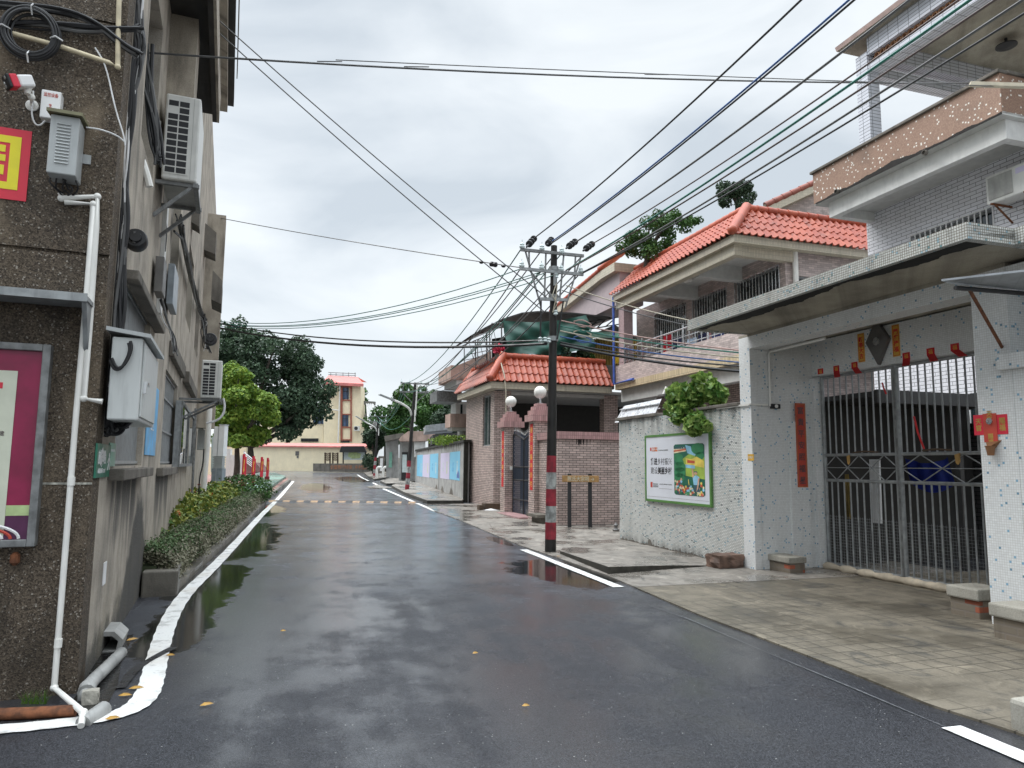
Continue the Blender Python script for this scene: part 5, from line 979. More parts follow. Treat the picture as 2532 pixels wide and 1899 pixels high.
h0 = FR.p(PS0 + rin, oE - rin, ridge_z); h1_ = FR.p(PS0 + rin, oR, ridge_z - 0.02); h2 = FR.p(sL + 0.3, oE - rin, ridge_z)
part('roof', rooftiles(FR.p(PS0 - 0.06, oE + 0.06, pe + 0.06), FR.p(PS0 - 0.06, oR, pe + 0.06), h1_, h0, 0.22, 0.34), M['rooftile'], po, smooth=True)
part('roof', rooftiles(FR.p(sL + 0.5, oE + 0.06, pe + 0.06), FR.p(PS0 - 0.06, oE + 0.06, pe + 0.06), h0, h2, 0.22, 0.34), M['rooftile'], po, smooth=True)
rm = ridge(h0 + Vector((0, 0, 0.05)), h1_ + Vector((0, 0, 0.05)), 0.12); ridge(h0 + Vector((0, 0, 0.05)), h2 + Vector((0, 0, 0.05)), 0.12, mb=rm); ridge(h0 + Vector((0, 0, 0.08)), FR.p(PS0 - 0.02, oE + 0.02, pe + 0.15), 0.14, mb=rm); rm.ball(FR.p(PS0 - 0.04, oE + 0.04, pe + 0.15), 0.14); ridge(h2, FR.p(sL + 0.5, oE + 0.0, pe + 0.1), 0.12, mb=rm)
part('ridge_tiles', rm, M['rooftile'], po, smooth=True)
mb = MB(); mb.box(FR, PS0 + rin + 0.05, sL + 2.5, oR - 2, oE - rin - 0.05, ridge_z - 0.35, ridge_z - 0.06); mb.box(FR, PS0 + rin + 0.02, sL + 0.3, -4.5, oE - rin - 0.02, pe + 0.021, ridge_z - 0.36); part('terrace_floor', mb, M['slab'], po)
hs_ = MB(); c_ = h0 + Vector((0, 0, 0.18)); pA = FR.p(PS0 - 0.08, oE - 0.45, pe + 0.25); hs_.tube([FR.p(PS0 + 1.2, oE - 1.0, ridge_z + 0.05), FR.p(PS0 + 0.6, oE - 0.55, ridge_z + 0.2), FR.p(PS0 + 0.3, oE - 0.42, ridge_z - 0.2), pA, FR.p(PS0 - 0.1, oE - 0.5, pe - 0.3), FR.p(PS0 - 0.05, oE - 0.55, 2.0)], 0.022, 8); solo('garden_hose', hs_, M['palecable'], 'pale hose hanging over the corner of the orange porch roof', 'hose', c_, 0, smooth=True)
# terrace: scaffold frame, tarpaulin, mustard sheet, plants
TZ = ridge_z
fr = thing('terrace_shed', 'dark curved shed roof on a pipe frame over the roof terrace', 'shed', FR.p(PS0 + 2, oE - 2, TZ), FR.ang)
TS = PS0 + 1.1
def tp(x, y, s_): o, z = FR.cross(x, y, s_); return FR.p(s_, o, z)
mb = MB(); arc = [tp(x, y, TS) for x, y in ((1165, 832), (1200, 812), (1240, 792), (1290, 776), (1330, 772), (1420, 776), (1510, 786))]
bk_ = [p + Vector((FR.u.x, FR.u.y, 0)) * 3.0 for p in arc]; k = len(arc)
mb.add(arc + bk_ + [p + Vector((0, 0, 0.05)) for p in arc] + [p + Vector((0, 0, 0.05)) for p in bk_], [(i, i + 1, k + i + 1, k + i) for i in range(k - 1)] + [(2 * k + i, 3 * k + i, 3 * k + i + 1, 2 * k + i + 1) for i in range(k - 1)] + [(i, 2 * k + i, 2 * k + i + 1, i + 1) for i in range(k - 1)] + [(k + i, k + i + 1, 3 * k + i + 1, 3 * k + i) for i in range(k - 1)])
part('sheet_roof', mb, M['darksheet'], fr)
mb = MB(); mbb = MB()
for (x0, y0, x1, y1, r_) in ((1240, 800, 1241, 893, 0.03), (1181, 840, 1181, 900, 0.02), (1210, 820, 1212, 895, 0.025), (1165, 838, 1242, 806, 0.02), (1185, 858, 1245, 845, 0.014), (1180, 872, 1240, 860, 0.014), (1180, 880, 1235, 900, 0.014), (1195, 828, 1205, 868, 0.012), (1205, 868, 1220, 815, 0.012), (1220, 815, 1232, 868, 0.012), (1215, 800, 1242, 799, 0.03)):
    mb.tube([tp(x0, y0, TS), tp(x1, y1, TS)], r_, 6); mbb.tube([tp(x0, y0, TS) + Vector((FR.u.x, FR.u.y, 0)) * 2, tp(x1, y1, TS) + Vector((FR.u.x, FR.u.y, 0)) * 2], r_, 6)
part('pipe_frame', mb, M['galv'], fr); part('pipe_frame', mbb, M['galv'], fr)
mb = MB()
for (x0, y0, x1, y1) in ((1450, 797, 1530, 784), (1450, 815, 1530, 802), (1452, 812, 1475, 796), (1475, 812, 1497, 790), (1497, 808, 1520, 788)): mb.tube([tp(x0, y0, TS + 0.5), tp(x1, y1, TS + 0.5)], 0.025, 6)
part('roof_truss', mb, M['darksteel'], fr)
mb = MB(); tl_, tr_, br2, bl2 = tp(1244, 792, TS - 0.1), tp(1450, 778, TS - 0.1), tp(1472, 866, TS - 0.25), tp(1254, 884, TS - 0.3)
nx, ny = 80, 24; vs = []
for j in range(ny + 1):
    for i in range(nx + 1):
        u, v = i / nx, j / ny; p = (tl_ * (1 - u) + tr_ * u) * (1 - v) + (bl2 * (1 - u) + br2 * u) * v
        wv_ = 0.12 * math.sin(u * 9 + v * 8 + 2 * v * u) * (0.3 + v * 0.7) + 0.03 * math.sin(u * 21 - v * 13); p = p + Vector((FR.u.x, FR.u.y, 0)) * wv_ + Vector((0, 0, -0.16 * math.sin(u * math.pi) * (1 - v) + 0.05 * math.sin(u * 9) * v)); vs.append(p)
mb.add(vs, [(j * (nx + 1) + i, j * (nx + 1) + i + 1, (j + 1) * (nx + 1) + i + 1, (j + 1) * (nx + 1) + i) for j in range(ny) for i in range(nx)])
solo('tarpaulin', mb, M['tarp'], 'green tarpaulin hung across the roof terrace behind the utility pole', 'tarpaulin', tl_, FR.ang, smooth=True, fix=False)
mb = MB(); ms0 = TS + 0.9; a, b = tp(1440, 838, ms0), tp(1582, 838, ms0); c, d = tp(1582, 925, ms0), tp(1440, 925, ms0); vs = []; n = 90
for i in range(n + 1):
    u = i / n; off = Vector((FR.u.x, FR.u.y, 0)) * (0.03 * (1 if (i % 4) < 2 else -1)); vs += [a * (1 - u) + b * u + off, d * (1 - u) + c * u + off]
mb.add(vs, [(2 * i, 2 * i + 2, 2 * i + 3, 2 * i + 1) for i in range(n)]); solo('corrugated_screen', mb, M['mustard'], 'mustard yellow corrugated screen on the roof terrace', 'screen', d, FR.ang, fix=False)
mb = MB(); a = [tp(1455, 822, TS + 0.6), tp(1545, 822, TS + 0.6), tp(1558, 836, TS + 0.55), tp(1455, 834, TS + 0.55)]; mb.add([*a, *[p + Vector((0, 0, .03)) for p in a]], [(0, 1, 2, 3), (7, 6, 5, 4), (0, 4, 5, 1), (1, 5, 6, 2), (2, 6, 7, 3), (3, 7, 4, 0)]); solo('mint_roof_sheet', mb, M['mint'], 'mint green roof sheet above the mustard screen', 'roof sheet', a[0], 0)
mb = MB(); mb.hexa([tp(1500, 800, TS + 1.2)] * 0 or [FR.p(TS + 1.2, *FR.cross(1520, 808, TS + 1.2)), FR.p(TS + 1.2, *FR.cross(1590, 846, TS + 1.2)), FR.p(TS + 3.2, *FR.cross(1590, 846, TS + 1.2)), FR.p(TS + 3.2, *FR.cross(1520, 808, TS + 1.2)), FR.p(TS + 1.2, *FR.cross(1520, 803, TS + 1.2)), FR.p(TS + 1.2, *FR.cross(1590, 841, TS + 1.2)), FR.p(TS + 3.2, *FR.cross(1590, 841, TS + 1.2)), FR.p(TS + 3.2, *FR.cross(1520, 803, TS + 1.2))]); solo('shed_roof_sheet', mb, M['darksheet'], 'dark sloping shed sheet between the terrace and the barred balcony windows', 'roof sheet', tp(1550, 830, TS), 0)
mb = MB(); a, b, c, d = tp(1250, 880, TS + 1.5), tp(1445, 870, TS + 1.5), tp(1445, 920, TS + 1.5), tp(1250, 905, TS + 1.5); mb.quad(a, b, c, d); mb.quad(tp(1216, 838, TS + 1.6), tp(1262, 830, TS + 1.6), tp(1262, 905, TS + 1.6), tp(1216, 905, TS + 1.6)); solo('terrace_back_wall', mb, M['interior'], 'dark back of the roof terrace under the tarpaulin', 'wall', d, 0)
def pot(x, y, s_, label, m, n=70, r_=0.22, sz=0.10, hgt=0.16):
    p = tp(x, y, s_); t = thing('potted_plant', label, 'plant', p, 0); mb = MB(); mb.lathe(p, [(0.10, 0), (0.14, hgt), (0.15, hgt), (0.12, hgt - 0.02), (0.001, hgt - 0.02)], 12); part('pot', mb, M['slab'], t, smooth=True)
    P_, N_ = crown([(p.x, p.y, p.z + hgt + r_ * 0.8, r_, r_, r_)], n, int(x)); part('foliage', leafmesh(P_, sz, int(x), 0.3, N_), m, t, fix=False)
pot(1232, 889, PS0 + 0.8, 'potted plant with red flowers at the corner of the porch roof', plain('red_petal', (0.5, 0.03, 0.07), 0.6), 90, 0.22, 0.12, 0.2)
pot(1440, 900, PS0 + 0.9, 'potted plant with sword leaves before the mustard screen', M['leafdark'], 50, 0.25, 0.28); pot(1462, 900, PS0 + 0.85, 'small green potted plant right of the sword leaved plant on the terrace', M['leafmid'], 60, 0.14, 0.12)
pot(1400, 893, PS0 + 0.9, 'dark bushy potted plant under the tarpaulin right of the utility pole', M['leafdark'], 120, 0.22, 0.10)
# parapet of the neighbour's balcony behind the porch roof
nb = thing('weathered_balcony_house', 'weathered house with stained pink balcony parapets behind the porch house', 'house', FR.p(22, -1, 0), FR.ang)
mb = MB(); s_ = sL + 0.9
q0, q1 = FR.cross(1115, 910, s_), FR.cross(1118, 938, s_); o0 = q0[0]
mb.box(FR, s_, s_ + 2.5, -4.0, o0 + 0.0, q1[1], q0[1] + 0.12); mb.plate(Fac(FR.p(s_, 0, 0), (-FR.n.x, -FR.n.y), True), [(-o0, q1[1]), (-o0, q0[1]), (-FR.cross(1215, 868, s_)[0], FR.cross(1215, 868, s_)[1]), (-FR.cross(1215, 930, s_)[0], q1[1])], 0.005, 0.02); part('parapet', mb, M['pinkslab'], nb, fix=True)
mb = MB(); mb.box(FR, s_, s_ + 2.4, -4, o0 - 0.25, q1[1] - 0.22, q1[1] - 0.001); part('balcony_slab', mb, M['soffitwhite'], nb)
s2 = sL + 3.0
def rect(px0, py0, px1, py1, s_, dep, m, name, parent):
    (o0, z0), (o1, z1) = FR.cross(px0, py1, s_), FR.cross(px1, py0, s_); mb = MB(); mb.box(FR, s_, s_ + dep, min(o0, o1), max(o0, o1), z0, z1); return part(name, mb, m, parent)
rect(1080, 968, 1142, 992, s2, 1.6, M['galv'], 'roof_slab', nb); rect(1126, 995, 1200, 1060, s2 + 0.5, 1.0, M['whiteplaster'], 'wall', nb); rect(1138, 1000, 1144, 1058, s2 + 0.45, 0.04, M['glass'], 'window', nb)
rect(1113, 1024, 1165, 1056, s2 - 1.2, 1.0, M['pinkslab'], 'lower_parapet', nb); rect(1118, 1057, 1165, 1064, s2 - 1.1, 0.9, M['soffitwhite'], 'lower_slab', nb); rect(1141, 1065, 1165, 1240, s2 - 0.8, 1.0, M['greywall'], 'lower_wall', nb)
# ------------------------------------------------------------------ brick front wall, gate posts with globe lamps, grille gate
bwA, bwO = FR.so(G(1345, 1303)); BF = Fac(FR.p(7.84, 0.24, 0), (-FR.n.x, -FR.n.y), True)
bwz = BF.hit(1440, 1086, 0)[1]; fw = thing('front_wall', 'pink brick front wall with a pink tiled coping behind the direction sign', 'wall', FR.p(7.84, -1, 0), FR.ang)
mb = MB(); mb.box(FR, 7.84, 8.06, -3.0, 0.24, -0.3, bwz); mb.box(FR, 8.061, 9.3, 0.0, 0.238, -0.3, bwz); part('wall', mb, M['pinkbrick'], fw)
cz0 = BF.hit(1440, 1085, 0)[1]; cz1 = BF.hit(1440, 1068, 0)[1]
mb = MB(); mb.box(FR, 7.78, 8.10, -3.0, 0.32, bwz + 0.001, cz1); mb.box(FR, 8.101, 9.28, -0.04, 0.30, bwz + 0.001, cz1 - 0.002); part('coping', mb, M['pinkcap'], fw)
mb = MB(); random.seed(2); a, z = BF.hit(1438, 1086, 0.003)
for k in range(14): x = a + random.gauss(0, 0.10); mb.quad(BF.p(x, 0.004, bwz), BF.p(x + 0.03, 0.004, bwz), BF.p(x + 0.02, 0.004, bwz - 0.08 - 0.12 * random.random()), BF.p(x + 0.005, 0.004, bwz - 0.06 - 0.1 * random.random()))
part('damp_stain', mb, M['black'] if False else plain('damp', (0.05, 0.04, 0.038), 0.9), fw, fix=False)
def gatepost(sN, ztop, label, group):
    t = thing('gate_post', label, 'gate post', FR.p(sN + 0.25, 0.2, 0), FR.ang, group); o0, o1 = -0.15, 0.36; s0_, s1_ = sN, sN + 0.5
    mb = MB(); mb.box(FR, s0_, s1_, o0, o1, -0.3, ztop); part('shaft', mb, M['pinkbrick'], t)
    mb = MB(); z = ztop
    for e, h in ((0.10, 0.19), (0.03, 0.13), (-0.04, 0.11), (-0.11, 0.09)): mb.box(FR, s0_ - e, s1_ + e, o0 - e, o1 + e, z + 0.001, z + h); z += h
    part('stepped_cap', mb, M['pinkcap'], t); return t, z, FR.p(sN + 0.25, 0.105, z)
def globe(p, label):
    t = thing('globe_lamp', label, 'lamp', p, 0); mb = MB(); mb.lathe(p, [(0.09, 0), (0.09, 0.02), (0.035, 0.03), (0.035, 0.14), (0.07, 0.16), (0.001, 0.16)], 14); part('stem', mb, M['stainless'], t, smooth=True)
    mb = MB(); mb.ball(p + Vector((0, 0, 0.33)), 0.185, 22); part('globe', mb, M['globe'], t, smooth=True)
zp1 = FR.hit(1240, 1058, 0.36)[1]
g1, z1, p1 = gatepost(12.1, zp1, 'pink brick gate post left of the grille gate with red couplet', 'gate posts with globe lamps'); g2, z2, p2 = gatepost(9.3, zp1 + 0.04, 'pink brick gate post half hidden behind the utility pole', 'gate posts with globe lamps')
globe(p1, 'white globe lamp on the farther gate post'); globe(p2, 'white globe lamp on the gate post beside the utility pole')
a1 = FR.hit(1241, 1065, 0.37); zz = FR.hit(1241, 1202, 0.37)[1]; strip(FR, 12.36, (a1[1] + zz) / 2 - 0.02, 0.361, 0.22, a1[1] - zz, M['red'], '门庭多喜气', M['gold'], 'narrow red couplet on the gate post left of the grille gate', 0.15, sp=1.7)
a1 = FR.hit(1314, 1048, 0.37); zz = FR.hit(1314, 1212, 0.37)[1]; strip(FR, 9.56, (a1[1] + zz) / 2, 0.361, 0.24, a1[1] - zz, M['red'], '善门天赐平安宅', M['gold'], 'tall red couplet on the gate post beside the utility pole', 0.17, sp=1.5)
BP = Fac(FR.p(12.1, 0.36, 0), (-FR.n.x, -FR.n.y), True); a, z = BP.hit(1264, 1158, 0); mb = MB(); mb.box(BP, a - 0.05, a + 0.05, 0.001, 0.05, z - 0.06, z + 0.06); solo('door_bell', mb, M['pvc'], 'small white bell box on the gate post left of the grille gate', 'bell', BP.p(a, 0, z), BP.ang, bevel=0.006)
ga = thing('grille_gate', 'dark green grille gate with curved spiked top between brick posts', 'gate', FR.p(11, 0.1, 0), FR.ang)
mb = MB(); gs0, gs1 = 9.85, 12.05; zb_ = 0.12; n = 20
def gtop(q): u = (q - gs0) / (gs1 - gs0); return zp1 - 0.75 + 0.55 * math.sin(math.pi * (u * 0.5 if u > .5 else (1 - u) * 0.5)) * 1.2 - 0.15
mb.tube([FR.p(gs0 + (gs1 - gs0) * i / n, 0.1, gtop(gs0 + (gs1 - gs0) * i / n)) for i in range(n + 1)], 0.03, 6)
for z in (zb_, 0.55, 1.15, 1.55): mb.tube([FR.p(gs0, 0.1, z), FR.p(gs1, 0.1, z)], 0.025, 6)
for q in (gs0, (gs0 + gs1) / 2 - 0.03, (gs0 + gs1) / 2 + 0.03, gs1): mb.tube([FR.p(q, 0.1, 0.05), FR.p(q, 0.1, gtop(q))], 0.03, 6)
part('frame', mb, M['darksteel'], ga)
mb = MB()
for i in range(n): q = gs0 + (gs1 - gs0) * (i + 0.5) / n; mb.tube([FR.p(q, 0.1, zb_), FR.p(q, 0.1, gtop(q) + 0.12)], 0.013, 5)
part('bars', mb, plain('blue_steel', (0.05, 0.07, 0.11), 0.4, 0.3), ga); mb = MB(); mb.box(FR, gs0, gs1, 0.085, 0.092, 1.15, 1.55); part('lock_panel', mb, M['darksteel'], ga)
mb = MB()
for i in range(n): q = gs0 + (gs1 - gs0) * (i + 0.5) / n; mb.lathe(FR.p(q, 0.1, gtop(q) + 0.12), [(0.026, 0), (0.012, 0.05), (0.001, 0.14)], 6)
part('spikes', mb, M['stainless'], ga)
mb = MB(); mb.box(FR, 9.82, 12.08, 0.0, 0.62, -0.1, 0.13); solo('door_step', mb, plain('pink_step', (0.40, 0.24, 0.24), 0.5, dirt=0.3), 'pink tiled step under the grille gate', 'step', FR.p(11, 0.3, 0), FR.ang, bevel=0.01)
# direction sign
ds = thing('direction_sign', 'wooden direction sign with white arrow on two black posts', 'sign', G(1440, 1312), FP.ang); gA, gB = G(1408, 1306), G(1459, 1306)
DS = Fac((gA.x, gA.y), (gB.x - gA.x, gB.y - gA.y), True); wdt = (Vector((gB.x, gB.y)) - Vector((gA.x, gA.y))).length; zt = DS.hit(1408, 1171, 0)[1]
for q in (0, wdt): mb = MB(); mb.box(DS, q - 0.045, q + 0.045, -0.045, 0.045, -0.05, zt); part('post', mb, M['darksteel'], ds, bevel=0.004)
bz0_, bz1_ = DS.hit(1437, 1192, 0.06)[1], DS.hit(1437, 1176, 0.06)[1]; mb = MB(); mb.box(DS, -0.20, wdt + 0.22, 0.046, 0.075, bz0_, bz1_); part('board', mb, M['wood'], ds, bevel=0.006)
text(ds, '陈氏大宗祠 →', DS, wdt / 2 + 0.02, (bz0_ + bz1_) / 2, 0.076, 0.14, M['creamfilm'], wdt + 0.15)
# small step box and ornament by the pole
g = G(1330, 1318 - 20); a, o = FR.so(g); mb = MB(); mb.box(FR, 8.3, 9.2, 0.25, 0.62, 0.22, 0.30); mb.box(FR, 8.4, 9.1, 0.3, 0.5, -0.1, 0.219); solo('stone_bench', mb, M['kerb'], 'low concrete slab bench at the brick wall left of the utility pole', 'bench', FR.p(8.8, 0.4, 0), FR.ang)
g = G(1523, 1316); mb = MB(); mb.lathe(g, [(0.07, 0), (0.09, 0.06), (0.05, 0.09), (0.04, 0.13), (0.06, 0.17), (0.02, 0.22), (0.001, 0.24)], 10); solo('stone_ornament', mb, M['boxdark'], 'small dark stone ornament in the corner of the brick wall', 'ornament', g, 0, smooth=True)
# timber pile and white bag by the porch house
g = G(1205, 1262); t = thing('timber_crate', 'low dark timber crate beside the porch house wall', 'crate', g, FP.ang); a, o = FP.so(g); mb = MB(); mb.box(FP, a - 0.1, a + 0.55, o - 0.35, o + 0.1, 0.10, 0.33); part('box', mb, M['timber'], t); mb = MB(); mb.box(FP, a - 0.35, a + 0.65, o - 0.2, o + 0.12, 0.02, 0.10); mb.box(FP, a - 0.3, a - 0.15, o - 0.2, o + 0.1, 0.101, 0.28); part('base_planks', mb, M['timber'], t)
g = G(1214, 1264); mb = MB(); 
vs = [(g.x + 0.22 * math.cos(k) * (1 + .3 * math.sin(3 * k)), g.y + 0.12 * math.sin(k), g.z + 0.03) for k in [i * 2 * math.pi / 14 for i in range(14)]]; mb.add(vs + [(g.x, g.y, g.z + 0.09)], [(i, (i + 1) % 14, 14) for i in range(14)]); solo('white_bag', mb, M['white'], 'crumpled white bag lying before the timber crate', 'bag', g, 0)
# ------------------------------------------------------------------ utility poles and wires
pg = G(1361, 1366)
def pole(p, h, r0, r1, bands, label, z_white=0.0, lean=(0, 0), key='utility_pole'):
    t = thing(key, label, 'utility pole', p, FR.ang); top = p + Vector((lean[0], lean[1], h))
    def c(z): return p + (top - p) * (z / h)
    def rr_(z): return r0 + (r1 - r0) * z / h
    mb = MB(); zb = bands[-1][1]
    mb.tube([c(-0.1), c(bands[0][0])], rr_(0), 16, cap=False, r1=rr_(bands[0][0])); part('foot', mb, M['concretepole'], t, smooth=True)
    for i, (a, b) in enumerate(bands):
        mb = MB(); mb.tube([c(a), c(b)], rr_(a) + 0.001, 16, cap=False, r1=rr_(b) + 0.001); part('painted_band', mb, M['redpaint'] if i % 2 == 0 else M['polegrey'], t, 'red painted band' if i % 2 == 0 else 'worn white painted band', smooth=True)
    mb = MB(); mb.tube([c(zb), c(h)], rr_(zb), 16, r1=r1); part('shaft', mb, M['concretepole'], t, smooth=True)
    return t, c
PZ0 = lambda y: at(1364, y, pg.y).z
bands = [(PZ0(1333), PZ0(1291)), (PZ0(1291), PZ0(1251)), (PZ0(1251), PZ0(1209)), (PZ0(1209), PZ0(1168)), (PZ0(1168), PZ0(1127))]
ptop = at(1370, 608, pg.y)
UP, uc = pole(pg, ptop.z, 0.106, 0.060, bands, 'dark utility pole with red and white bands carrying two crossarms', lean=(ptop.x - pg.x, ptop.y - pg.y))
PF = Fac((pg.x, pg.y), (FP.u.x, FP.u.y), True)       # crossarms run across the street
def pp_(x, y, o=0.0): a, z = PF.hit(x, y, o); return PF.p(a, o, z)
arms = [((1288, 617), (1443, 633)), ((1285, 664), (1442, 679)), ((1334, 739), (1402, 742))]
for i, (a, b) in enumerate(arms):
    mb = MB(); mb.bar(pp_(*a, 0.12), pp_(*b, 0.12), 0.05, 0.055); part('crossarm', mb, M['galv'] if i == 0 else M['greysteel'], UP)
mb = MB()
for a, b in (((1298, 617), (1338, 760)), ((1438, 630), (1398, 760)), ((1308, 622), (1309, 668)), ((1350, 622), (1346, 740)), ((1394, 630), (1384, 740)), ((1423, 632), (1421, 676)), ((1309, 668), (1362, 730)), ((1420, 680), (1378, 722))): mb.bar(pp_(*a, 0.10), pp_(*b, 0.10), 0.028, 0.024)
part('arm_brace', mb, M['galv'], UP)
ins = [(1291, 613), (1340, 618), (1389, 626), (1290, 660), (1339, 665), (1388, 670), (1436, 674)]
for x, y in ins:
    p = pp_(x, y, 0.12); mb = MB(); mb.lathe(p, [(0.02, -0.02), (0.05, 0.0), (0.055, 0.03), (0.035, 0.05), (0.045, 0.07), (0.03, 0.10), (0.008, 0.115), (0.006, 0.16)], 10); part('insulator', mb, M['paleposter'], UP, smooth=True)
for q in ((1338, 745, 1336, 838), (1393, 745, 1378, 838)): mb = MB(); mb.tube([pp_(q[0], q[1], 0.12), pp_(q[2], q[3], 0.12)], 0.018, 6); part('hanger_rod', mb, M['darksteel'], UP)
mb = MB(); c0 = uc(PZ0(665)); mb.lathe(c0, [(0.095, -0.04), (0.095, 0.04)], 14); mb.bar(pp_(1372, 670, 0.13), pp_(1372, 706, 0.13), 0.05, 0.04); part('clamp_band', mb, M['greysteel'], UP)
for y, r in ((735, 0.098), (838, 0.103)): mb = MB(); mb.lathe(uc(PZ0(y)), [(r, -0.045), (r, 0.045)], 14); part('clamp_band', mb, M['greysteel'], UP)
mb = MB(); mb.tube([pp_(1376, 700, 0.14), pp_(1366, 730, 0.16), pp_(1378, 750, 0.17), pp_(1366, 772, 0.14)], 0.010, 6); mb.tube([pp_(1378, 705, 0.14), pp_(1374, 740, 0.16), pp_(1367, 772, 0.14)], 0.010, 6); part('jumper_wire', mb, M['palecable'], UP, smooth=True)
mb = MB()
for x, y in ((1375, 682), (1374, 773), (1336, 840), (1348, 840), (1357, 842)): mb.lathe(pp_(x, y, 0.12), [(0.02, -0.05), (0.05, -0.03), (0.03, 0), (0.05, 0.03), (0.02, 0.05)], 8)
part('spool_insulator', mb, M['paleposter'], UP)
for a, b in (((1302, 611), (1322, 588)), ((1352, 606), (1364, 592)), ((1400, 614), (1424, 596)), ((1442, 620), (1466, 602))):
    p, q = pp_(*a, 0.12), pp_(*b, -0.4); mb = MB(); mb.tube([p, p.lerp(q, 0.35)], 0.02, 6)
    for k in (0.35, 0.6, 0.9): mb.lathe(p.lerp(q, k), [(0.025, -0.05), (0.07, -0.03), (0.07, 0.0), (0.03, 0.05)], 10, (q - p))
    part('strain_insulator', mb, M['black'], UP)
NW = [0]
def wire(p, q, sag, r, m, label, group=None, n=14, extra=None):
    p, q = Vector(p), Vector(q); pts = [p.lerp(q, i / n) - Vector((0, 0, sag * 4 * (i / n) * (1 - i / n))) for i in range(n + 1)]; mb = MB(); mb.tube(pts, r, 6)
    return solo('overhead_wire', mb, m, label, 'wire', p, 0, group, smooth=True)
GA = 'overhead wires running along the street to the utility pole'
LAB_A = 'dark overhead wire rising from the pole crossarms to the upper right corner of the picture'
def over(a, b, m, r, label, sag=0.15):
    """from the pole back over the camera: level wire, so its end is where the frame edge meets that height"""
    p = pp_(*a, 0.0); z = p.z + 0.1; q = hz(*b, z); e = q + (q - p) * 0.35; return wire(p, e, sag, r, m, label, GA)
for a, b, m, r in (((1322, 588), (1951, 0), 'black', 0.012), ((1366, 596), (2066, 0), 'bluecable', 0.012), ((1362, 603), (2078, 0), 'black', 0.012), ((1424, 598), (2212, 0), 'greycable', 0.015), ((1466, 602), (2330, 0), 'brownwire', 0.011)):
    over(a, b, M[m], r, LAB_A)
over((1400, 668), (2352, 0), M['greencable'], 0.014, 'green overhead wire in front of the white house roof terrace'); over((1395, 672), (2410, 0), M['brownwire'], 0.011, LAB_A); over((1436, 676), (2478, 0), M['greycable'], 0.013, LAB_A); over((1436, 678), (2532, 0), M['black'], 0.011, LAB_A)
# onward along the street to the second pole
p2g = G(1006, 1216)
P2top = at(1027, 946, p2g.y)
GB = 'overhead wires between the two nearer utility poles'
ends2 = [(1000, 948), (1012, 950), (1022, 950), (1040, 950), (1053, 952), (998, 967), (1014, 969), (1042, 968), (1054, 968)]
sts = [(1291, 612), (1340, 618), (1362, 640), (1389, 626), (1440, 632), (1290, 660), (1339, 665), (1388, 670), (1436, 674)]
for i, (a, b) in enumerate(zip(sts, ends2)): wire(pp_(*a, 0.12), at(*b, p2g.y), 0.55 + 0.08 * (i % 3), 0.013, M[('greencable', 'greycable', 'black')[i % 3]], 'thin green grey overhead wire descending from the banded pole crossarms to the farther pole', GB)
# to the building on the left
GC = 'service wires from the left building to the utility pole'
def lwall(x, y, o=0.3): a, z = FL.hit(x, y, o); return FL.p(a, o, z)
def lw(x, y, a_): o, z = FL.cross(x, y, a_); return FL.p(a_, o, z)
LBC = FL.hit(512, 790, 0.0)[0]
LEND = 17.0
for k, (a, b, m, r, s_) in enumerate((((520, 795), (1336, 842), 'black', 0.018, 0.25), ((522, 806), (1352, 850), 'black', 0.028, 0.28))):
    wire(lw(*a, LEND), pp_(*b, 0.15), s_, r, M[m], ('thinner black cable strung from the left building to the utility pole', 'thick black cable strung lowest from the left building to the utility pole')[k])
for a, b in (((524, 792), (1290, 664)), ((524, 798), (1338, 672)), ((526, 800), (1345, 676)), ((528, 805), (1372, 680))): wire(lw(*a, LEND), pp_(*b, 0.12), 0.45, 0.010, M['greencable'], 'thin green service wire from the left building up to the lower crossarm', GC)
wire(lw(524, 535, LEND), pp_(1290, 662, 0.12), 0.05, 0.011, M['greycable'], 'thin grey guy wire with a black insulator from the left building to the crossarm')
gi = pp_(1216, 653, 0.12); mb = MB(); dd = (pp_(1290, 662, .12) - lw(524, 535, LEND)).normalized()
for k in (-0.28, 0.0, 0.09, 0.30): mb.lathe(gi + dd * k, [(0.012, -0.05), (0.05 if abs(k) < .2 else 0.03, -0.02), (0.05 if abs(k) < .2 else 0.03, 0.02), (0.012, 0.05)], 8, dd)
solo('guy_insulator', mb, M['black'], 'black insulator on the thin wire left of the pole crossarms', 'insulator', gi, 0)
for x in ((455, 0), (488, 0)): p = lw(x[0], x[1], 6.0); q = pp_(1345 + (x[0] > 470) * 12, 770 - (x[0] > 470) * 30, 0.1); wire(p + (p - q) * 0.05, q, 0.1, 0.010, M['greycable'], 'thin wire crossing the sky diagonally from the left building eaves down to the pole', 'diagonal wires from the left eaves')
# wire across the street at the top
p = FL.p(*[(*FL.cross(330, 128, 2.2)[::1],)][0][:0] or (2.2, *FL.cross(330, 128, 2.2))); q = at(2420, 205, 9.3); wire(p, q, 0.10, 0.011, M['greycable'], 'grey wire across the street high up with a loop near the left building'); wire(at(830, 148, 8), at(2560, 216, 9.2), 0.02, 0.006, M['greycable'], 'thin wire just under the high wire across the street')
mb = MB()
for cx_, cy_ in ((815, 152), (1030, 165), (1625, 184)): c0 = at(cx_, cy_, 7.6); mb.tube([c0 + Vector((0.14 * math.cos(t), 0.05 * math.sin(t), 0.03 * math.sin(t * 1.0))) for t in [i * 2 * math.pi / 14 for i in range(14)]], 0.006, 5, closed=True)
solo('wire_loops', mb, M['greycable'], 'loose coils of wire tied to the high wire across the street', 'wire loops', at(1000, 165, 7.6), 0)
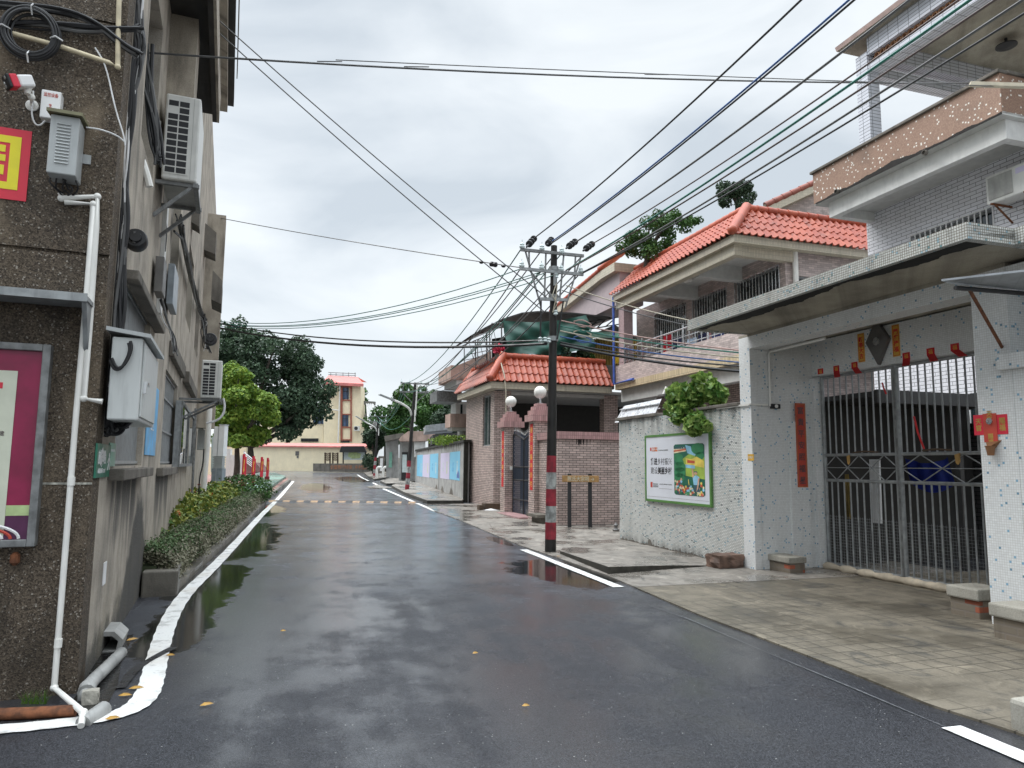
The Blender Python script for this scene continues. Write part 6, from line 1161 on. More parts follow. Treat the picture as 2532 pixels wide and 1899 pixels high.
# loops of cable on the right side of the pole
for k, (y0, y1, x1, y2, m, nm) in enumerate(((792, 800, 1828, 866, 'pinkcable', 'pink'), (806, 812, 1828, 872, 'greencable', 'green'), (818, 822, 1828, 884, 'palecable', 'yellowish'), (832, 838, 1828, 896, 'bluecable', 'blue'))):
    st_ = pp_(1385, y0, 0.1); en = FR.p(0.3, *[FR.cross(x1, y2, 0.3)][0]); lp = pp_(1440 + 12 * (k % 2), y1, 0.1)
    en = FR.p(3.0, -2.0, at(x1, y2, 12.3).z); en = at(x1, y2, 12.6); mb = MB(); ax = (en - st_).normalized(); c0 = st_.lerp(en, 0.17)
    n = 10; mb.tube([st_.lerp(en, i / 20) - Vector((0, 0, 0.06 * math.sin(math.pi * i / 20))) for i in range(21)], 0.014, 6)
    mb.tube([c0 + ax * (-0.30 + 0.34 * i / 10) + Vector((0, 0, 0.055 * math.sin(math.pi * i / 10) + 0.02)) for i in range(11)] + [c0 + ax * (0.04 - 0.34 * i / 10) + Vector((0, 0, -0.055 * math.sin(math.pi * i / 10) + 0.0)) for i in range(11)], 0.012, 6)
    solo('service_cable', mb, M[m], f'{nm} service cable with a tied loop right of the utility pole', 'cable', st_, 0, 'looped service cables right of the pole', smooth=True)
for k, (a, b, r, lab) in enumerate((((1386, 852), (1830, 918), 0.028, 'thick black cable from the pole to the balcony beside the gate canopy'), ((1386, 846), (1830, 905), 0.016, 'thin black cable just above the thick black cable right of the pole'), ((1400, 706), (1745, 800), 0.011, 'pale wire from the pole top down to the gate canopy'), ((1390, 718), (1740, 812), 0.010, 'dark wire below the pale wire from the pole to the gate canopy'))):
    wire(pp_(*a, 0.1), at(*b, 12.4), 0.06, r, M[('black', 'black', 'palecable', 'greycable')[k]], lab)
# second and third pole with street lamps
def lamp_pole(g, top, bpx, label, lamp_label, arm, r0, r1):
    bz = lambda y: at(bpx[0], y, g.y).z - g.z
    bs = [(bz(a), bz(b)) for a, b in zip(bpx[1], bpx[1][1:])]
    t, c = pole(g, top.z - g.z, r0, r1, bs, label, lean=(top.x - g.x, top.y - g.y)); sc = r0 / 0.13
    ax = Vector((FP.u.x, FP.u.y, 0)); h = top.z - g.z
    for z in (h - 0.05, h - 0.5): mb = MB(); mb.bar(c(z) - ax * 0.75, c(z) + ax * 0.72, 0.06, 0.06); part('crossarm', mb, M['galv'], t)
    mb = MB()
    for z in (h - 0.05, h - 0.5):
        for q in (-0.7, -0.3, 0.3, 0.66): mb.lathe(c(z) + ax * q, [(0.04, 0.03), (0.055, 0.07), (0.03, 0.12), (0.01, 0.2)], 8)
    part('insulators', mb, M['paleposter'], t); mb = MB()
    for q in (-0.6, 0.6): mb.bar(c(h - 0.55) + ax * q, c(h - 1.1), 0.04); mb.bar(c(h - 0.1) + ax * q, c(h - 0.5) + ax * q, 0.03)
    part('arm_brace', mb, M['galv'], t)
    L = thing('street_lamp', lamp_label, 'street lamp', c(bz(arm[0][1])), FR.ang); pts = [at(x, y, g.y - 0.2 * i) for i, (x, y) in enumerate(arm)]
    mb = MB(); mb.tube(smooth_path([Vector(p) for p in pts], 1), 0.055, 8); part('arm', mb, M['pvc'], L, smooth=True); e = pts[-1]; d = (pts[-1] - pts[-2]).normalized()
    mb = MB(); mb.bar(e - d * 0.1, e + d * 0.75, 0.22, 0.07); part('lamp_head', mb, M['boxgrey'], L, bevel=0.02); mb = MB(); mb.bar(c(bz(arm[0][1])) + Vector((0.10, 0, -0.3)), c(bz(arm[0][1])) + Vector((0.10, 0, 0.3)), 0.08, 0.08); part('clamp', mb, M['pvc'], L)
    return t, c
T2, c2 = lamp_pole(p2g, P2top, (1020, (1210, 1198, 1183, 1169, 1154, 1139)), 'second utility pole with red and white bands beside the poster wall', 'white armed street lamp on the second utility pole', [(1018, 1028), (1014, 1012), (1001, 1002), (985, 994), (970, 988)], 0.110, 0.065)
mb = MB(); mb.tube([c2(at(1028, 950, p2g.y).z - p2g.z) + Vector((0.12, -0.1, 0)), c2(at(1022, 1028, p2g.y).z - p2g.z) + Vector((0.14, -0.1, 0))], 0.035, 8); part('conduit', mb, M['pvc'], T2, smooth=True)
p3g = G(925, 1180); T3, c3 = lamp_pole(p3g, at(936, 1028, p3g.y), (928, (1177, 1170, 1160, 1150, 1140, 1131)), 'third utility pole with red and white bands under the dark tree', 'street lamp on the third utility pole far down the road', [(932, 1068), (929, 1058), (920, 1052), (908, 1046), (898, 1040)], 0.12, 0.08)
for i, (a, b) in enumerate((((1000, 950), (934, 1030)), ((1012, 952), (938, 1034)), ((998, 968), (932, 1040)), ((1030, 1010), (938, 1040)))): wire(at(*a, p2g.y), at(*b, p3g.y), 0.9, 0.014, M['greencable'], 'thin sagging wire between the second and third utility poles', 'wires between the second and third poles')
# far steel tower of pale cables
tg = at(915, 1175, 95); tw_ = thing('far_cable_pole', 'far pale pole hung with many drooping cables beyond the third pole', 'utility pole', tg, 0)
mb = MB()
for x in (908, 921): mb.bar(at(x, 1180, 95), at(x, 998, 95), 0.35, 0.35)
mb.bar(at(900, 996, 95), at(928, 998, 95), 0.5, 0.5); mb.bar(at(906, 1030, 95), at(924, 1030, 95), 0.4, 0.4); part('frame', mb, M['galv'], tw_)
for i in range(12): wire(at(906 + 1.6 * i, 998 + i % 3, 94), at(926 + 2.2 * (i % 6), 1040 + 2.6 * i, 60 + i), 1.6 + 0.12 * i, 0.045, M['whitecable'], 'pale drooping cable fanning out from the far pole', 'pale cables at the far pole', n=10)
# ------------------------------------------------------------------ old building at the left
lb = thing('weathered_building', 'weathered concrete building with pebbledash end wall and barred street windows', 'building', FL.p(0, 0, 0), FL.ang)
LL = 27.0
FEu = lambda S: Fac(FL.p(S, 0, 0), (FL.n.x, FL.n.y), True)      # plane across the street face, seen from the camera
def wbox(x0, xm, x1, yt, yb, o0=0.0, smax=9.0):
    ym = (yt + yb) / 2; S = FL.hit(x0, ym, o0)[0]; o1 = FL.cross(xm, ym, S)[0]; s1 = FL.hit(x1, ym, o1)[0]
    if s1 < S or s1 - S > smax: s1 = S + smax
    return S, s1, o0, o1, FL.cross(xm, yb, S)[1], FL.cross(xm, yt, S)[1]
wins = [(0.98, 3.1, 1.56, 3.20), (5.5, 8.2, 1.56, 2.95), (1.2, 2.3, 4.6, 6.3), (5.0, 6.4, 4.4, 5.9), (9.0, 11.0, 4.4, 5.9), (13.0, 15.0, 4.4, 5.9)]
mb = MB(); mb.wall(FL, 0.0, LL, -0.2, 11.5, 0.0, wins, 0.28); mb.quad(FL.p(LL, 0, -.2), FL.p(LL, -9, -.2), FL.p(LL, -9, 11.5), FL.p(LL, 0, 11.5)); mb.quad(FL.p(0, 0, 11.5), FL.p(LL, 0, 11.5), FL.p(LL, -9, 11.5), FL.p(0, -9, 11.5))
part('street_wall', mb, M['leftwall'], lb)
mb = MB(); mb.box(FS, -0.001, 9.0, -0.3, 0.0, -0.2, 3.10); mb.box(FS, -0.001, 9.0, -0.3, 0.0, 3.125, 4.93); mb.box(FS, -0.001, 9, -0.3, -0.02, 3.10, 3.125); mb.box(FS, -0.001, 9.0, -0.3, 0.0, 4.95, 11.5); mb.box(FS, -.001, 9, -.3, -.02, 4.93, 4.95); part('end_wall', mb, M['pebble'], lb)
mb = MB(); mb.box(FS, 0.0, 9.0, 0.001, 0.004, 1.435, 1.45); part('wall_joint', mb, plain('joint', (0.40, 0.39, 0.34), 0.8, var=0.5, sc=20), lb)
for i, (a, b, z0, z1) in enumerate(wins):
    mb = MB(); mb.box(FL, a, b, -0.30, -0.281, z0, z1); wn = part('window', mb, M['glass'] if i > 1 else M['boxdark'], lb)
    if i < 2:
        mb = MB(); n = int((b - a) / 0.075)
        for k in range(n): q = a + (b - a) * (k + 0.5) / n; mb.box(FL, q - 0.022, q + 0.022, -0.10, -0.06, z0, z1)
        for z in (z0 + 0.02, z0 + 0.5, z0 + 1.0, z1 - 0.04): mb.box(FL, a, b, -0.055, -0.04, z, z + 0.03)
        part('slat_grille', mb, M['greysteel'], wn)
    else:
        mb = MB()
        for s0_, s1_, z0_, z1_ in ((a, b, z0, z0 + .06), (a, b, z1 - .06, z1), (a, a + .06, z0 + .06, z1 - .06), (b - .06, b, z0 + .06, z1 - .06), ((a + b) / 2 - .03, (a + b) / 2 + .03, z0 + .06, z1 - .06)): mb.box(FL, s0_, s1_, -0.28, -0.2, z0_, z1_)
        part('frame', mb, M['boxgrey'], wn)
def lpart(name, dims, m, bevel=0.01): mb = MB(); mb.box(FL, *dims); return part(name, mb, m, lb, bevel=bevel)
lpart('window_sill', wbox(266, 308, 379, 1160, 1189), M['slab']); lpart('window_sill', wbox(386, 404, 440, 1157, 1178), M['slab'])
h1 = wbox(308, 344, 417, 668, 692, 0.0, 4.0); lpart('window_hood', h1, M['slab']); lpart('window_hood', wbox(418, 432, 463, 842, 880, 0.0, 5), M['slab']); lpart('window_hood', wbox(452, 468, 490, 918, 945, 0.0, 5), M['slab'])
# eaves slabs of the upper floors
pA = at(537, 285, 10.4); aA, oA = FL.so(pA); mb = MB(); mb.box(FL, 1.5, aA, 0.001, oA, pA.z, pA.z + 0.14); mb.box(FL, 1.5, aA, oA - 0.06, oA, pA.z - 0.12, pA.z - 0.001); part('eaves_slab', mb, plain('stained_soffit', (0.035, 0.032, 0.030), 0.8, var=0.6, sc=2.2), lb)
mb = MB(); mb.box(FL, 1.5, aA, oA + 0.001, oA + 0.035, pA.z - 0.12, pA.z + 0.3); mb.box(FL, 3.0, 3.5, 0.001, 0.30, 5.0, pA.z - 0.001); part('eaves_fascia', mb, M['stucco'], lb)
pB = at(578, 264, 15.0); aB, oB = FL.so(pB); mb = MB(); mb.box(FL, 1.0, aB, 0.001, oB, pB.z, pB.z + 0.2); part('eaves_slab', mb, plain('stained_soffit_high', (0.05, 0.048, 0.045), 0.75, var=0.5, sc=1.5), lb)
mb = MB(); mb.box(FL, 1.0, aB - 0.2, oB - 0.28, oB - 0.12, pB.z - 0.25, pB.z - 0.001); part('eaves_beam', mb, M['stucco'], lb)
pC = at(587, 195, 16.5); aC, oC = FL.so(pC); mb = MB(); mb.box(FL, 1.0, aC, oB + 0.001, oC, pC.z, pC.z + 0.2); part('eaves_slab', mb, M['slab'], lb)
for x0, x1, yt, yb, S, d in ((506, 532, 550, 628, 15.0, 0.8), (526, 547, 668, 752, 13.0, 1.2), (470, 492, 480, 560, 9.0, 0.5), (470, 478, 655, 730, 13, 0.4)):
    (o0, z1), (o1, z0) = FL.cross(x0, yt, S), FL.cross(x1, yb, S); mb = MB(); mb.hexa([FL.p(S, o0, z0 + 0.1), FL.p(S + d, o0, z0 + 0.1), FL.p(S + d, o1, z0), FL.p(S, o1, z0), FL.p(S, o0, z1), FL.p(S + d, o0, z1), FL.p(S + d, o1, z1 - 0.25), FL.p(S, o1, z1 - 0.25)]); part('upper_hood', mb, M['slab'], lb)
mb = MB(); mb.box(FL, 16.5, 17.2, 0.001, 0.5, 2.6, 9.0); part('stair_pier', mb, M['stucco'], lb)
mb = MB(); q = [(4.55, 0.0), (4.62, 0), (4.62, 11), (4.55, 11)]; mb.box(FL, 3.55, 3.75, 0.001, 0.05, 3.4, 6.4); part('plaster_patch', mb, M['whiteplaster'], lb)
# ---- air conditioners with louvred end grilles
def louvre_ac(dims, rows, label):
    S, s1, o0, o1, z0, z1 = dims; t = thing('air_conditioner', label, 'air conditioner', FL.p(S, o0, z0), FL.ang); mb = MB(); mb.box(FL, S, s1, o0, o1, z0, z1); part('casing', mb, M['acwhite'], t, bevel=0.02)
    E = FEu(S); w_ = o1 - o0; h = z1 - z0; mb = MB(); mb.box(E, o0 + 0.05 * w_, o1 - 0.27 * w_, 0.001, 0.006, z0 + 0.06 * h, z1 - 0.07 * h); part('grille_panel', mb, M['acwhite'], t); mb = MB()
    for c in range(2):
        for r_ in range(rows):
            if c == 0 and r_ == rows - 2: continue
            x0 = o0 + w_ * (0.09 + 0.31 * c); zz = z0 + h * (0.075 + 0.86 * r_ / rows); mb.box(E, x0, x0 + w_ * 0.275, 0.0065, 0.0075, zz, zz + h * 0.86 / rows * 0.80)
    part('louvre_slots', mb, M['slotdark'], t)
    mb = MB(); mb.box(E, o1 - 0.20 * w_, o1 - 0.19 * w_, 0.001, 0.003, z0 + 0.02, z1 - 0.02); part('panel_seam', mb, M['acgrey'], t)
    mb = MB(); 
    for q in (S + 0.06, s1 - 0.06): mb.bar(FL.p(q, 0, z0 - 0.03), FL.p(q, o1 + 0.03, z0 - 0.03), 0.045, 0.04); mb.bar(FL.p(q, 0.0, z0 - 0.42), FL.p(q, o1 - 0.05, z0 - 0.05), 0.04, 0.035)
    mb.box(FL, S, s1, o1 - 0.03, o1 + 0.02, z0 - 0.06, z0 - 0.01); part('bracket', mb, M['galv'], t)
    mb = MB(); mb.box(FL, S + 0.02, s1 - 0.02, o0 + 0.02, o1 - 0.02, z0 - 0.008, z0 - 0.002); part('base_pan', mb, M['acgrey'], t); return t
d1 = list(wbox(404, 492, 515, 243, 452, 0.06, 0.9)); ac1 = louvre_ac(d1, 11, 'large white air conditioner high on the left building with louvred end')
d2 = list(wbox(497, 548, 557, 892, 985, 0.36, 0.9)); d2[1] = d2[0] + 0.85; ac2 = louvre_ac(d2, 11, 'white air conditioner with a drain hose low on the left building beside the bright tree')
mb = MB(); S = d2[0]; hp_ = [(552, 985), (556, 1005), (552, 1025), (538, 1040), (510, 1046)]; mb.tube(smooth_path([Vector(FL.p(S, *FL.cross(x, y, S))) for x, y in hp_], 2), 0.022, 7); part('drain_hose', mb, M['whitecable'], ac2, smooth=True)
def ltube(name, px, o, r, m, label, cat, S=None, group=None, sm=2, n=8):
    pts = [Vector(FL.p(FL.hit(x, y, o)[0], o, FL.hit(x, y, o)[1])) if S is None else Vector(FL.p(S, *FL.cross(x, y, S))) for x, y in px]
    mb = MB(); mb.tube(smooth_path(pts, sm) if sm else pts, r, n); return solo(name, mb, m, label, cat, pts[0], FL.ang, group, smooth=True)
ltube('refrigerant_hose', [(322, 345), (338, 365), (350, 395), (362, 430), (370, 462)], 0.10, 0.035, M['pvc'], 'wrapped white hose bending below the large air conditioner', 'hose', S=1.6)
ltube('refrigerant_hose', [(392, 300), (388, 360), (376, 420), (366, 470)], 0.10, 0.03, M['pvc'], 'wrapped pale hose behind the large air conditioner', 'hose', S=2.6)
# ---- boxes, cabinet, notices on the street face
def lbox(name, dims, m, label, cat, bevel=0.008):
    mb = MB(); mb.box(FL, *dims); return solo(name, mb, m, label, cat, FL.p(dims[0], dims[2], dims[4]), FL.ang, bevel=bevel)
lbox('meter_box', wbox(382, 404, 412, 634, 722, 0.03, 0.6), M['boxdark'], 'dark grey meter box above the first window hood', 'meter box')
b2 = wbox(413, 430, 441, 652, 752, 0.03, 0.8); lbox('meter_box', b2, M['boxblue'], 'blue grey meter box with pale door right of the dark meter box', 'meter box')
cd = wbox(270, 348, 386, 836, 1040, 0.06, 1.6); cb = thing('power_cabinet', 'pale grey electrical cabinet hung on the wall in front of the first window', 'cabinet', FL.p(cd[0], 0, cd[4]), FL.ang)
mb = MB(); mb.box(FL, *cd); part('body', mb, M['cabinet'], cb, bevel=0.012)
mb = MB(); mb.hexa([FL.p(cd[0] - 0.03, 0.02, cd[5] + 0.04), FL.p(cd[1] + 0.03, 0.02, cd[5] + 0.04), FL.p(cd[1] + 0.03, cd[3] + 0.05, cd[5] + 0.001), FL.p(cd[0] - 0.03, cd[3] + 0.05, cd[5] + 0.001), FL.p(cd[0] - 0.03, 0.02, cd[5] + 0.07), FL.p(cd[1] + 0.03, 0.02, cd[5] + 0.07), FL.p(cd[1] + 0.03, cd[3] + 0.05, cd[5] + 0.03), FL.p(cd[0] - 0.03, cd[3] + 0.05, cd[5] + 0.03)]); part('lid', mb, M['boxgrey'], cb)
mb = MB(); mb.box(FL, cd[0] + 0.03, cd[1] - 0.03, cd[3] + 0.001, cd[3] + 0.012, cd[4] + 0.03, cd[5] - 0.03); dr = part('door', mb, M['cabinet'], cb, bevel=0.004)
mb = MB(); zc_ = (cd[4] + cd[5]) / 2 - 0.02; mb.bar(FL.p(cd[0] + 0.08, cd[3] + 0.03, zc_), FL.p(cd[0] + 0.30, cd[3] + 0.03, zc_), 0.02); mb.box(FL, cd[0] + 0.07, cd[0] + 0.11, cd[3] + 0.012, cd[3] + 0.035, zc_ - 0.08, zc_ + 0.01); part('lock', mb, M['stainless'], dr)
E_ = FEu(cd[0]); mb = MB(); cc_ = [Vector(E_.p(*E_.hit(x, y, 0.03)[:1], 0.03, E_.hit(x, y, 0.03)[1])) for x, y in ((318, 848), (322, 862), (316, 885), (300, 912), (283, 915), (272, 890))]; mb.tube(smooth_path(cc_, 2), 0.012, 7); mb.tube([p + Vector((0.012, 0, 0.014)) for p in smooth_path(cc_, 2)], 0.011, 7); part('cable_loop', mb, M['black'], cb, smooth=True)
sg = thing('walking_sign', 'green emergency route sign with white arrow and walking figure on the building corner', 'sign', FL.p(0, 0, 1.5), FL.ang)
z1, z0 = FL.hit(232, 1094, 0.02)[1], FL.hit(229, 1183, 0.02)[1]; sw = 0.62
mb = MB(); mb.box(FL, 0.0, sw, 0.005, 0.02, z0, z1); part('panel', mb, M['signgreen'], sg); mb = MB(); mb.box(FL, sw + 0.001, sw + 0.34, 0.004, 0.012, z0 + 0.08, z1 + 0.02); part('side_panel', mb, M['palegreen'], sg); mb = MB(); mb.box(FL, sw + 0.06, sw + 0.28, 0.0125, 0.0135, z0 + 0.2, z1 - 0.03); part('map', mb, M['paleposter'], sg)
text(sg, '←', FL, 0.22, z1 - 0.10, 0.021, 0.20, M['white'], 0.24, 0.008); text(sg, '应急避险', FL, 0.22, z0 + 0.15, 0.021, 0.11, M['white'], 0.34, 0.003); text(sg, '疏散通道 EXIT', FL, 0.24, z0 + 0.05, 0.021, 0.04, M['white'], 0.34)
mb = MB(); f_ = lambda x, z: (0.47 + x * 0.16, z0 + 0.05 + z * (z1 - z0 - 0.09))
for poly in ([(0.35, 0.62), (0.65, 0.62), (0.6, 0.36), (0.42, 0.36)], [(0.42, 0.36), (0.55, 0.36), (0.30, 0.0), (0.10, 0.0)], [(0.5, 0.36), (0.6, 0.36), (0.95, 0.02), (0.75, 0.02)], [(0.36, 0.60), (0.44, 0.60), (0.15, 0.36), (0.08, 0.38)], [(0.58, 0.60), (0.66, 0.60), (0.95, 0.40), (0.9, 0.36)]): mb.plate(FL, [f_(x, z) for x, z in poly], 0.0205, 0.022)
mb.lathe(FL.p(*f_(0.52, 0.74)[:1], 0.0205, f_(0.5, 0.74)[1]), [(0.02, 0), (0.02, 0.002), (0.001, 0.002)], 12, (FL.n.x, FL.n.y, 0)); part('walking_figure', mb, M['white'], sg, fix=False)
a, b = FL.hit(366, 1040, 0.02)[0], FL.hit(391, 1040, 0.02)[0]; z1, z0 = FL.hit(380, 948, 0.02)[1], FL.hit(378, 1126, 0.02)[1]; mb = MB(); mb.box(FL, a, b, 0.003, 0.01, z0, z1); ob = solo('blue_poster', mb, M['bluefilm'], 'tall blue poster on the wall right of the pale cabinet', 'poster', FL.p(a, 0, z0), FL.ang)
text(ob, '平安\n社区', FL, (a + b) / 2, z1 - 0.35, 0.011, 0.22, M['white'])
nc = list(wbox(430, 447, 485, 990, 1155, 0.0, 5.0)); nt_ = thing('notice_case', 'glazed steel notice case on the left building wall past the second window', 'notice case', FL.p(nc[0], 0, nc[4]), FL.ang)
mb = MB(); mb.box(FL, nc[0], nc[1], 0.0, nc[3] - 0.02, nc[4], nc[5]); part('case', mb, M['greysteel'], nt_); mb = MB(); mb.box(FL, nc[0] + 0.06, nc[1] - 0.06, nc[3] - 0.019, nc[3] - 0.012, nc[4] + 0.06, nc[5] - 0.06); part('glass', mb, M['pane'], nt_)
mb = MB()
for q in (nc[0], nc[0] + (nc[1] - nc[0]) / 2 - 0.03, nc[1] - 0.06): mb.box(FL, q, q + 0.06, nc[3] - 0.0195, nc[3] + 0.01, nc[4], nc[5])
for z in (nc[4], nc[5] - 0.06): mb.box(FL, nc[0] + 0.061, nc[1] - 0.061, nc[3] - 0.0195, nc[3] + 0.008, z, z + 0.06)
part('frame', mb, M['galv'], nt_)
lbox('meter_box', wbox(490, 505, 511, 1012, 1060, 0.05, 0.5), M['boxgrey'], 'narrow pale meter box under the low air conditioner, upper of two', 'meter box'); lbox('meter_box', wbox(488, 506, 512, 1062, 1112, 0.05, 0.6), M['boxgrey'], 'wider pale meter box under the low air conditioner, lower of two', 'meter box')
ltube('downpipe', [(518, 1010), (514, 1080), (508, 1150), (502, 1225)], 0.2, 0.075, M['pvc'], 'white downpipe at the far end of the left building behind the flower hedge', 'downpipe', S=15.5, sm=0, n=12)
ltube('conduit_pipe', [(484, 1010), (480, 1110), (474, 1240)], 0.12, 0.03, M['galv'], 'thin grey conduit running down the left building beside the notice case', 'conduit', S=13.5, sm=0)
ltube('black_wire', [(504, 1110), (502, 1150), (493, 1180), (491, 1235)], 0.1, 0.018, M['black'], 'black wire hanging down the wall behind the flower hedge', 'wire', S=14.0)
# black splice closures
def closure(px, r_px, o, label, S):
    oo, zz = FL.cross(*px, S); c = FL.p(S, oo, zz); r = r_px * (c.y) / F; t = thing('cable_closure', label, 'cable closure', c, FL.ang); ax = Vector((-FL.u.x, -FL.u.y, 0.15)); mb = MB(); mb.lathe(c - ax * 0.10, [(r * 0.9, 0), (r, 0.03), (r, 0.10), (r * 0.88, 0.13), (r * 0.55, 0.13), (r * 0.5, 0.15), (0.001, 0.15)], 20, ax); part('drum', mb, M['black'], t, smooth=True)
    mb = MB()
    for k in (-0.5, 0.1): q = c + Vector((FL.n.x, FL.n.y, 0)) * r * (k - 0.2) + ax * 0.03; mb.tube([q + Vector((0, 0, r * 0.5)), q, q - Vector((0, 0, r * 0.6))], 0.016, 7)
    part('cable_tails', mb, M['greycable'], t, smooth=True); return t
closure((336, 590), 27, 0, 'round black cable closure at the corner of the left building', 0.8); closure((520, 838), 16, 0, 'small black cable closure above the low air conditioner', 9.5)
# ---- cable bundles
def bundle(px, o, n, r, spread, mats, label, f=FL, S=None, seed=0, cat='cable bundle', name='cable_bundle'):
    random.seed(seed); base = [Vector(f.p(f.hit(x, y, o)[0], o, f.hit(x, y, o)[1])) if S is None else Vector(f.p(S, *f.cross(x, y, S))) for x, y in px]; mb = MB(); mm = list(dict.fromkeys(mats))
    for i in range(n):
        mb.mi = mm.index(mats[i % len(mats)]); off = [Vector((random.gauss(0, spread) * f.n.x if S is not None else f.u.x * random.gauss(0, spread), random.gauss(0, spread) * f.n.y if S is not None else f.u.y * random.gauss(0, spread), random.gauss(0, spread))) for _ in base]; o_ = Vector((f.n.x, f.n.y, 0)) * abs(random.gauss(0, spread * 0.6))
        mb.tube(smooth_path([b + d + o_ for b, d in zip(base, off)], 2), r * random.uniform(0.7, 1.3), 6)
    return solo(name, mb, [M[k] for k in mm], label, cat, base[0], f.ang, smooth=True)
cab = ['black', 'black', 'greycable', 'black', 'black', 'whitecable', 'black', 'black']
bundle([(335, -40), (335, 40), (345, 110), (330, 170), (318, 280), (303, 400), (300, 520), (296, 640), (285, 780), (275, 900), (262, 1000), (258, 1050), (268, 1066), (285, 1064), (298, 1048)], 0, 24, 0.012, 0.026, cab, 'thick bundle of black and white cables down the corner of the left building', S=0.35, seed=1)
bundle([(345, 110), (356, 170), (364, 230), (377, 330), (384, 400)], 0, 14, 0.015, 0.032, ['black', 'black', 'greycable', 'black'], 'black cable bundle behind the large air conditioner', S=1.9, seed=2)
bundle([(392, 470), (405, 560), (398, 620)], 0, 5, 0.013, 0.02, ['black', 'greycable'], 'few black cables below the large air conditioner bracket', S=3.6, seed=8)
bundle([(440, 545), (452, 600), (462, 650), (478, 720), (496, 775), (508, 795)], 0.08, 16, 0.016, 0.05, ['black', 'black', 'greycable'], 'black cable bundle sloping along the upper street wall toward the pole', seed=3)
bundle([(498, 780), (502, 800), (498, 815), (505, 850), (512, 870)], 0, 9, 0.013, 0.05, ['black', 'greycable', 'black', 'whitecable'], 'tangled cables where the street wires reach the left building', S=14.0, seed=4)
bundle([(395, 740), (410, 790), (425, 830), (430, 870)], 0, 6, 0.008, 0.02, ['whitecable', 'black', 'greycable'], 'loose wires under the two meter boxes', S=3.3, seed=5)
bundle([(-60, 6), (60, 20), (160, 30), (240, 60), (310, 118), (345, 140)], 0.05, 9, 0.010, 0.016, ['black', 'black', 'greycable'], 'black cables crossing the top of the pebbledash end wall', f=FS, seed=6)
bundle([(-60, 62), (90, 58), (200, 72), (320, 78), (345, 70)], 0.05, 10, 0.011, 0.018, ['black', 'black', 'black', 'greycable'], 'lower band of black cables behind the cable coil', f=FS, seed=7)
# ------------------------------------------------------------------ things on the end wall
def fs(x, y, o): a, z = FS.hit(x, y, o); return Vector(FS.p(a, o, z))
def stube(name, px, o, r, m, label, cat, sm=0, n=10, elbows=True):
    pts = [fs(x, y, o) for x, y in px]; mb = MB(); mb.tube(smooth_path(pts, sm) if sm else pts, r, n)
    if elbows:
        for p, q, s_ in zip(pts, pts[1:], pts[2:]):
            if (q - p).angle(s_ - q) > 0.7: mb.ball(q, r * 1.25, 12)
    return solo(name, mb, m, label, cat, pts[-1], FS.ang, smooth=True)
stube('pvc_pipe', [(150, 478), (152, 490), (241, 486), (238, 560), (222, 800), (207, 985), (253, 993)], 0.05, 0.021, M['pvc'], 'white pipe from the louvred box ending at the building corner', 'pipe')
pts_ = [fs(x, y, 0.055) for x, y in ((160, 500), (231, 505), (215, 720), (186, 1050), (160, 1380), (134, 1700))] + [G(206, 1762, 0.06), G(200, 1795, 0.02)]
mb = MB(); mb.tube(pts_, 0.020, 10)
for q in (pts_[1], pts_[5], pts_[6]): mb.ball(q, 0.026, 12)
for q in ((213, 740), (176, 1190), (144, 1590)): p = fs(*q, 0.055); mb.lathe(p, [(0.025, -0.03), (0.025, 0.03)], 12)
solo('pvc_pipe', mb, M['pvc'], 'white pipe from the louvred box running all the way to the ground', 'pipe', pts_[-1], FS.ang, smooth=True)
stube('pvc_pipe', [(295, -30), (292, 90), (291, 165), (270, 155), (150, 115), (22, 80)], 0.06, 0.018, M['oldpvc'], 'yellowed pipe bent along the top of the end wall', 'pipe')
mb = MB(); mb.tube([G(-200, 1772, 0.035), G(60, 1764, 0.035), G(188, 1757, 0.035)], 0.036, 10); solo('rusty_pipe', mb, M['rust'], 'rusty brown pipe lying along the foot of the end wall', 'pipe', G(60, 1764), FS.ang, smooth=True)
stube('white_wire', [(235, 118), (262, 160), (285, 270), (305, 330), (310, 360)], 0.06, 0.006, M['whitecable'], 'thin white wire sagging across the end wall above the louvred box', 'wire', 2, 6, False)
stube('white_wire', [(213, 315), (250, 320), (290, 335), (310, 352)], 0.06, 0.006, M['whitecable'], 'thin white wire from the louvred box to the corner cables', 'wire', 2, 6, False)
# cable coil
c0 = FS.hit(77, 85, 0.08); rad = 58 / F * fs(77, 85, 0.08).y * 1.02; mb = MB(); random.seed(9)
for k in range(12):
    rr_ = rad * (1 + random.uniform(-0.17, 0.17)); cx_, cz_, oo = c0[0] + random.gauss(0, 0.006), c0[1] + random.gauss(0, 0.006), 0.07 + random.uniform(0, 0.05)
    mb.tube([FS.p(cx_ + rr_ * math.cos(t), oo, cz_ + rr_ * 1.12 * math.sin(t)) for t in [i * 2 * math.pi / 40 for i in range(40)]], 0.0085, 7, closed=True)
t = solo('cable_coil', mb, M['black'], 'big coil of black cable hung on the end wall above the camera', 'cable coil', FS.p(c0[0], 0.05, c0[1]), FS.ang, smooth=True)
mb = MB()
for t_ in (1.57, 0.0, 3.2, 4.7): p = FS.p(c0[0] + rad * math.cos(t_), 0.1, c0[1] + rad * 1.12 * math.sin(t_)); d = Vector(FS.p(c0[0] + rad * 1.2 * math.cos(t_), 0.1, c0[1] + rad * 1.34 * math.sin(t_))) - Vector(p); mb.tube([Vector(p) - d * 1.2, Vector(p) + Vector((FS.n.x, FS.n.y, 0)) * 0.045, Vector(p) + d * 1.2], 0.006, 5)
part('ties', mb, M['whitecable'], t)
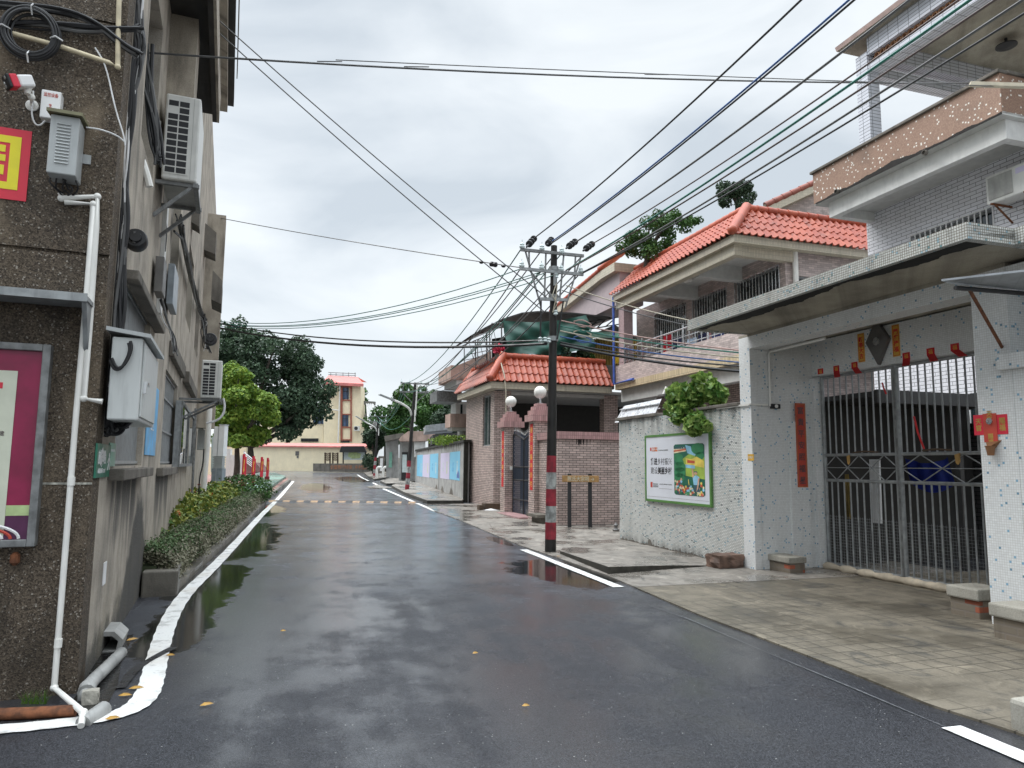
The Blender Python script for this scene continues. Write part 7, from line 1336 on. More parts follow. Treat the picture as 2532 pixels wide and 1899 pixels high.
# security camera: mount low on the wall, arm, body pointing left and out
cm = thing('security_camera', 'white bullet security camera with red front collar on the end wall', 'camera', fs(78, 268, 0), FS.ang)
m0, m1 = fs(80, 262, 0.0), fs(78, 240, 0.10); b0 = fs(80, 203, 0.14); b1 = fs(14, 203, 0.22)
mb = MB(); mb.lathe(m0, [(0.042, 0), (0.042, 0.012), (0.025, 0.02), (0.001, 0.02)], 16, (FS.n.x, FS.n.y, 0)); mb.tube([m0, m1, fs(68, 225, 0.14)], 0.014, 8); mb.ball(m1, 0.024, 12); mb.lathe(fs(68, 226, 0.14), [(0.02, -0.02), (0.026, 0.02), (0.018, 0.04)], 10); part('mount', mb, M['pvc'], cm, smooth=True)
d = (b1 - b0); mb = MB(); mb.bar(b0, b0 + d * 0.60, 0.085, 0.085); part('body', mb, M['white'], cm, bevel=0.014); mb = MB(); mb.bar(b0 + d * 0.601, b0 + d * 0.88, 0.092, 0.092); part('collar', mb, M['hotpink'], cm, bevel=0.008); mb = MB(); mb.bar(b0 + d * 0.881, b0 + d * 1.0, 0.094, 0.094); part('lens_hood', mb, M['black'], cm, bevel=0.008)
mb = MB()
for a_ in (-0.022, 0.022):
    for z_ in (-0.022, 0.022): mb.lathe(b0 + d * 1.001 + Vector((FS.n.x, FS.n.y, 0)) * a_ + Vector((0, 0, z_)), [(0.012, 0), (0.012, 0.003), (0.001, 0.004)], 10, d)
part('lenses', mb, M['stainless'], cm)
stube('white_wire', [(82, 225), (83, 250), (77, 275), (84, 305), (98, 312), (112, 298)], 0.07, 0.006, M['whitecable'], 'white camera wire looping down to the small white box', 'wire', 2, 6, False)
def fbox(x0, y0, x1, y1, o0, o1): a0, z1 = FS.hit(x1, y0, o1); a1, z0 = FS.hit(x0, y1, o1); return (a0, a1, o0, o1, z0, z1)
bx = fbox(97, 228, 152, 288, 0.0, 0.09); mb = MB(); mb.box(FS, *bx); ob = solo('equipment_box', mb, M['white'], 'small white equipment box with red writing on the end wall', 'box', FS.p(bx[0], 0, bx[4]), FS.ang, bevel=0.006)
text(ob, '监控设备', FS, (bx[0] + bx[1]) / 2, bx[5] - 0.035, 0.091, 0.032, M['fadedred'], 0.09); text(ob, '专\n用\n箱', FS, (bx[0] + bx[1]) / 2, (bx[4] + bx[5]) / 2 - 0.03, 0.091, 0.022, M['fadedred'])
bx = fbox(113, 292, 198, 425, 0.02, 0.22); lv = thing('louvred_box', 'grey louvred electrical box with olive lid under the small white box', 'electrical box', FS.p(bx[0], 0, bx[4]), FS.ang)
mb = MB(); mb.box(FS, *bx); part('casing', mb, M['boxgrey'], lv, bevel=0.008); mb = MB(); mb.hexa([FS.p(bx[0] - 0.02, 0.0, bx[5] + 0.03), FS.p(bx[1] + 0.02, 0.0, bx[5] + 0.03), FS.p(bx[1] + 0.02, bx[3] + 0.04, bx[5] + 0.001), FS.p(bx[0] - 0.02, bx[3] + 0.04, bx[5] + 0.001), FS.p(bx[0] - 0.02, 0.0, bx[5] + 0.05), FS.p(bx[1] + 0.02, 0.0, bx[5] + 0.05), FS.p(bx[1] + 0.02, bx[3] + 0.04, bx[5] + 0.025), FS.p(bx[0] - 0.02, bx[3] + 0.04, bx[5] + 0.025)]); part('lid', mb, M['olive'], lv)
mb = MB(); w_ = bx[1] - bx[0]; h_ = bx[5] - bx[4]
for k in range(13): z = bx[4] + h_ * (0.18 + 0.055 * k); mb.hexa([FS.p(bx[0] + w_ * 0.28, bx[3] + 0.001, z), FS.p(bx[1] - w_ * 0.25, bx[3] + 0.001, z), FS.p(bx[1] - w_ * 0.25, bx[3] + 0.01, z), FS.p(bx[0] + w_ * 0.28, bx[3] + 0.01, z), FS.p(bx[0] + w_ * 0.28, bx[3] + 0.001, z + 0.012), FS.p(bx[1] - w_ * 0.25, bx[3] + 0.001, z + 0.012), FS.p(bx[1] - w_ * 0.25, bx[3] + 0.002, z + 0.012), FS.p(bx[0] + w_ * 0.28, bx[3] + 0.002, z + 0.012)])
part('louvres', mb, M['boxgrey'], lv); mb = MB(); mb.box(FS, bx[0] - 0.05, bx[0] + 0.01, 0.001, 0.01, bx[4] + 0.18, bx[4] + 0.25); part('fixing_ear', mb, M['boxgrey'], lv)
mb = MB(); random.seed(12)
for k in range(7):
    p = fs(135 + 8 * k, 425, 0.12); mb.tube(smooth_path([p, p + Vector((random.gauss(0, .03), 0, -0.07)), p + Vector((random.gauss(0, .04), 0.02, -0.12)), fs(155 + 4 * k, 485 - 6 * (k % 3), 0.06)], 2), 0.006, 5)
part('wire_tails', mb, M['black'], lv)
# red and yellow character sign running out of the frame
rs = FS.hit(79, 325, 0.012); rs0 = FS.hit(64, 498, 0.012); zz1, zz0 = rs[1], rs0[1]; a0 = (rs[0] + rs0[0]) / 2; Wd = (zz1 - zz0)
ys = thing('character_sign', 'square red sign with a big yellow character on the end wall', 'sign', FS.p(a0, 0, zz0), FS.ang); mb = MB(); mb.box(FS, a0, a0 + Wd, 0.004, 0.010, zz0, zz1); part('panel', mb, M['hotpink'], ys); mb = MB()
P4 = lambda u, v: (a0 + Wd * u, zz1 - Wd * v)
def yb(u0, v0, u1, v1): (s0_, z1_), (s1_, z0_) = P4(u0, v0), P4(u1, v1); mb.box(FS, s0_, s1_, 0.0105, 0.013, z0_, z1_)
yb(0.11, 0.11, 0.235, 0.86); yb(0.2351, 0.11, 0.88, 0.21); yb(0.2351, 0.76, 0.88, 0.86); yb(0.78, 0.2101, 0.88, 0.7599); yb(0.283, 0.25, 0.70, 0.345); yb(0.275, 0.385, 0.73, 0.475); yb(0.43, 0.4751, 0.50, 0.59); yb(0.283, 0.5901, 0.50, 0.665); yb(0.283, 0.53, 0.335, 0.59); yb(0.58, 0.4751, 0.65, 0.665); part('character', mb, M['yellow'], ys)
# shelf awning and the framed poster under it
z = FS.hit(214, 742, 0.30)[1]; a0 = FS.hit(216, 742, 0.30)[0]; sh = thing('metal_shelf_awning', 'grey metal shelf awning over the framed maroon poster', 'awning', FS.p(a0, 0, z), FS.ang)
mb = MB(); mb.box(FS, a0, a0 + 2.2, 0.0, 0.30, z, z + 0.03); mb.box(FS, a0, a0 + 2.2, 0.301, 0.312, z - 0.012, z + 0.045); part('sheet', mb, M['greysteel'], sh); mb = MB(); mb.hexa([FS.p(a0 + 0.01, 0.0, z - 0.36), FS.p(a0 + 0.04, 0.0, z - 0.36), FS.p(a0 + 0.04, 0.04, z - 0.36), FS.p(a0 + 0.01, 0.04, z - 0.36), FS.p(a0 + 0.01, 0.0, z - 0.001), FS.p(a0 + 0.04, 0.0, z - 0.001), FS.p(a0 + 0.04, 0.27, z - 0.001), FS.p(a0 + 0.01, 0.27, z - 0.001)]); part('bracket', mb, M['greysteel'], sh)
z1 = FS.hit(125, 852, 0.09)[1]; z0 = FS.hit(85, 1352, 0.09)[1]; a0 = (FS.hit(126, 852, 0.09)[0] + FS.hit(86, 1350, 0.09)[0]) / 2; wd2 = 1.15; fp = thing('framed_poster', 'framed maroon poster board with cream centre on the end wall', 'poster board', FS.p(a0, 0, z0), FS.ang)
mb = MB(); mb.box(FS, a0 + 0.02, a0 + wd2 - 0.02, 0.01, 0.06, z0 + 0.02, z1 - 0.02); part('backing', mb, M['maroon'], fp); q = 0.05; mb = MB()
for s_ in ((a0, a0 + q, z0, z1), (a0 + wd2 - q, a0 + wd2, z0, z1), (a0 + q, a0 + wd2 - q, z0, z0 + q), (a0 + q, a0 + wd2 - q, z1 - q, z1)): mb.box(FS, s_[0], s_[1], 0.0, 0.09, s_[2], s_[3])
part('frame', mb, M['galv'], fp, bevel=0.006); hh = z1 - z0
mb = MB(); mb.box(FS, a0 + 0.19, a0 + wd2 - 0.19, 0.061, 0.064, z0 + 0.05 * hh, z1 - 0.14 * hh); part('cream_sheet', mb, M['creamfilm'], fp)
mb = MB()
for v, s1_, h_ in ((0.20, 0.27, 0.03), (0.34, 0.285, 0.035), (0.50, 0.30, 0.03), (0.56, 0.31, 0.05), (0.70, 0.32, 0.03)): mb.box(FS, a0 + s1_, a0 + wd2 - 0.3, 0.0645, 0.0655, z1 - hh * (v + h_), z1 - hh * v)
part('red_heading', mb, M['hotpink'], fp); mb = MB(); mb.box(FS, a0 + q, a0 + 0.189, 0.061, 0.0625, z0 + 0.15 * hh, z0 + 0.20 * hh); part('lime_strip', mb, M['limefilm'], fp); mb = MB(); mb.box(FS, a0 + q, a0 + 0.189, 0.061, 0.0625, z0 + 0.05, z0 + 0.149 * hh); part('purple_strip', mb, M['purple'], fp)
text(fp, '共建', FS, a0 + 0.27, z0 + 0.55 * hh, 0.066, 0.035, M['greyink'])
mb = MB()
for k in range(3):
    mb.mi = k % 2; pts = [FS.p(a0 + 0.42 + 0.32 * math.cos(t) * (1 - .15 * k), 0.066, z0 + 0.055 + 0.11 * math.sin(t) * (1 - 0.22 * k)) for t in [math.pi - i * (math.pi * .55) / 12 for i in range(13)]]; mb.tube(pts, 0.010, 5)
part('curved_stripes', mb, [M['white'], M['fadedred']], fp)
mb = MB(); p = fs(38, 1372, 0.03); mb.lathe(p, [(0.012, -0.07), (0.03, -0.05), (0.03, 0.0), (0.012, 0.02)], 10); solo('rusty_hook', mb, M['rust'], 'rusty bracket end under the framed poster', 'bracket', p, 0)
# drains and broken pipes at the foot of the corner
g = G(262, 1615); a, o = FL.so(g); t = thing('drain_outlet', 'grey angular drain outlet at the foot of the street wall', 'drain', g, FL.ang); E_ = FEu(a)
mb = MB(); pr = [(o - 0.16, 0.0), (o + 0.10, 0.0), (o + 0.12, 0.10), (o + 0.05, 0.17), (o - 0.10, 0.18), (o - 0.16, 0.13)]; inn = [(o - 0.12, 0.015), (o + 0.07, 0.015), (o + 0.085, 0.09), (o + 0.035, 0.135), (o - 0.08, 0.14), (o - 0.12, 0.10)]
k = 6; V = [E_.p(x, 0, z) for x, z in pr] + [E_.p(x, 0, z) for x, z in inn] + [E_.p(x, -0.4, z) for x, z in pr] + [E_.p(x, -0.4, z) for x, z in inn]
mb.add(V, [(i, (i + 1) % k, k + (i + 1) % k, k + i) for i in range(k)] + [(i, 2 * k + i, 2 * k + (i + 1) % k, (i + 1) % k) for i in range(k)] + [(k + i, k + (i + 1) % k, 3 * k + (i + 1) % k, 3 * k + i) for i in range(k)] + [(3 * k, 3 * k + 1, 3 * k + 2, 3 * k + 3, 3 * k + 4, 3 * k + 5)]); part('shell', mb, M['greypvc'], t)
def gp(x, y, h): return Vector(G(x, y, h))
mb = MB(); mb.tube(smooth_path([gp(300, 1614, 0.03), gp(262, 1652, 0.05), gp(232, 1680, 0.06), gp(216, 1700, 0.06), gp(210, 1722, 0.03), gp(209, 1745, -0.06)], 2), 0.046, 12); mb.tube([gp(217, 1699, 0.062), gp(213, 1712, 0.05)], 0.054, 12); solo('drain_pipe', mb, M['greypvc'], 'muddy grey drain pipe bending down into the ground at the corner', 'pipe', gp(216, 1700, 0), 0, smooth=True)
mb = MB(); mb.tube([gp(205, 1790, 0.01), gp(258, 1752, 0.03)], 0.048, 14); solo('drain_pipe', mb, M['greypvc'], 'short grey pipe stub beside the white line at the corner', 'pipe', gp(230, 1770, 0), 0, smooth=True)
rock(None, 0.10, 0.07, 0.10, 'small pale stone between the drain pipes at the corner', M['blockcap'], 3, base=G(222, 1742))
mb = MB(); pts = [G(x, y) for x, y in ((160, 1760), (205, 1700), (232, 1640), (268, 1580), (330, 1570), (300, 1640), (290, 1700), (262, 1748), (215, 1775))]; mb.prism([(p.x, p.y) for p in pts], -0.05, 0.007); struct('wet_mud', mb, plain('wet_mud_mat', (0.012, 0.012, 0.012), 0.22, var=0.5, sc=14, bump=0.9, bs=22))
rng2 = np.random.default_rng(4); gpos = [G(85 + rng2.uniform(-35, 30), 1741) for _ in range(60)]; mb = MB()
for p in gpos:
    d = Vector((rng2.normal(0, 0.03), rng2.normal(0, 0.02) - 0.01, rng2.uniform(0.04, 0.11))); w_ = Vector((0.003, 0, 0)); mb.add([p - w_, p + w_, p + d], [(0, 1, 2)])
solo('grass', mb, M['leafgrass'], None, None, gpos[0], 0, None, 'stuff', fix=False)
tile_p = FL.p(1.0, 0.004, 0.75); p = FL.hit(258, 1415, 0.004); mb = MB(); mb.box(FL, p[0] - 0.06, p[0] + 0.08, 0.001, 0.008, p[1] - 0.10, p[1] + 0.08); solo('white_tile', mb, M['white'], 'small white plate stuck low on the street wall', 'plate', FL.p(p[0], 0, p[1]), FL.ang)
# fallen leaves
for x, y, l, a_ in ((327, 1581, 0.10, 1), (337, 1701, 0.09, 0.3), (309, 1719, 0.08, 0.2), (278, 1776, 0.08, 0.4), (511, 1742, 0.08, 0.6), (421, 1620, 0.07, 0.1), (1175, 1615, 0.05, 0.5), (1300, 1745, 0.05, 0.2), (1381, 1376, 0.09, 0.0), (700, 1560, 0.05, .3)):
    p = G(x, y, 0.014); l *= 0.55; d = Vector((math.cos(a_), math.sin(a_), 0)) * l; w_ = Vector((-math.sin(a_), math.cos(a_), 0)) * l * 0.32; mb = MB(); u_ = Vector((0, 0, 0.012)); mb.add([p - d, p - d * 0.3 + w_ + u_, p + d * 0.4 + w_ * 0.7 + u_, p + d * 1.05, p + d * 0.4 - w_ * 0.6, p - d * 0.3 - w_], [(0, 1, 2, 3, 4, 5)]); solo('fallen_leaf', mb, M['fallen'], 'yellow fallen leaf lying on the wet asphalt', 'leaf', p, 0, 'fallen leaves on the road', fix=False)
# ------------------------------------------------------------------ hedge, kerb and forecourt on the left
hA, hB = G(405, 1470), G(652, 1243); hd = Vector((hB.x - hA.x, hB.y - hA.y)).normalized(); HF = Fac((hA.x, hA.y), hd, True); hl = (Vector((hB.x, hB.y)) - Vector((hA.x, hA.y))).length
kb = MB(); n = 20
for i in range(n):
    a, b = hl * i / n, hl * (i + 1) / n; za, zb2 = zg(HF.p(a, 0, 0).y), zg(HF.p(b, 0, 0).y); kb.hexa([HF.p(a, -0.02, za - 0.1), HF.p(b, -0.02, zb2 - 0.1), HF.p(b, 0.12, zb2 - 0.1), HF.p(a, 0.12, za - 0.1), HF.p(a, -0.02, za + 0.09), HF.p(b, -0.02, zb2 + 0.09), HF.p(b, 0.11, zb2 + 0.09), HF.p(a, 0.11, za + 0.09)])
struct('hedge_kerb', kb, M['kerb'], HF.p(0, 0, 0), HF.ang)
g = G(350, 1478); mb = MB(); a, o = FL.so(g); mb.box(FL, a, a + 0.9, 0.02, o + 0.38, -0.05, 0.30); solo('planter_end_block', mb, M['kerb'], 'dark mossy concrete block at the near end of the hedge', 'block', g, FL.ang, bevel=0.02)
def hedge(a0, a1, o0, o1, h0, h1, n, size, m, name, label, cat, seed, extra=None, up=0.6):
    r_ = np.random.default_rng(seed); t = thing(name, label, cat, HF.p((a0 + a1) / 2, (o0 + o1) / 2, zg(HF.p((a0 + a1) / 2, 0, 0).y)), HF.ang)
    u = r_.uniform(0, 1, n); 
    u = u ** 1.7          # denser near the camera
    s_ = a0 + (a1 - a0) * u; th = r_.uniform(0, math.pi, n); cx = (o0 + o1) / 2; rx = (o1 - o0) / 2
    lum = 1 + 0.12 * np.sin(s_ * 3.1) + 0.08 * np.sin(s_ * 7.7 + 1) + 0.06 * r_.normal(size=n); hh_ = (h0 + (h1 - h0) * u) * lum; sh_ = r_.uniform(0.72, 1.05, n)
    oo = cx + rx * np.cos(th) * sh_ * lum; zz = 0.10 + hh_ * np.abs(np.sin(th)) ** 0.6 * sh_; P = np.array([HF.p(a, b, 0) for a, b in zip(s_, oo)]); P[:, 2] = zz + np.array([zg(y) for y in P[:, 1]])
    N_ = np.stack([HF.n.x * np.cos(th), HF.n.y * np.cos(th), np.sin(th)], 1)
    part('foliage', leafmesh(P, size * (1 + 0 * u), seed, up, N_, 0.8), m, t, fix=False)
    if extra:
        k = extra[1]; idx = r_.choice(np.where(zz > 0.5 * hh_)[0], k); Q = P[idx] + np.array([0, 0, 0.05]); Q = np.repeat(Q, 14, 0) + r_.normal(size=(k * 14, 3)) * 0.028; part('flowers', leafmesh(Q, 0.045, seed + 1, 0.5), extra[0], t, fix=False)
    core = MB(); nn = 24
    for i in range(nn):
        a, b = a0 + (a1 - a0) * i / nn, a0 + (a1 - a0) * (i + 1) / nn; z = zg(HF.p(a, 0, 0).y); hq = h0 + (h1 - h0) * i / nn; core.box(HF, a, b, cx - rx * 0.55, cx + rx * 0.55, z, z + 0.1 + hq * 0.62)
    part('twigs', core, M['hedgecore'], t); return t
hedge(0.05, hl * 0.98, -0.75, 0.08, 0.38, 0.38, 22000, 0.040, M['leafpurple'], 'low_hedge', 'low greyish green hedge with purple tint along the left kerb', 'hedge', 31)
hedge(0.1, hl * 0.97, -0.55, -0.0, 0.43, 0.42, 12000, 0.040, M['leafhedge'], 'low_hedge', 'greener strip of the low hedge behind the left kerb', 'hedge', 35)
hedge(0.4, hl * 0.95, -1.75, -0.6, 0.64, 0.66, 8000, 0.115, M['leafcroton'], 'flowering_hedge', 'taller leafy hedge with orange flowers against the left building wall', 'hedge', 33, (M['flower'], 48))
b_ = HF.p(hl * 0.93, -0.5, zg(HF.p(hl * .93, 0, 0).y)); t = thing('green_bush', 'bright green bush at the far end of the left hedge', 'bush', b_, 0); P_, N_ = crown([(b_.x, b_.y, b_.z + 0.55, 0.9, 1.1, 0.55)], 1800, 41); part('foliage', leafmesh(P_, 0.09, 41, 0.5, N_), M['leafmid'], t, fix=False)
# raised forecourt with pink step
def plat(name, px, h, m):
    pts = [G(*p) for p in px]; mb = MB(); mb.prism([(p.x, p.y) for p in pts], lambda p: zg(p[1]) - 0.1, lambda p: zg(p[1]) + h); return struct(name, mb, m, pts[0], HF.ang)
plat('forecourt_step', [(655, 1245), (719, 1190), (703, 1186), (640, 1236)], 0.16, M['kerb']); plat('forecourt', [(640, 1240), (706, 1188), (680, 1178), (560, 1176), (480, 1178), (480, 1235)], 0.30, M['greenpave'])
plat('forecourt_step_tread', [(652, 1241), (714, 1189), (706, 1187), (643, 1237)], 0.165, M['redpave']); plat('forecourt_red', [(600, 1212), (640, 1190), (600, 1180), (470, 1180), (470, 1212)], 0.306, M['redpave'])
# red exercise-board signs
for (xb, yb_, xt, yt_, lab) in ((600, 1203, 603, 1123, 'nearest of the four red boards on the left forecourt, with orange wave'), (624, 1199, 629, 1128, 'second red board from the near end on the left forecourt, with orange wave'), (645, 1191, 650, 1130, 'third red board on the left forecourt, slim and red'), (660, 1186, 665, 1132, 'farthest of the four red boards on the left forecourt')):
    g = G(xb, yb_, 0.30); g2 = at(xt, yt_, g.y); h = g2.z - g.z; t = thing('red_board', lab, 'board', g, HF.ang, 'red boards on the forecourt'); B_ = Fac((g.x, g.y), HF.u, True); k = h / 1.9
    mb = MB(); mb.box(B_, -0.22 * k, 0.22 * k, -0.2 * k, 0.2 * k, g.z - 0.02, g.z + 0.28 * k); part('base', mb, M['redpaint'], t); mb = MB(); mb.box(B_, -0.12, 0.9 * k, -0.05, -0.01, g.z + h * 0.38, g.z + h); mb.box(B_, -0.12, -0.02, -0.06, 0.06, g.z + 0.281 * k, g.z + h); mb.box(B_, 0.8 * k, 0.9 * k, -0.06, 0.06, g.z, g.z + h * 0.92); part('panel', mb, M['hotpink'], t)
    mb = MB(); mb.plate(FEu(0) if False else Fac((B_.p(-0.121, 0, 0).x, B_.p(-0.121, 0, 0).y), (B_.n.x, B_.n.y), True), [(0.0, g.z + h * 0.42), (0.05, g.z + h * 0.5), (0.03, g.z + h * 0.66), (0.055, g.z + h * 0.8), (0.01, g.z + h * 0.85)], 0.001, 0.006); part('orange_wave', mb, M['gold'], t)
# white and grey lantern pillar, wall notice behind it
g = G(537, 1232); zt = at(545, 1052, g.y - 1).z; t = thing('lantern_pillar', 'white lantern pillar with grey base and slatted band beside the downpipe', 'lamp pillar', g, HF.ang); a = HF.so(g)[0]
LPF = Fac((g.x, g.y), (1, 0.05), True); wq = 0.21
mb = MB(); mb.box(LPF, -wq, wq, -wq, wq, g.z, at(535, 1158, g.y).z); zb3 = at(535, 1158, g.y).z; part('base', mb, M['boxblue'], t); zs3 = at(540, 1128, g.y).z
mb = MB()
for k in range(5): z = zb3 + (zs3 - zb3) * (k + 0.2) / 5; mb.box(LPF, -wq + 0.02, wq - 0.02, -wq + 0.02, wq - 0.02, z, z + (zs3 - zb3) / 9)
mb.box(LPF, -wq + 0.05, wq - 0.05, -wq + 0.05, wq - 0.05, zb3, zs3); part('slatted_band', mb, M['boxgrey'], t); mb = MB(); mb.box(LPF, -wq, -0.035, -wq, wq, zs3 + 0.001, zt); mb.box(LPF, 0.0, wq, -wq, wq, zs3 + 0.001, zt + 0.06); mb.box(LPF, -0.036, 0.001, -wq + 0.03, wq - 0.03, zs3 + 0.001, zt); part('light_box', mb, M['white'], t); mb = MB(); mb.box(LPF, -0.02, wq + 0.03, -wq - 0.02, wq + 0.02, zt + 0.061, zt + 0.09); mb.box(LPF, -0.035, -0.02, wq + 0.001, wq + 0.008, g.z + 0.5, zt); part('cap_and_rib', mb, M['boxgrey'], t)
mb = MB(); p = [at(x, y, 30) for x, y in ((523, 1082), (531, 1075), (531, 1168), (521, 1168))]; mb.add([*p, *[q + Vector((0.05, 0.3, 0)) for q in p]], [(0, 1, 2, 3), (7, 6, 5, 4), (0, 4, 5, 1), (1, 5, 6, 2), (2, 6, 7, 3), (3, 7, 4, 0)]); solo('pale_notice', mb, M['paleposter'], 'pale blue notice panel between the downpipe and the lantern pillar', 'notice', p[3], 0)
g = G(638, 1220); mb = MB(); mb.bar(g, g + Vector((0, 0, 0.5)), 0.05); mb.lathe(g + Vector((0, 0, 0.42)), [(0.05, 0), (0.16, 0.14), (0.12, 0.18), (0.001, 0.18)], 8); solo('garden_spotlight', mb, M['boxblue'], 'small dark garden spotlight on the forecourt edge', 'lamp', g, 0)
# white gate columns and stair rail behind the bright tree
for x0, x1, yt_, yb_, lab in ((556, 570, 1110, 1190, 'white column left of the bright tree trunk, nearest the lantern pillar'), (566, 582, 1125, 1192, 'white column touching the left side of the bright tree trunk'), (591, 601, 1126, 1187, 'white column right of the bright tree trunk')):
    p = at(x0, yb_, 44); q = at(x1, yt_, 44); mb = MB(); f_ = Fac((p.x, p.y), (1, 0), True); mb.box(f_, 0, q.x - p.x, -0.3, 0, p.z - 0.5, q.z); solo('white_column', mb, M['whiteplaster'], lab, 'column', p, 0)
p = [at(x, y, 50) for x, y in ((604, 1119), (632, 1142), (650, 1165))]; sr = thing('stair_rail', 'white railed stair beyond the bright tree', 'stair', p[2], 0); mb = MB()
for k in range(5): mb.tube([at(604, 1119 + 5 * k, 50), at(628, 1138 + 5 * k, 50)], 0.05 if k == 0 else 0.03, 6)
mb.tube([at(604, 1115, 50), at(604, 1160, 50)], 0.05, 6); part('rail', mb, M['stainless'], sr); mb = MB(); a = [at(604, 1142, 50.3), at(632, 1144, 50.3), at(650, 1165, 50.3), at(604, 1172, 50.3)]; mb.add([*a, *[q + Vector((0, 1.4, 0)) for q in a]], [(0, 1, 2, 3), (7, 6, 5, 4), (0, 4, 5, 1), (1, 5, 6, 2), (2, 6, 7, 3), (3, 7, 4, 0)]); part('stair', mb, plain('stair_dark', (0.22, 0.13, 0.12), 0.8), sr)
mb = MB(); a, b = at(500, 1090, 52), at(605, 1178, 52); f_ = Fac((a.x, a.y), (1, 0), True); mb.box(f_, 0, b.x - a.x, -0.3, 0, b.z - 0.5, at(500, 1105, 52).z); solo('forecourt_wall', mb, M['cream'], 'cream wall behind the white columns on the left forecourt', 'wall', a, 0)
# ------------------------------------------------------------------ speed hump
hu0, hu1 = G(668, 1240), G(1046, 1244); hv_ = Vector((hu1.x - hu0.x, hu1.y - hu0.y, 0)); hump = thing('speed_hump', 'black and yellow rubber speed hump across the road', 'speed hump', (hu0 + hu1) / 2, math.atan2(hv_.y, hv_.x)); HU = Fac((hu0.x, hu0.y), hv_, False); n = 22
hm = plain('worn_yellow_rubber', (0.38, 0.24, 0.13), 0.5, var=0.4, sc=8)
for i in range(n):
    a, b = hv_.length * i / n, hv_.length * (i + 1) / n; z = zg(HU.p(a, 0, 0).y); mb = MB(); mb.plate(Fac((HU.p(a, 0, 0).x, HU.p(a, 0, 0).y), (HU.n.x, HU.n.y), False), [(-0.18, z), (-0.10, z + 0.05), (0.10, z + 0.05), (0.18, z)], 0.0, -(b - a) * 0.98); part('segment', mb, M['black'] if i % 2 else hm, hump, 'yellow segment' if i % 2 == 0 else 'black segment')
# ------------------------------------------------------------------ poster wall and gates down the right side
A_, B_ = G(1148, 1243), G(1026, 1194); GW = Fac((A_.x, A_.y), (B_.x - A_.x, B_.y - A_.y)); gl_ = (Vector((B_.x, B_.y)) - Vector((A_.x, A_.y))).length
zt0, zt1 = GW.hit(1146, 1098, 0)[1], GW.hit(1028, 1114, 0)[1]; zt_ = (zt0 + zt1) / 2
gw_ = thing('poster_wall', 'grey rendered wall with a dark mossy top carrying blue and lilac posters', 'wall', A_, GW.ang); mb = MB(); mb.box(GW, 0.13, gl_, -0.2, 0, -0.3, zt_); part('wall', mb, M['greywall'], gw_); mb = MB(); mb.box(GW, -0.05, gl_ + 0.05, -0.25, 0.08, zt_ + 0.001, zt_ + 0.10); mb.box(GW, 0.0, 0.129, -0.12, 0.04, -0.3, zt_); part('dark_trim', mb, plain('mossy_black', (0.025, 0.025, 0.02), 0.9, var=0.5, sc=6), gw_)
mb = MB(); random.seed(5); q = 1.0
while q < gl_ - 0.5: mb.add([GW.p(q, 0.003, zt_), GW.p(q + 0.28, 0.003, zt_), GW.p(q + 0.16, 0.003, zt_ - random.uniform(0.08, 0.3))], [(0, 1, 2)]); q += random.uniform(0.2, 0.6)
for c_ in (3.5, 6.5, 8.8): mb.add([GW.p(c_ - 0.8, 0.003, 0.1), GW.p(c_ + 1.0, 0.003, 0.1), GW.p(c_ + 0.2, 0.003, 0.62), GW.p(c_ - 0.3, 0.003, 0.5)], [(0, 1, 2, 3)])
part('stains', mb, M['slab'], gw_, fix=False)
for i, (x0, x1, yt, yb, m, lab) in enumerate(((1112, 1137, 1117, 1187, 'skyposter', 'blue poster nearest the porch house on the grey wall'), (1089, 1111, 1120, 1184, 'lilac', 'lilac poster second from the porch house on the grey wall'), (1063, 1083, 1122, 1182, 'skyposter', 'blue poster in the middle of the grey wall row'), (1045, 1062, 1124, 1180, 'lilac', 'lilac poster at the far part of the grey wall row'), (1031, 1045, 1125, 1178, 'skyposter', 'farthest blue poster at the end of the grey wall row'))):
    a, b = GW.hit(x1, 1150, 0.01)[0], GW.hit(x0, 1150, 0.01)[0]; xm = (x0 + x1) / 2; z1, z0 = GW.hit(xm, yt, 0.01)[1], GW.hit(xm, yb, 0.01)[1]; mb = MB(); mb.box(GW, a, b, 0.002, 0.01, z0, z1); ob = solo('wall_poster', mb, M[m], lab, 'poster', GW.p(a, 0, z0), GW.ang, 'posters on the grey wall')
    text(ob, '文明\n健康', GW, (a + b) / 2 + (b - a) * 0.15, (z0 + z1) / 2 - 0.05, 0.011, 0.22, M['bluefilm'] if m == 'skyposter' else M['paleposter']); mb = MB()
    c_ = a + (b - a) * 0.22
    for k in range(2): mb.lathe(GW.p(c_ + 0.16 * k, 0.0105, z0 + 0.75), [(0.06, 0), (0.06, 0.001), (0.001, 0.0012)], 10, (GW.n.x, GW.n.y, 0)); mb.plate(GW, [(c_ + 0.16 * k - 0.06, z0 + 0.25), (c_ + 0.16 * k + 0.06, z0 + 0.25), (c_ + 0.16 * k + 0.04, z0 + 0.68), (c_ + 0.16 * k - 0.04, z0 + 0.68)], 0.0105, 0.012)
    part('figure', mb, M['paleposter'] if m == 'skyposter' else M['limefilm'], ob, fix=False)
    if i == 0: mb = MB(); mb.plate(GW, [(a + 0.1, z0 + 0.1), (a + 0.75, z0 + 0.1), (a + 0.65, z0 + 0.3), (a + 0.4, z0 + 0.42), (a + 0.2, z0 + 0.3)], 0.0125, 0.014); part('blue_motif', mb, M['bluepipe'], ob, fix=False)
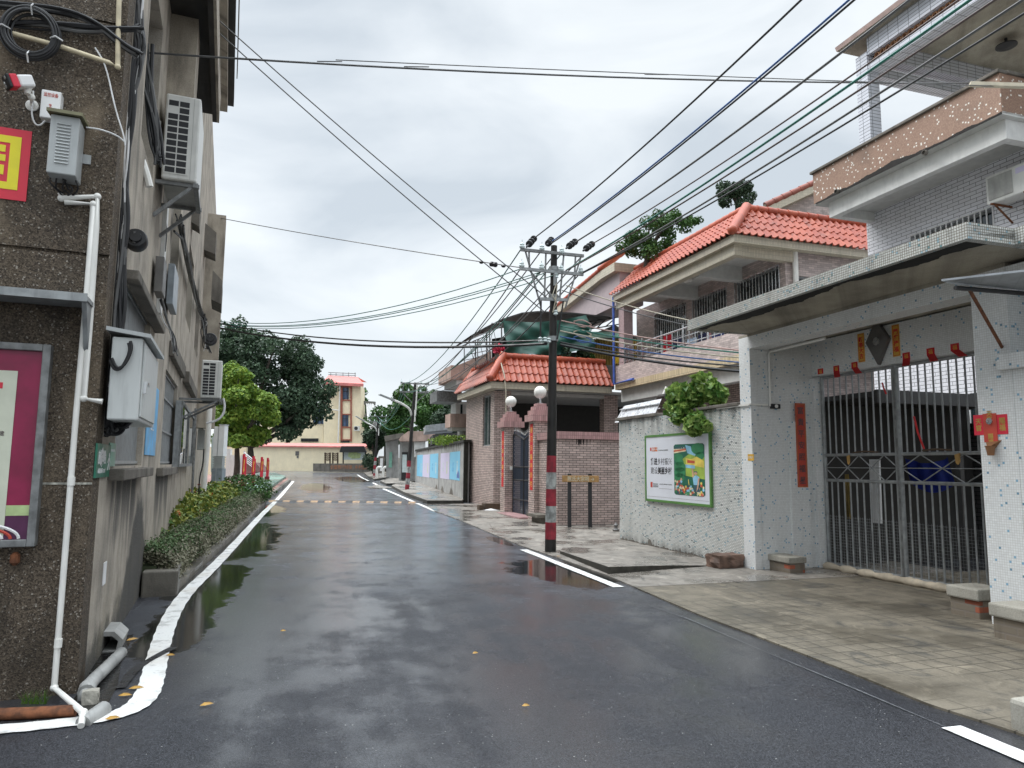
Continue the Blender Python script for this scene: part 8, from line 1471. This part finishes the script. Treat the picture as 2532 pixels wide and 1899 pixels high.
# yellow moss plants on the wall top
p = GW.p(4.5, -0.1, zt_ + 0.1); t = thing('wall_top_plant', 'yellow green plants growing on top of the poster wall', 'plant', p, 0); P_, N_ = crown([(GW.p(q, -0.1, 0).x, GW.p(q, -0.1, 0).y, zt_ + 0.22, 0.9, 0.9, 0.22) for q in (2.5, 4.0, 5.5)], 700, 51); part('foliage', leafmesh(P_, 0.10, 51, 0.5, N_), M['leafbright'], t, fix=False)
def scr(name, px, Y, dep, m, label, cat, bevel=0.0):
    """upright outline at distance Y with real thickness"""
    a = [at(x, y, Y) for x, y in px]; d = Vector((-0.15, 1, 0)).normalized() * dep; mb = MB(); k = len(a); mb.add([*a, *[q + d for q in a]], [tuple(range(k)), tuple(range(2 * k - 1, k - 1, -1))] + [(i, k + i, k + (i + 1) % k, (i + 1) % k) for i in range(k)]); return solo(name, mb, m, label, cat, min(a, key=lambda v: v.z), 0, bevel=bevel)
def spart(name, px, Y, dep, m, parent):
    a = [at(x, y, Y) for x, y in px]; d = Vector((-0.15, 1, 0)).normalized() * dep; mb = MB(); k = len(a); mb.add([*a, *[q + d for q in a]], [tuple(range(k)), tuple(range(2 * k - 1, k - 1, -1))] + [(i, k + i, k + (i + 1) % k, (i + 1) % k) for i in range(k)]); return part(name, mb, m, parent)
yg_ = thing('old_gateway', 'old gateway with a chamfered pink concrete canopy down the right side', 'gateway', G(1010, 1190), 0)
spart('canopy', [(986, 1087), (993, 1078), (1010, 1066), (1070, 1066), (1080, 1078), (1080, 1083), (1050, 1091), (990, 1091)], 47, 2.2, M['pinkslab'], yg_); spart('wall', [(988, 1092), (1052, 1092), (1052, 1190), (986, 1190)], 48, 0.4, M['greywall'], yg_); spart('pier', [(1024, 1092), (1052, 1092), (1052, 1130), (1024, 1130)], 47.2, 0.6, M['whiteplaster'], yg_); spart('door', [(994, 1118), (1010, 1118), (1010, 1186), (992, 1186)], 47.9, 0.08, M['darksteel'], yg_)
scr('wall_poster', [(995, 1124), (1006, 1124), (1005, 1168), (994, 1168)], 47.8, 0.03, M['paleposter'], 'pale poster on the old gateway wall left of the second pole', 'poster')
scr('old_wall', [(953, 1085), (985, 1075), (986, 1185), (955, 1180)], 54, 1.0, M['greywall'], 'dark stained old wall left of the old gateway', 'wall'); scr('wall_poster', [(963, 1118), (970, 1118), (969, 1156), (961, 1156)], 53.9, 0.03, M['palegreen'], 'pale green poster on the dark old wall left of the old gateway', 'poster'); scr('old_roof', [(950, 1078), (998, 1070), (1000, 1080), (952, 1092)], 52, 3, M['slab'], 'dark tiled lean to roof over the old wall', 'roof')
scr('low_gate', [(936, 1128), (951, 1128), (950, 1170), (935, 1170)], 60, 0.3, M['slab'], 'low mossy wall with a white notice at the third pole', 'wall'); scr('white_notice', [(940, 1133), (947, 1133), (946, 1165), (939, 1165)], 59.9, 0.03, M['white'], 'narrow white notice on the low mossy wall', 'notice')
for x, lab in ((931, 'white bent vent pipe right beside the third pole'), (947, 'white bent vent pipe farther from the third pole')): g = G(x, 1183); mb = MB(); mb.tube(smooth_path([g, g + Vector((0, 0, 0.7)), g + Vector((0.1, 0, 0.9)), g + Vector((0.35, 0, 0.85))], 1), 0.10, 8); solo('vent_pipe', mb, M['pvc'], lab, 'pipe', g, 0, smooth=True)
# low roofs and house behind the poster wall
scr('metal_roof', [(1052, 1052), (1120, 1044), (1128, 1062), (1052, 1068)], 40, 4, M['metalsheet'], 'pale sheet metal roof behind the poster wall', 'roof'); scr('dark_shed', [(1070, 1075), (1150, 1068), (1150, 1100), (1070, 1098)], 38, 4, M['darksheet'], 'dark open shed behind the poster wall', 'shed')
# ------------------------------------------------------------------ far cream house, wall, notice shelter
wy = 80.0; fwl = thing('far_boundary_wall', 'cream boundary wall with a pink coping across the end of the road', 'wall', at(760, 1160, wy), 0); base = zg(wy) - 0.4
a, b = at(540, 1160, wy), at(920, 1160, wy); f_ = Fac((a.x, a.y), (1, 0), True); zt_ = at(800, 1106, wy).z; mb = MB(); mb.box(f_, 0, b.x - a.x, -0.3, 0, base, zt_); part('wall', mb, M['cream'], fwl); mb = MB(); mb.hexa([f_.p(-0.2, 0.3, zt_ - 0.02), f_.p(b.x - a.x + 0.2, 0.3, zt_ - 0.02), f_.p(b.x - a.x + 0.2, -0.7, zt_ + 0.30), f_.p(-0.2, -0.7, zt_ + 0.30), f_.p(-0.2, 0.3, zt_ + 0.12), f_.p(b.x - a.x + 0.2, 0.3, zt_ + 0.12), f_.p(b.x - a.x + 0.2, -0.7, zt_ + 0.46), f_.p(-0.2, -0.7, zt_ + 0.46)]); part('coping', mb, M['pinkroof'], fwl)
for x, y, s_ in ((735, 1121, 0.20), (736, 1130, 0.10)):
    p = at(x, y, wy - 0.02); mb = MB(); mb.box(f_, p.x - a.x - s_, p.x - a.x + s_, 0.001, 0.05, p.z - s_ * 1.2, p.z + s_ * 1.2); part('vent', mb, M['boxdark'], fwl)
hy = 88.0; ch = thing('cream_house', 'three storey cream house with pink roof and red framed stair windows at the road end', 'house', at(840, 1100, hy), 0)
def P2(x, y, d=0.0): return at(x, y, hy + d)
def fpart(name, x0, y0, x1, y1, d, dep, m, parent): return spart(name, [(x0, y0), (x1, y0), (x1, y1), (x0, y1)], hy + d, dep, m, parent)
fpart('wall', 842, 945, 892, 1150, 0, 9, M['cream'], ch); fpart('wall', 800, 945, 841.5, 1150, 0.25, 9, M['cream'], ch); fpart('wall', 640, 1010, 799.5, 1150, 0.5, 9, M['cream'], ch)
rf = [P2(800, 944, -0.9), P2(843, 941, -0.9), P2(899, 949, -0.9), P2(882, 932, 2.2), P2(820, 926, 2.2)]
mb = MB(); lo = [at(798, 944, hy - 0.8), at(899, 949, hy - 0.8)]; hi = [at(812, 928, hy + 2.0), at(884, 932, hy + 2.0)]; mb.add([*lo, hi[1], hi[0], *[v + Vector((0, 0, -0.35)) for v in lo], *[v + Vector((0, 6, 0)) for v in hi]], [(0, 1, 2, 3), (4, 5, 1, 0), (3, 2, 6, 7)]); part('roof', mb, M['pinkroof'], ch, fix=False)
fpart('eave', 799, 948, 897, 952, -0.6, 0.6, M['redtrim'], ch)
mb = MB()
for x in (818, 831, 848, 862, 878): mb.bar(at(x, 932, hy + 2), at(x, 921, hy + 2), 0.07)
for y in (921, 926): mb.bar(at(812, y, hy + 2), at(880, y + 3, hy + 2), 0.07)
part('roof_railing', mb, M['galv'], ch)
for x0, x1 in ((842, 847), (866, 870)): fpart('window_trim', x0, 955, x1, 1092, -0.15, 0.14, M['redtrim'], ch)
for y in (955, 988, 1023, 1055, 1086): fpart('window_trim', 847.2, y, 865.8, y + 3, -0.14, 0.13, M['redtrim'], ch)
def far_win(x0, y0, x1, y1, d, m=None):
    w_ = fpart('window', x0, y0, x1, y1, d, 0.05, m or M['blueglass'], ch); mb = MB(); n = max(3, int((x1 - x0) / 3))
    for i in range(n + 1): x = x0 + (x1 - x0) * i / n; mb.bar(at(x, y0, hy + d - 0.08), at(x, y1, hy + d - 0.08), 0.045 if i % 3 else 0.11)
    mb.bar(at(x0, (y0 * 2 + y1) / 3, hy + d - 0.08), at(x1, (y0 * 2 + y1) / 3, hy + d - 0.08), 0.05); part('bars', mb, M['darksteel'], w_)
far_win(848, 958, 862, 987, -0.03); far_win(847, 1026, 861, 1054, -0.03); far_win(811, 957, 820, 984, 0.2, M['greenglass']); far_win(775, 1012, 810, 1048, 0.42); far_win(745, 1084, 787, 1092, 0.42, M['glass']); far_win(843, 1089, 864, 1094, -0.05, M['glass'])
fpart('hood', 803, 952, 822, 956, -0.2, 0.4, M['redtrim'], ch); mb = MB(); mb.tube([at(841, 944, hy - 0.15), at(836, 1095, hy - 0.15)], 0.09, 8); mb.tube([at(820, 1012, hy - 0.1), at(838, 1015, hy - 0.12)], 0.07, 8); part('downpipe', mb, M['pvc'], ch)
p = at(882, 1059, hy - 0.6); t = thing('air_conditioner', 'white air conditioner with round fan on the far cream house', 'air conditioner', p, 0); q = Fac((p.x, p.y), (1, 0), True); mb = MB(); mb.box(q, -0.35, 0.30, -0.4, 0, p.z - 0.32, p.z + 0.28); part('casing', mb, M['acwhite'], t); mb = MB(); mb.lathe((p.x - 0.08, p.y - 0.005, p.z), [(0.22, 0), (0.22, 0.02), (0.001, 0.03)], 16, (0, -1, 0)); part('fan_grille', mb, M['slotdark'], t)
ns = thing('notice_shelter', 'dark roofed village map shelter at the end of the road', 'shelter', at(870, 1160, 77), 0)
spart('roof', [(839, 1118), (844, 1103), (900, 1103), (906, 1118)], 76.5, 1.6, M['darksteel'], ns); spart('map_board', [(849, 1117), (903, 1117), (903, 1137), (849, 1137)], 77, 0.1, M['paleposter'], ns); spart('post', [(847, 1117), (850, 1117), (850, 1146), (847, 1146)], 77, 0.15, M['darksteel'], ns); spart('post', [(902, 1117), (905, 1117), (905, 1146), (902, 1146)], 77, 0.15, M['darksteel'], ns); spart('map_print', [(862, 1119), (880, 1118), (893, 1122), (890, 1133), (870, 1134), (860, 1128)], 76.97, 0.02, M['limefilm'], ns)
pl = thing('slogan_planter', 'low dark planter wall with orange slogan lettering at the road end', 'planter', at(840, 1163, 75), 0); spart('wall', [(774, 1146), (918, 1146), (920, 1168), (774, 1166)], 75, 1.0, M['slab'], pl)
SF = Fac((at(815, 1155, 74.97).x, 74.97), (1, 0), True); wpx = at(915, 1155, 75).x - at(815, 1155, 75).x; text(pl, '全面推行绿美  乡村建设', SF, wpx / 2, at(860, 1155, 74.97).z, 0.02, 0.5, plain('dull_orange', (0.42, 0.17, 0.08), 0.7, var=0.3), wpx * 0.98, 0.0)
for x, lab in ((810, 'left wooden lattice stand in front of the far cream wall'), (829, 'right wooden lattice stand beside the map shelter')):
    t = thing('lattice_stand', lab, 'stand', at(x, 1150, 76), 0, None); mb = MB()
    for q in (-6, 6): mb.bar(at(x + q, 1150, 76), at(x + q, 1119, 76), 0.16)
    part('posts', mb, M['timber'], t); mb = MB()
    for k in range(4): y = 1121 + 5 * k; mb.bar(at(x - 8, y, 75.9), at(x + 8, y, 75.9), 0.07); mb.bar(at(x - 8, y, 75.9), at(x, y + 3, 75.9), 0.07); mb.bar(at(x, y + 3, 75.9), at(x + 8, y, 75.9), 0.07)
    part('lattice', mb, M['timber'], t)
scr('far_house', [(893, 1030), (905, 1022), (920, 1036), (920, 1130), (893, 1130)], 96, 8, M['metalsheet'], 'grey far house squeezed between the cream house and the dark tree', 'house')
# ------------------------------------------------------------------ trees
def tree(px, Y, trunk_px, blobs, n, size, m, label, seed, r0=0.25, limbs=6, name='tree', shell=0.55, up=0.25, jit=0.6, gz=None):
    """blobs in pixels: (x, y, rx, ry, depth offset)"""
    g = at(*px, Y); k = Y / F; B = []
    for b in blobs: c = at(b[0], b[1], Y + (b[4] if len(b) > 4 else 0)); B.append((c.x, c.y, c.z, b[2] * k, (b[2] + b[3]) / 2 * k, b[3] * k))
    t = thing(name, label, 'tree', g, 0); fork = at(*trunk_px, Y); mb = MB(); mb.tube([g - Vector((0, 0, 0.3)), g.lerp(fork, 0.5) + Vector((0.05, 0, 0)), fork], [r0 * 1.25, r0, r0 * 0.8], 10); rr_ = random.Random(seed)
    for b in rr_.sample(B, min(limbs, len(B))): c = Vector(b[:3]); mb.tube([fork, fork.lerp(c, 0.5) + Vector((rr_.gauss(0, .2), rr_.gauss(0, .2), 0.15)), c], [r0 * 0.6, r0 * 0.35, r0 * 0.12], 7)
    part('trunk', mb, M['bark'], t, smooth=True); P_, N_ = crown(B, n, seed, shell); part('crown', leafmesh(P_, size, seed, up, N_, jit), m, t, fix=False); return t
rt_ = random.Random(5)
def cloud(cx, cy, rx, ry, k, r, dep, seed):
    q = random.Random(seed); o_ = []
    for _ in range(k):
        a = q.uniform(0, 2 * math.pi); d = math.sqrt(q.random()); o_.append((cx + rx * d * math.cos(a), cy + ry * d * math.sin(a), r * q.uniform(0.75, 1.3), r * q.uniform(0.6, 1.0), q.uniform(-dep, dep)))
    return o_
tree((583, 1190), 40, (586, 1110), cloud(592, 1015, 84, 82, 44, 24, 1.8, 1) + cloud(572, 930, 34, 22, 9, 20, 1.2, 2), 15000, 0.19, M['leafbright'], 'bright yellow green young tree beside the left building', 11, 0.16, 6, up=0.5, jit=0.5)
tree((612, 1180), 56, (612, 1105), cloud(640, 930, 138, 98, 60, 34, 3, 3) + cloud(745, 990, 74, 78, 24, 27, 2, 4) + cloud(590, 850, 74, 46, 16, 30, 2, 5) + cloud(650, 1050, 90, 40, 10, 24, 2, 14), 34000, 0.22, M['leafdark'], 'huge dark green banyan tree behind the bright tree', 12, 0.5, 9)
tree((925, 1175), 66, (925, 1140), cloud(928, 1110, 24, 50, 16, 17, 1.5, 6), 5000, 0.20, M['leafdark'], 'dark evergreen tree around the third utility pole', 13, 0.2, 4)
for i, (cx, cy, rx, ry, Y, s_, lab, m) in enumerate(((1010, 1040, 48, 38, 62, 0.24, 'dense mid green tree behind the old gateway', 'leafmid'), (1065, 1015, 50, 40, 66, 0.26, 'mid green tree behind the second pole lamp arm', 'leafmid'), (1110, 1040, 40, 40, 60, 0.24, 'dark green tree left of the weathered balcony house', 'leafdark'), (955, 1060, 40, 40, 76, 0.26, 'mid green tree behind the dark tree at the third pole', 'leafmid'), (1010, 990, 40, 26, 90, 0.34, 'hazy green tree on the rise behind the lower trees', 'leafmid'))):
    tree((cx, 1165), Y, (cx, cy + ry), cloud(cx, cy, rx, ry, 16, 20, 2, 20 + i), 5200, s_, M[m], lab, 60 + i, 0.3, 5)
tree((900, 1150), 150, (898, 1060), cloud(893, 1010, 24, 45, 10, 16, 3, 31), 1800, 0.55, M['leafmid'], 'distant hazy tree right behind the cream house', 71, 0.4, 3)
# trees on the roofs at the right
tree((1590, 680), 24, (1600, 630), cloud(1575, 604, 45, 28, 14, 20, 0.8, 41) + cloud(1625, 608, 60, 20, 10, 17, 0.6, 46) + cloud(1650, 560, 55, 32, 14, 22, 0.8, 42) + cloud(1700, 545, 30, 15, 6, 16, .6, 44), 6400, 0.085, M['leafmid'], 'loose leafy tree rising behind the orange roof', 81, 0.10, 8, shell=0.3)
tree((1820, 560), 24, (1822, 510), cloud(1820, 480, 45, 30, 14, 19, 0.6, 43), 4600, 0.08, M['leafdark'], 'small dark tree behind the hip of the orange roof', 82, 0.08, 6, shell=0.3)
tree((1990, 520), 25, (1990, 505), cloud(1985, 535, 22, 10, 5, 9, 0.4, 45), 500, 0.08, M['leafmid'], 'small weedy bush on the roof edge left of the white house', 83, 0.03, 3)
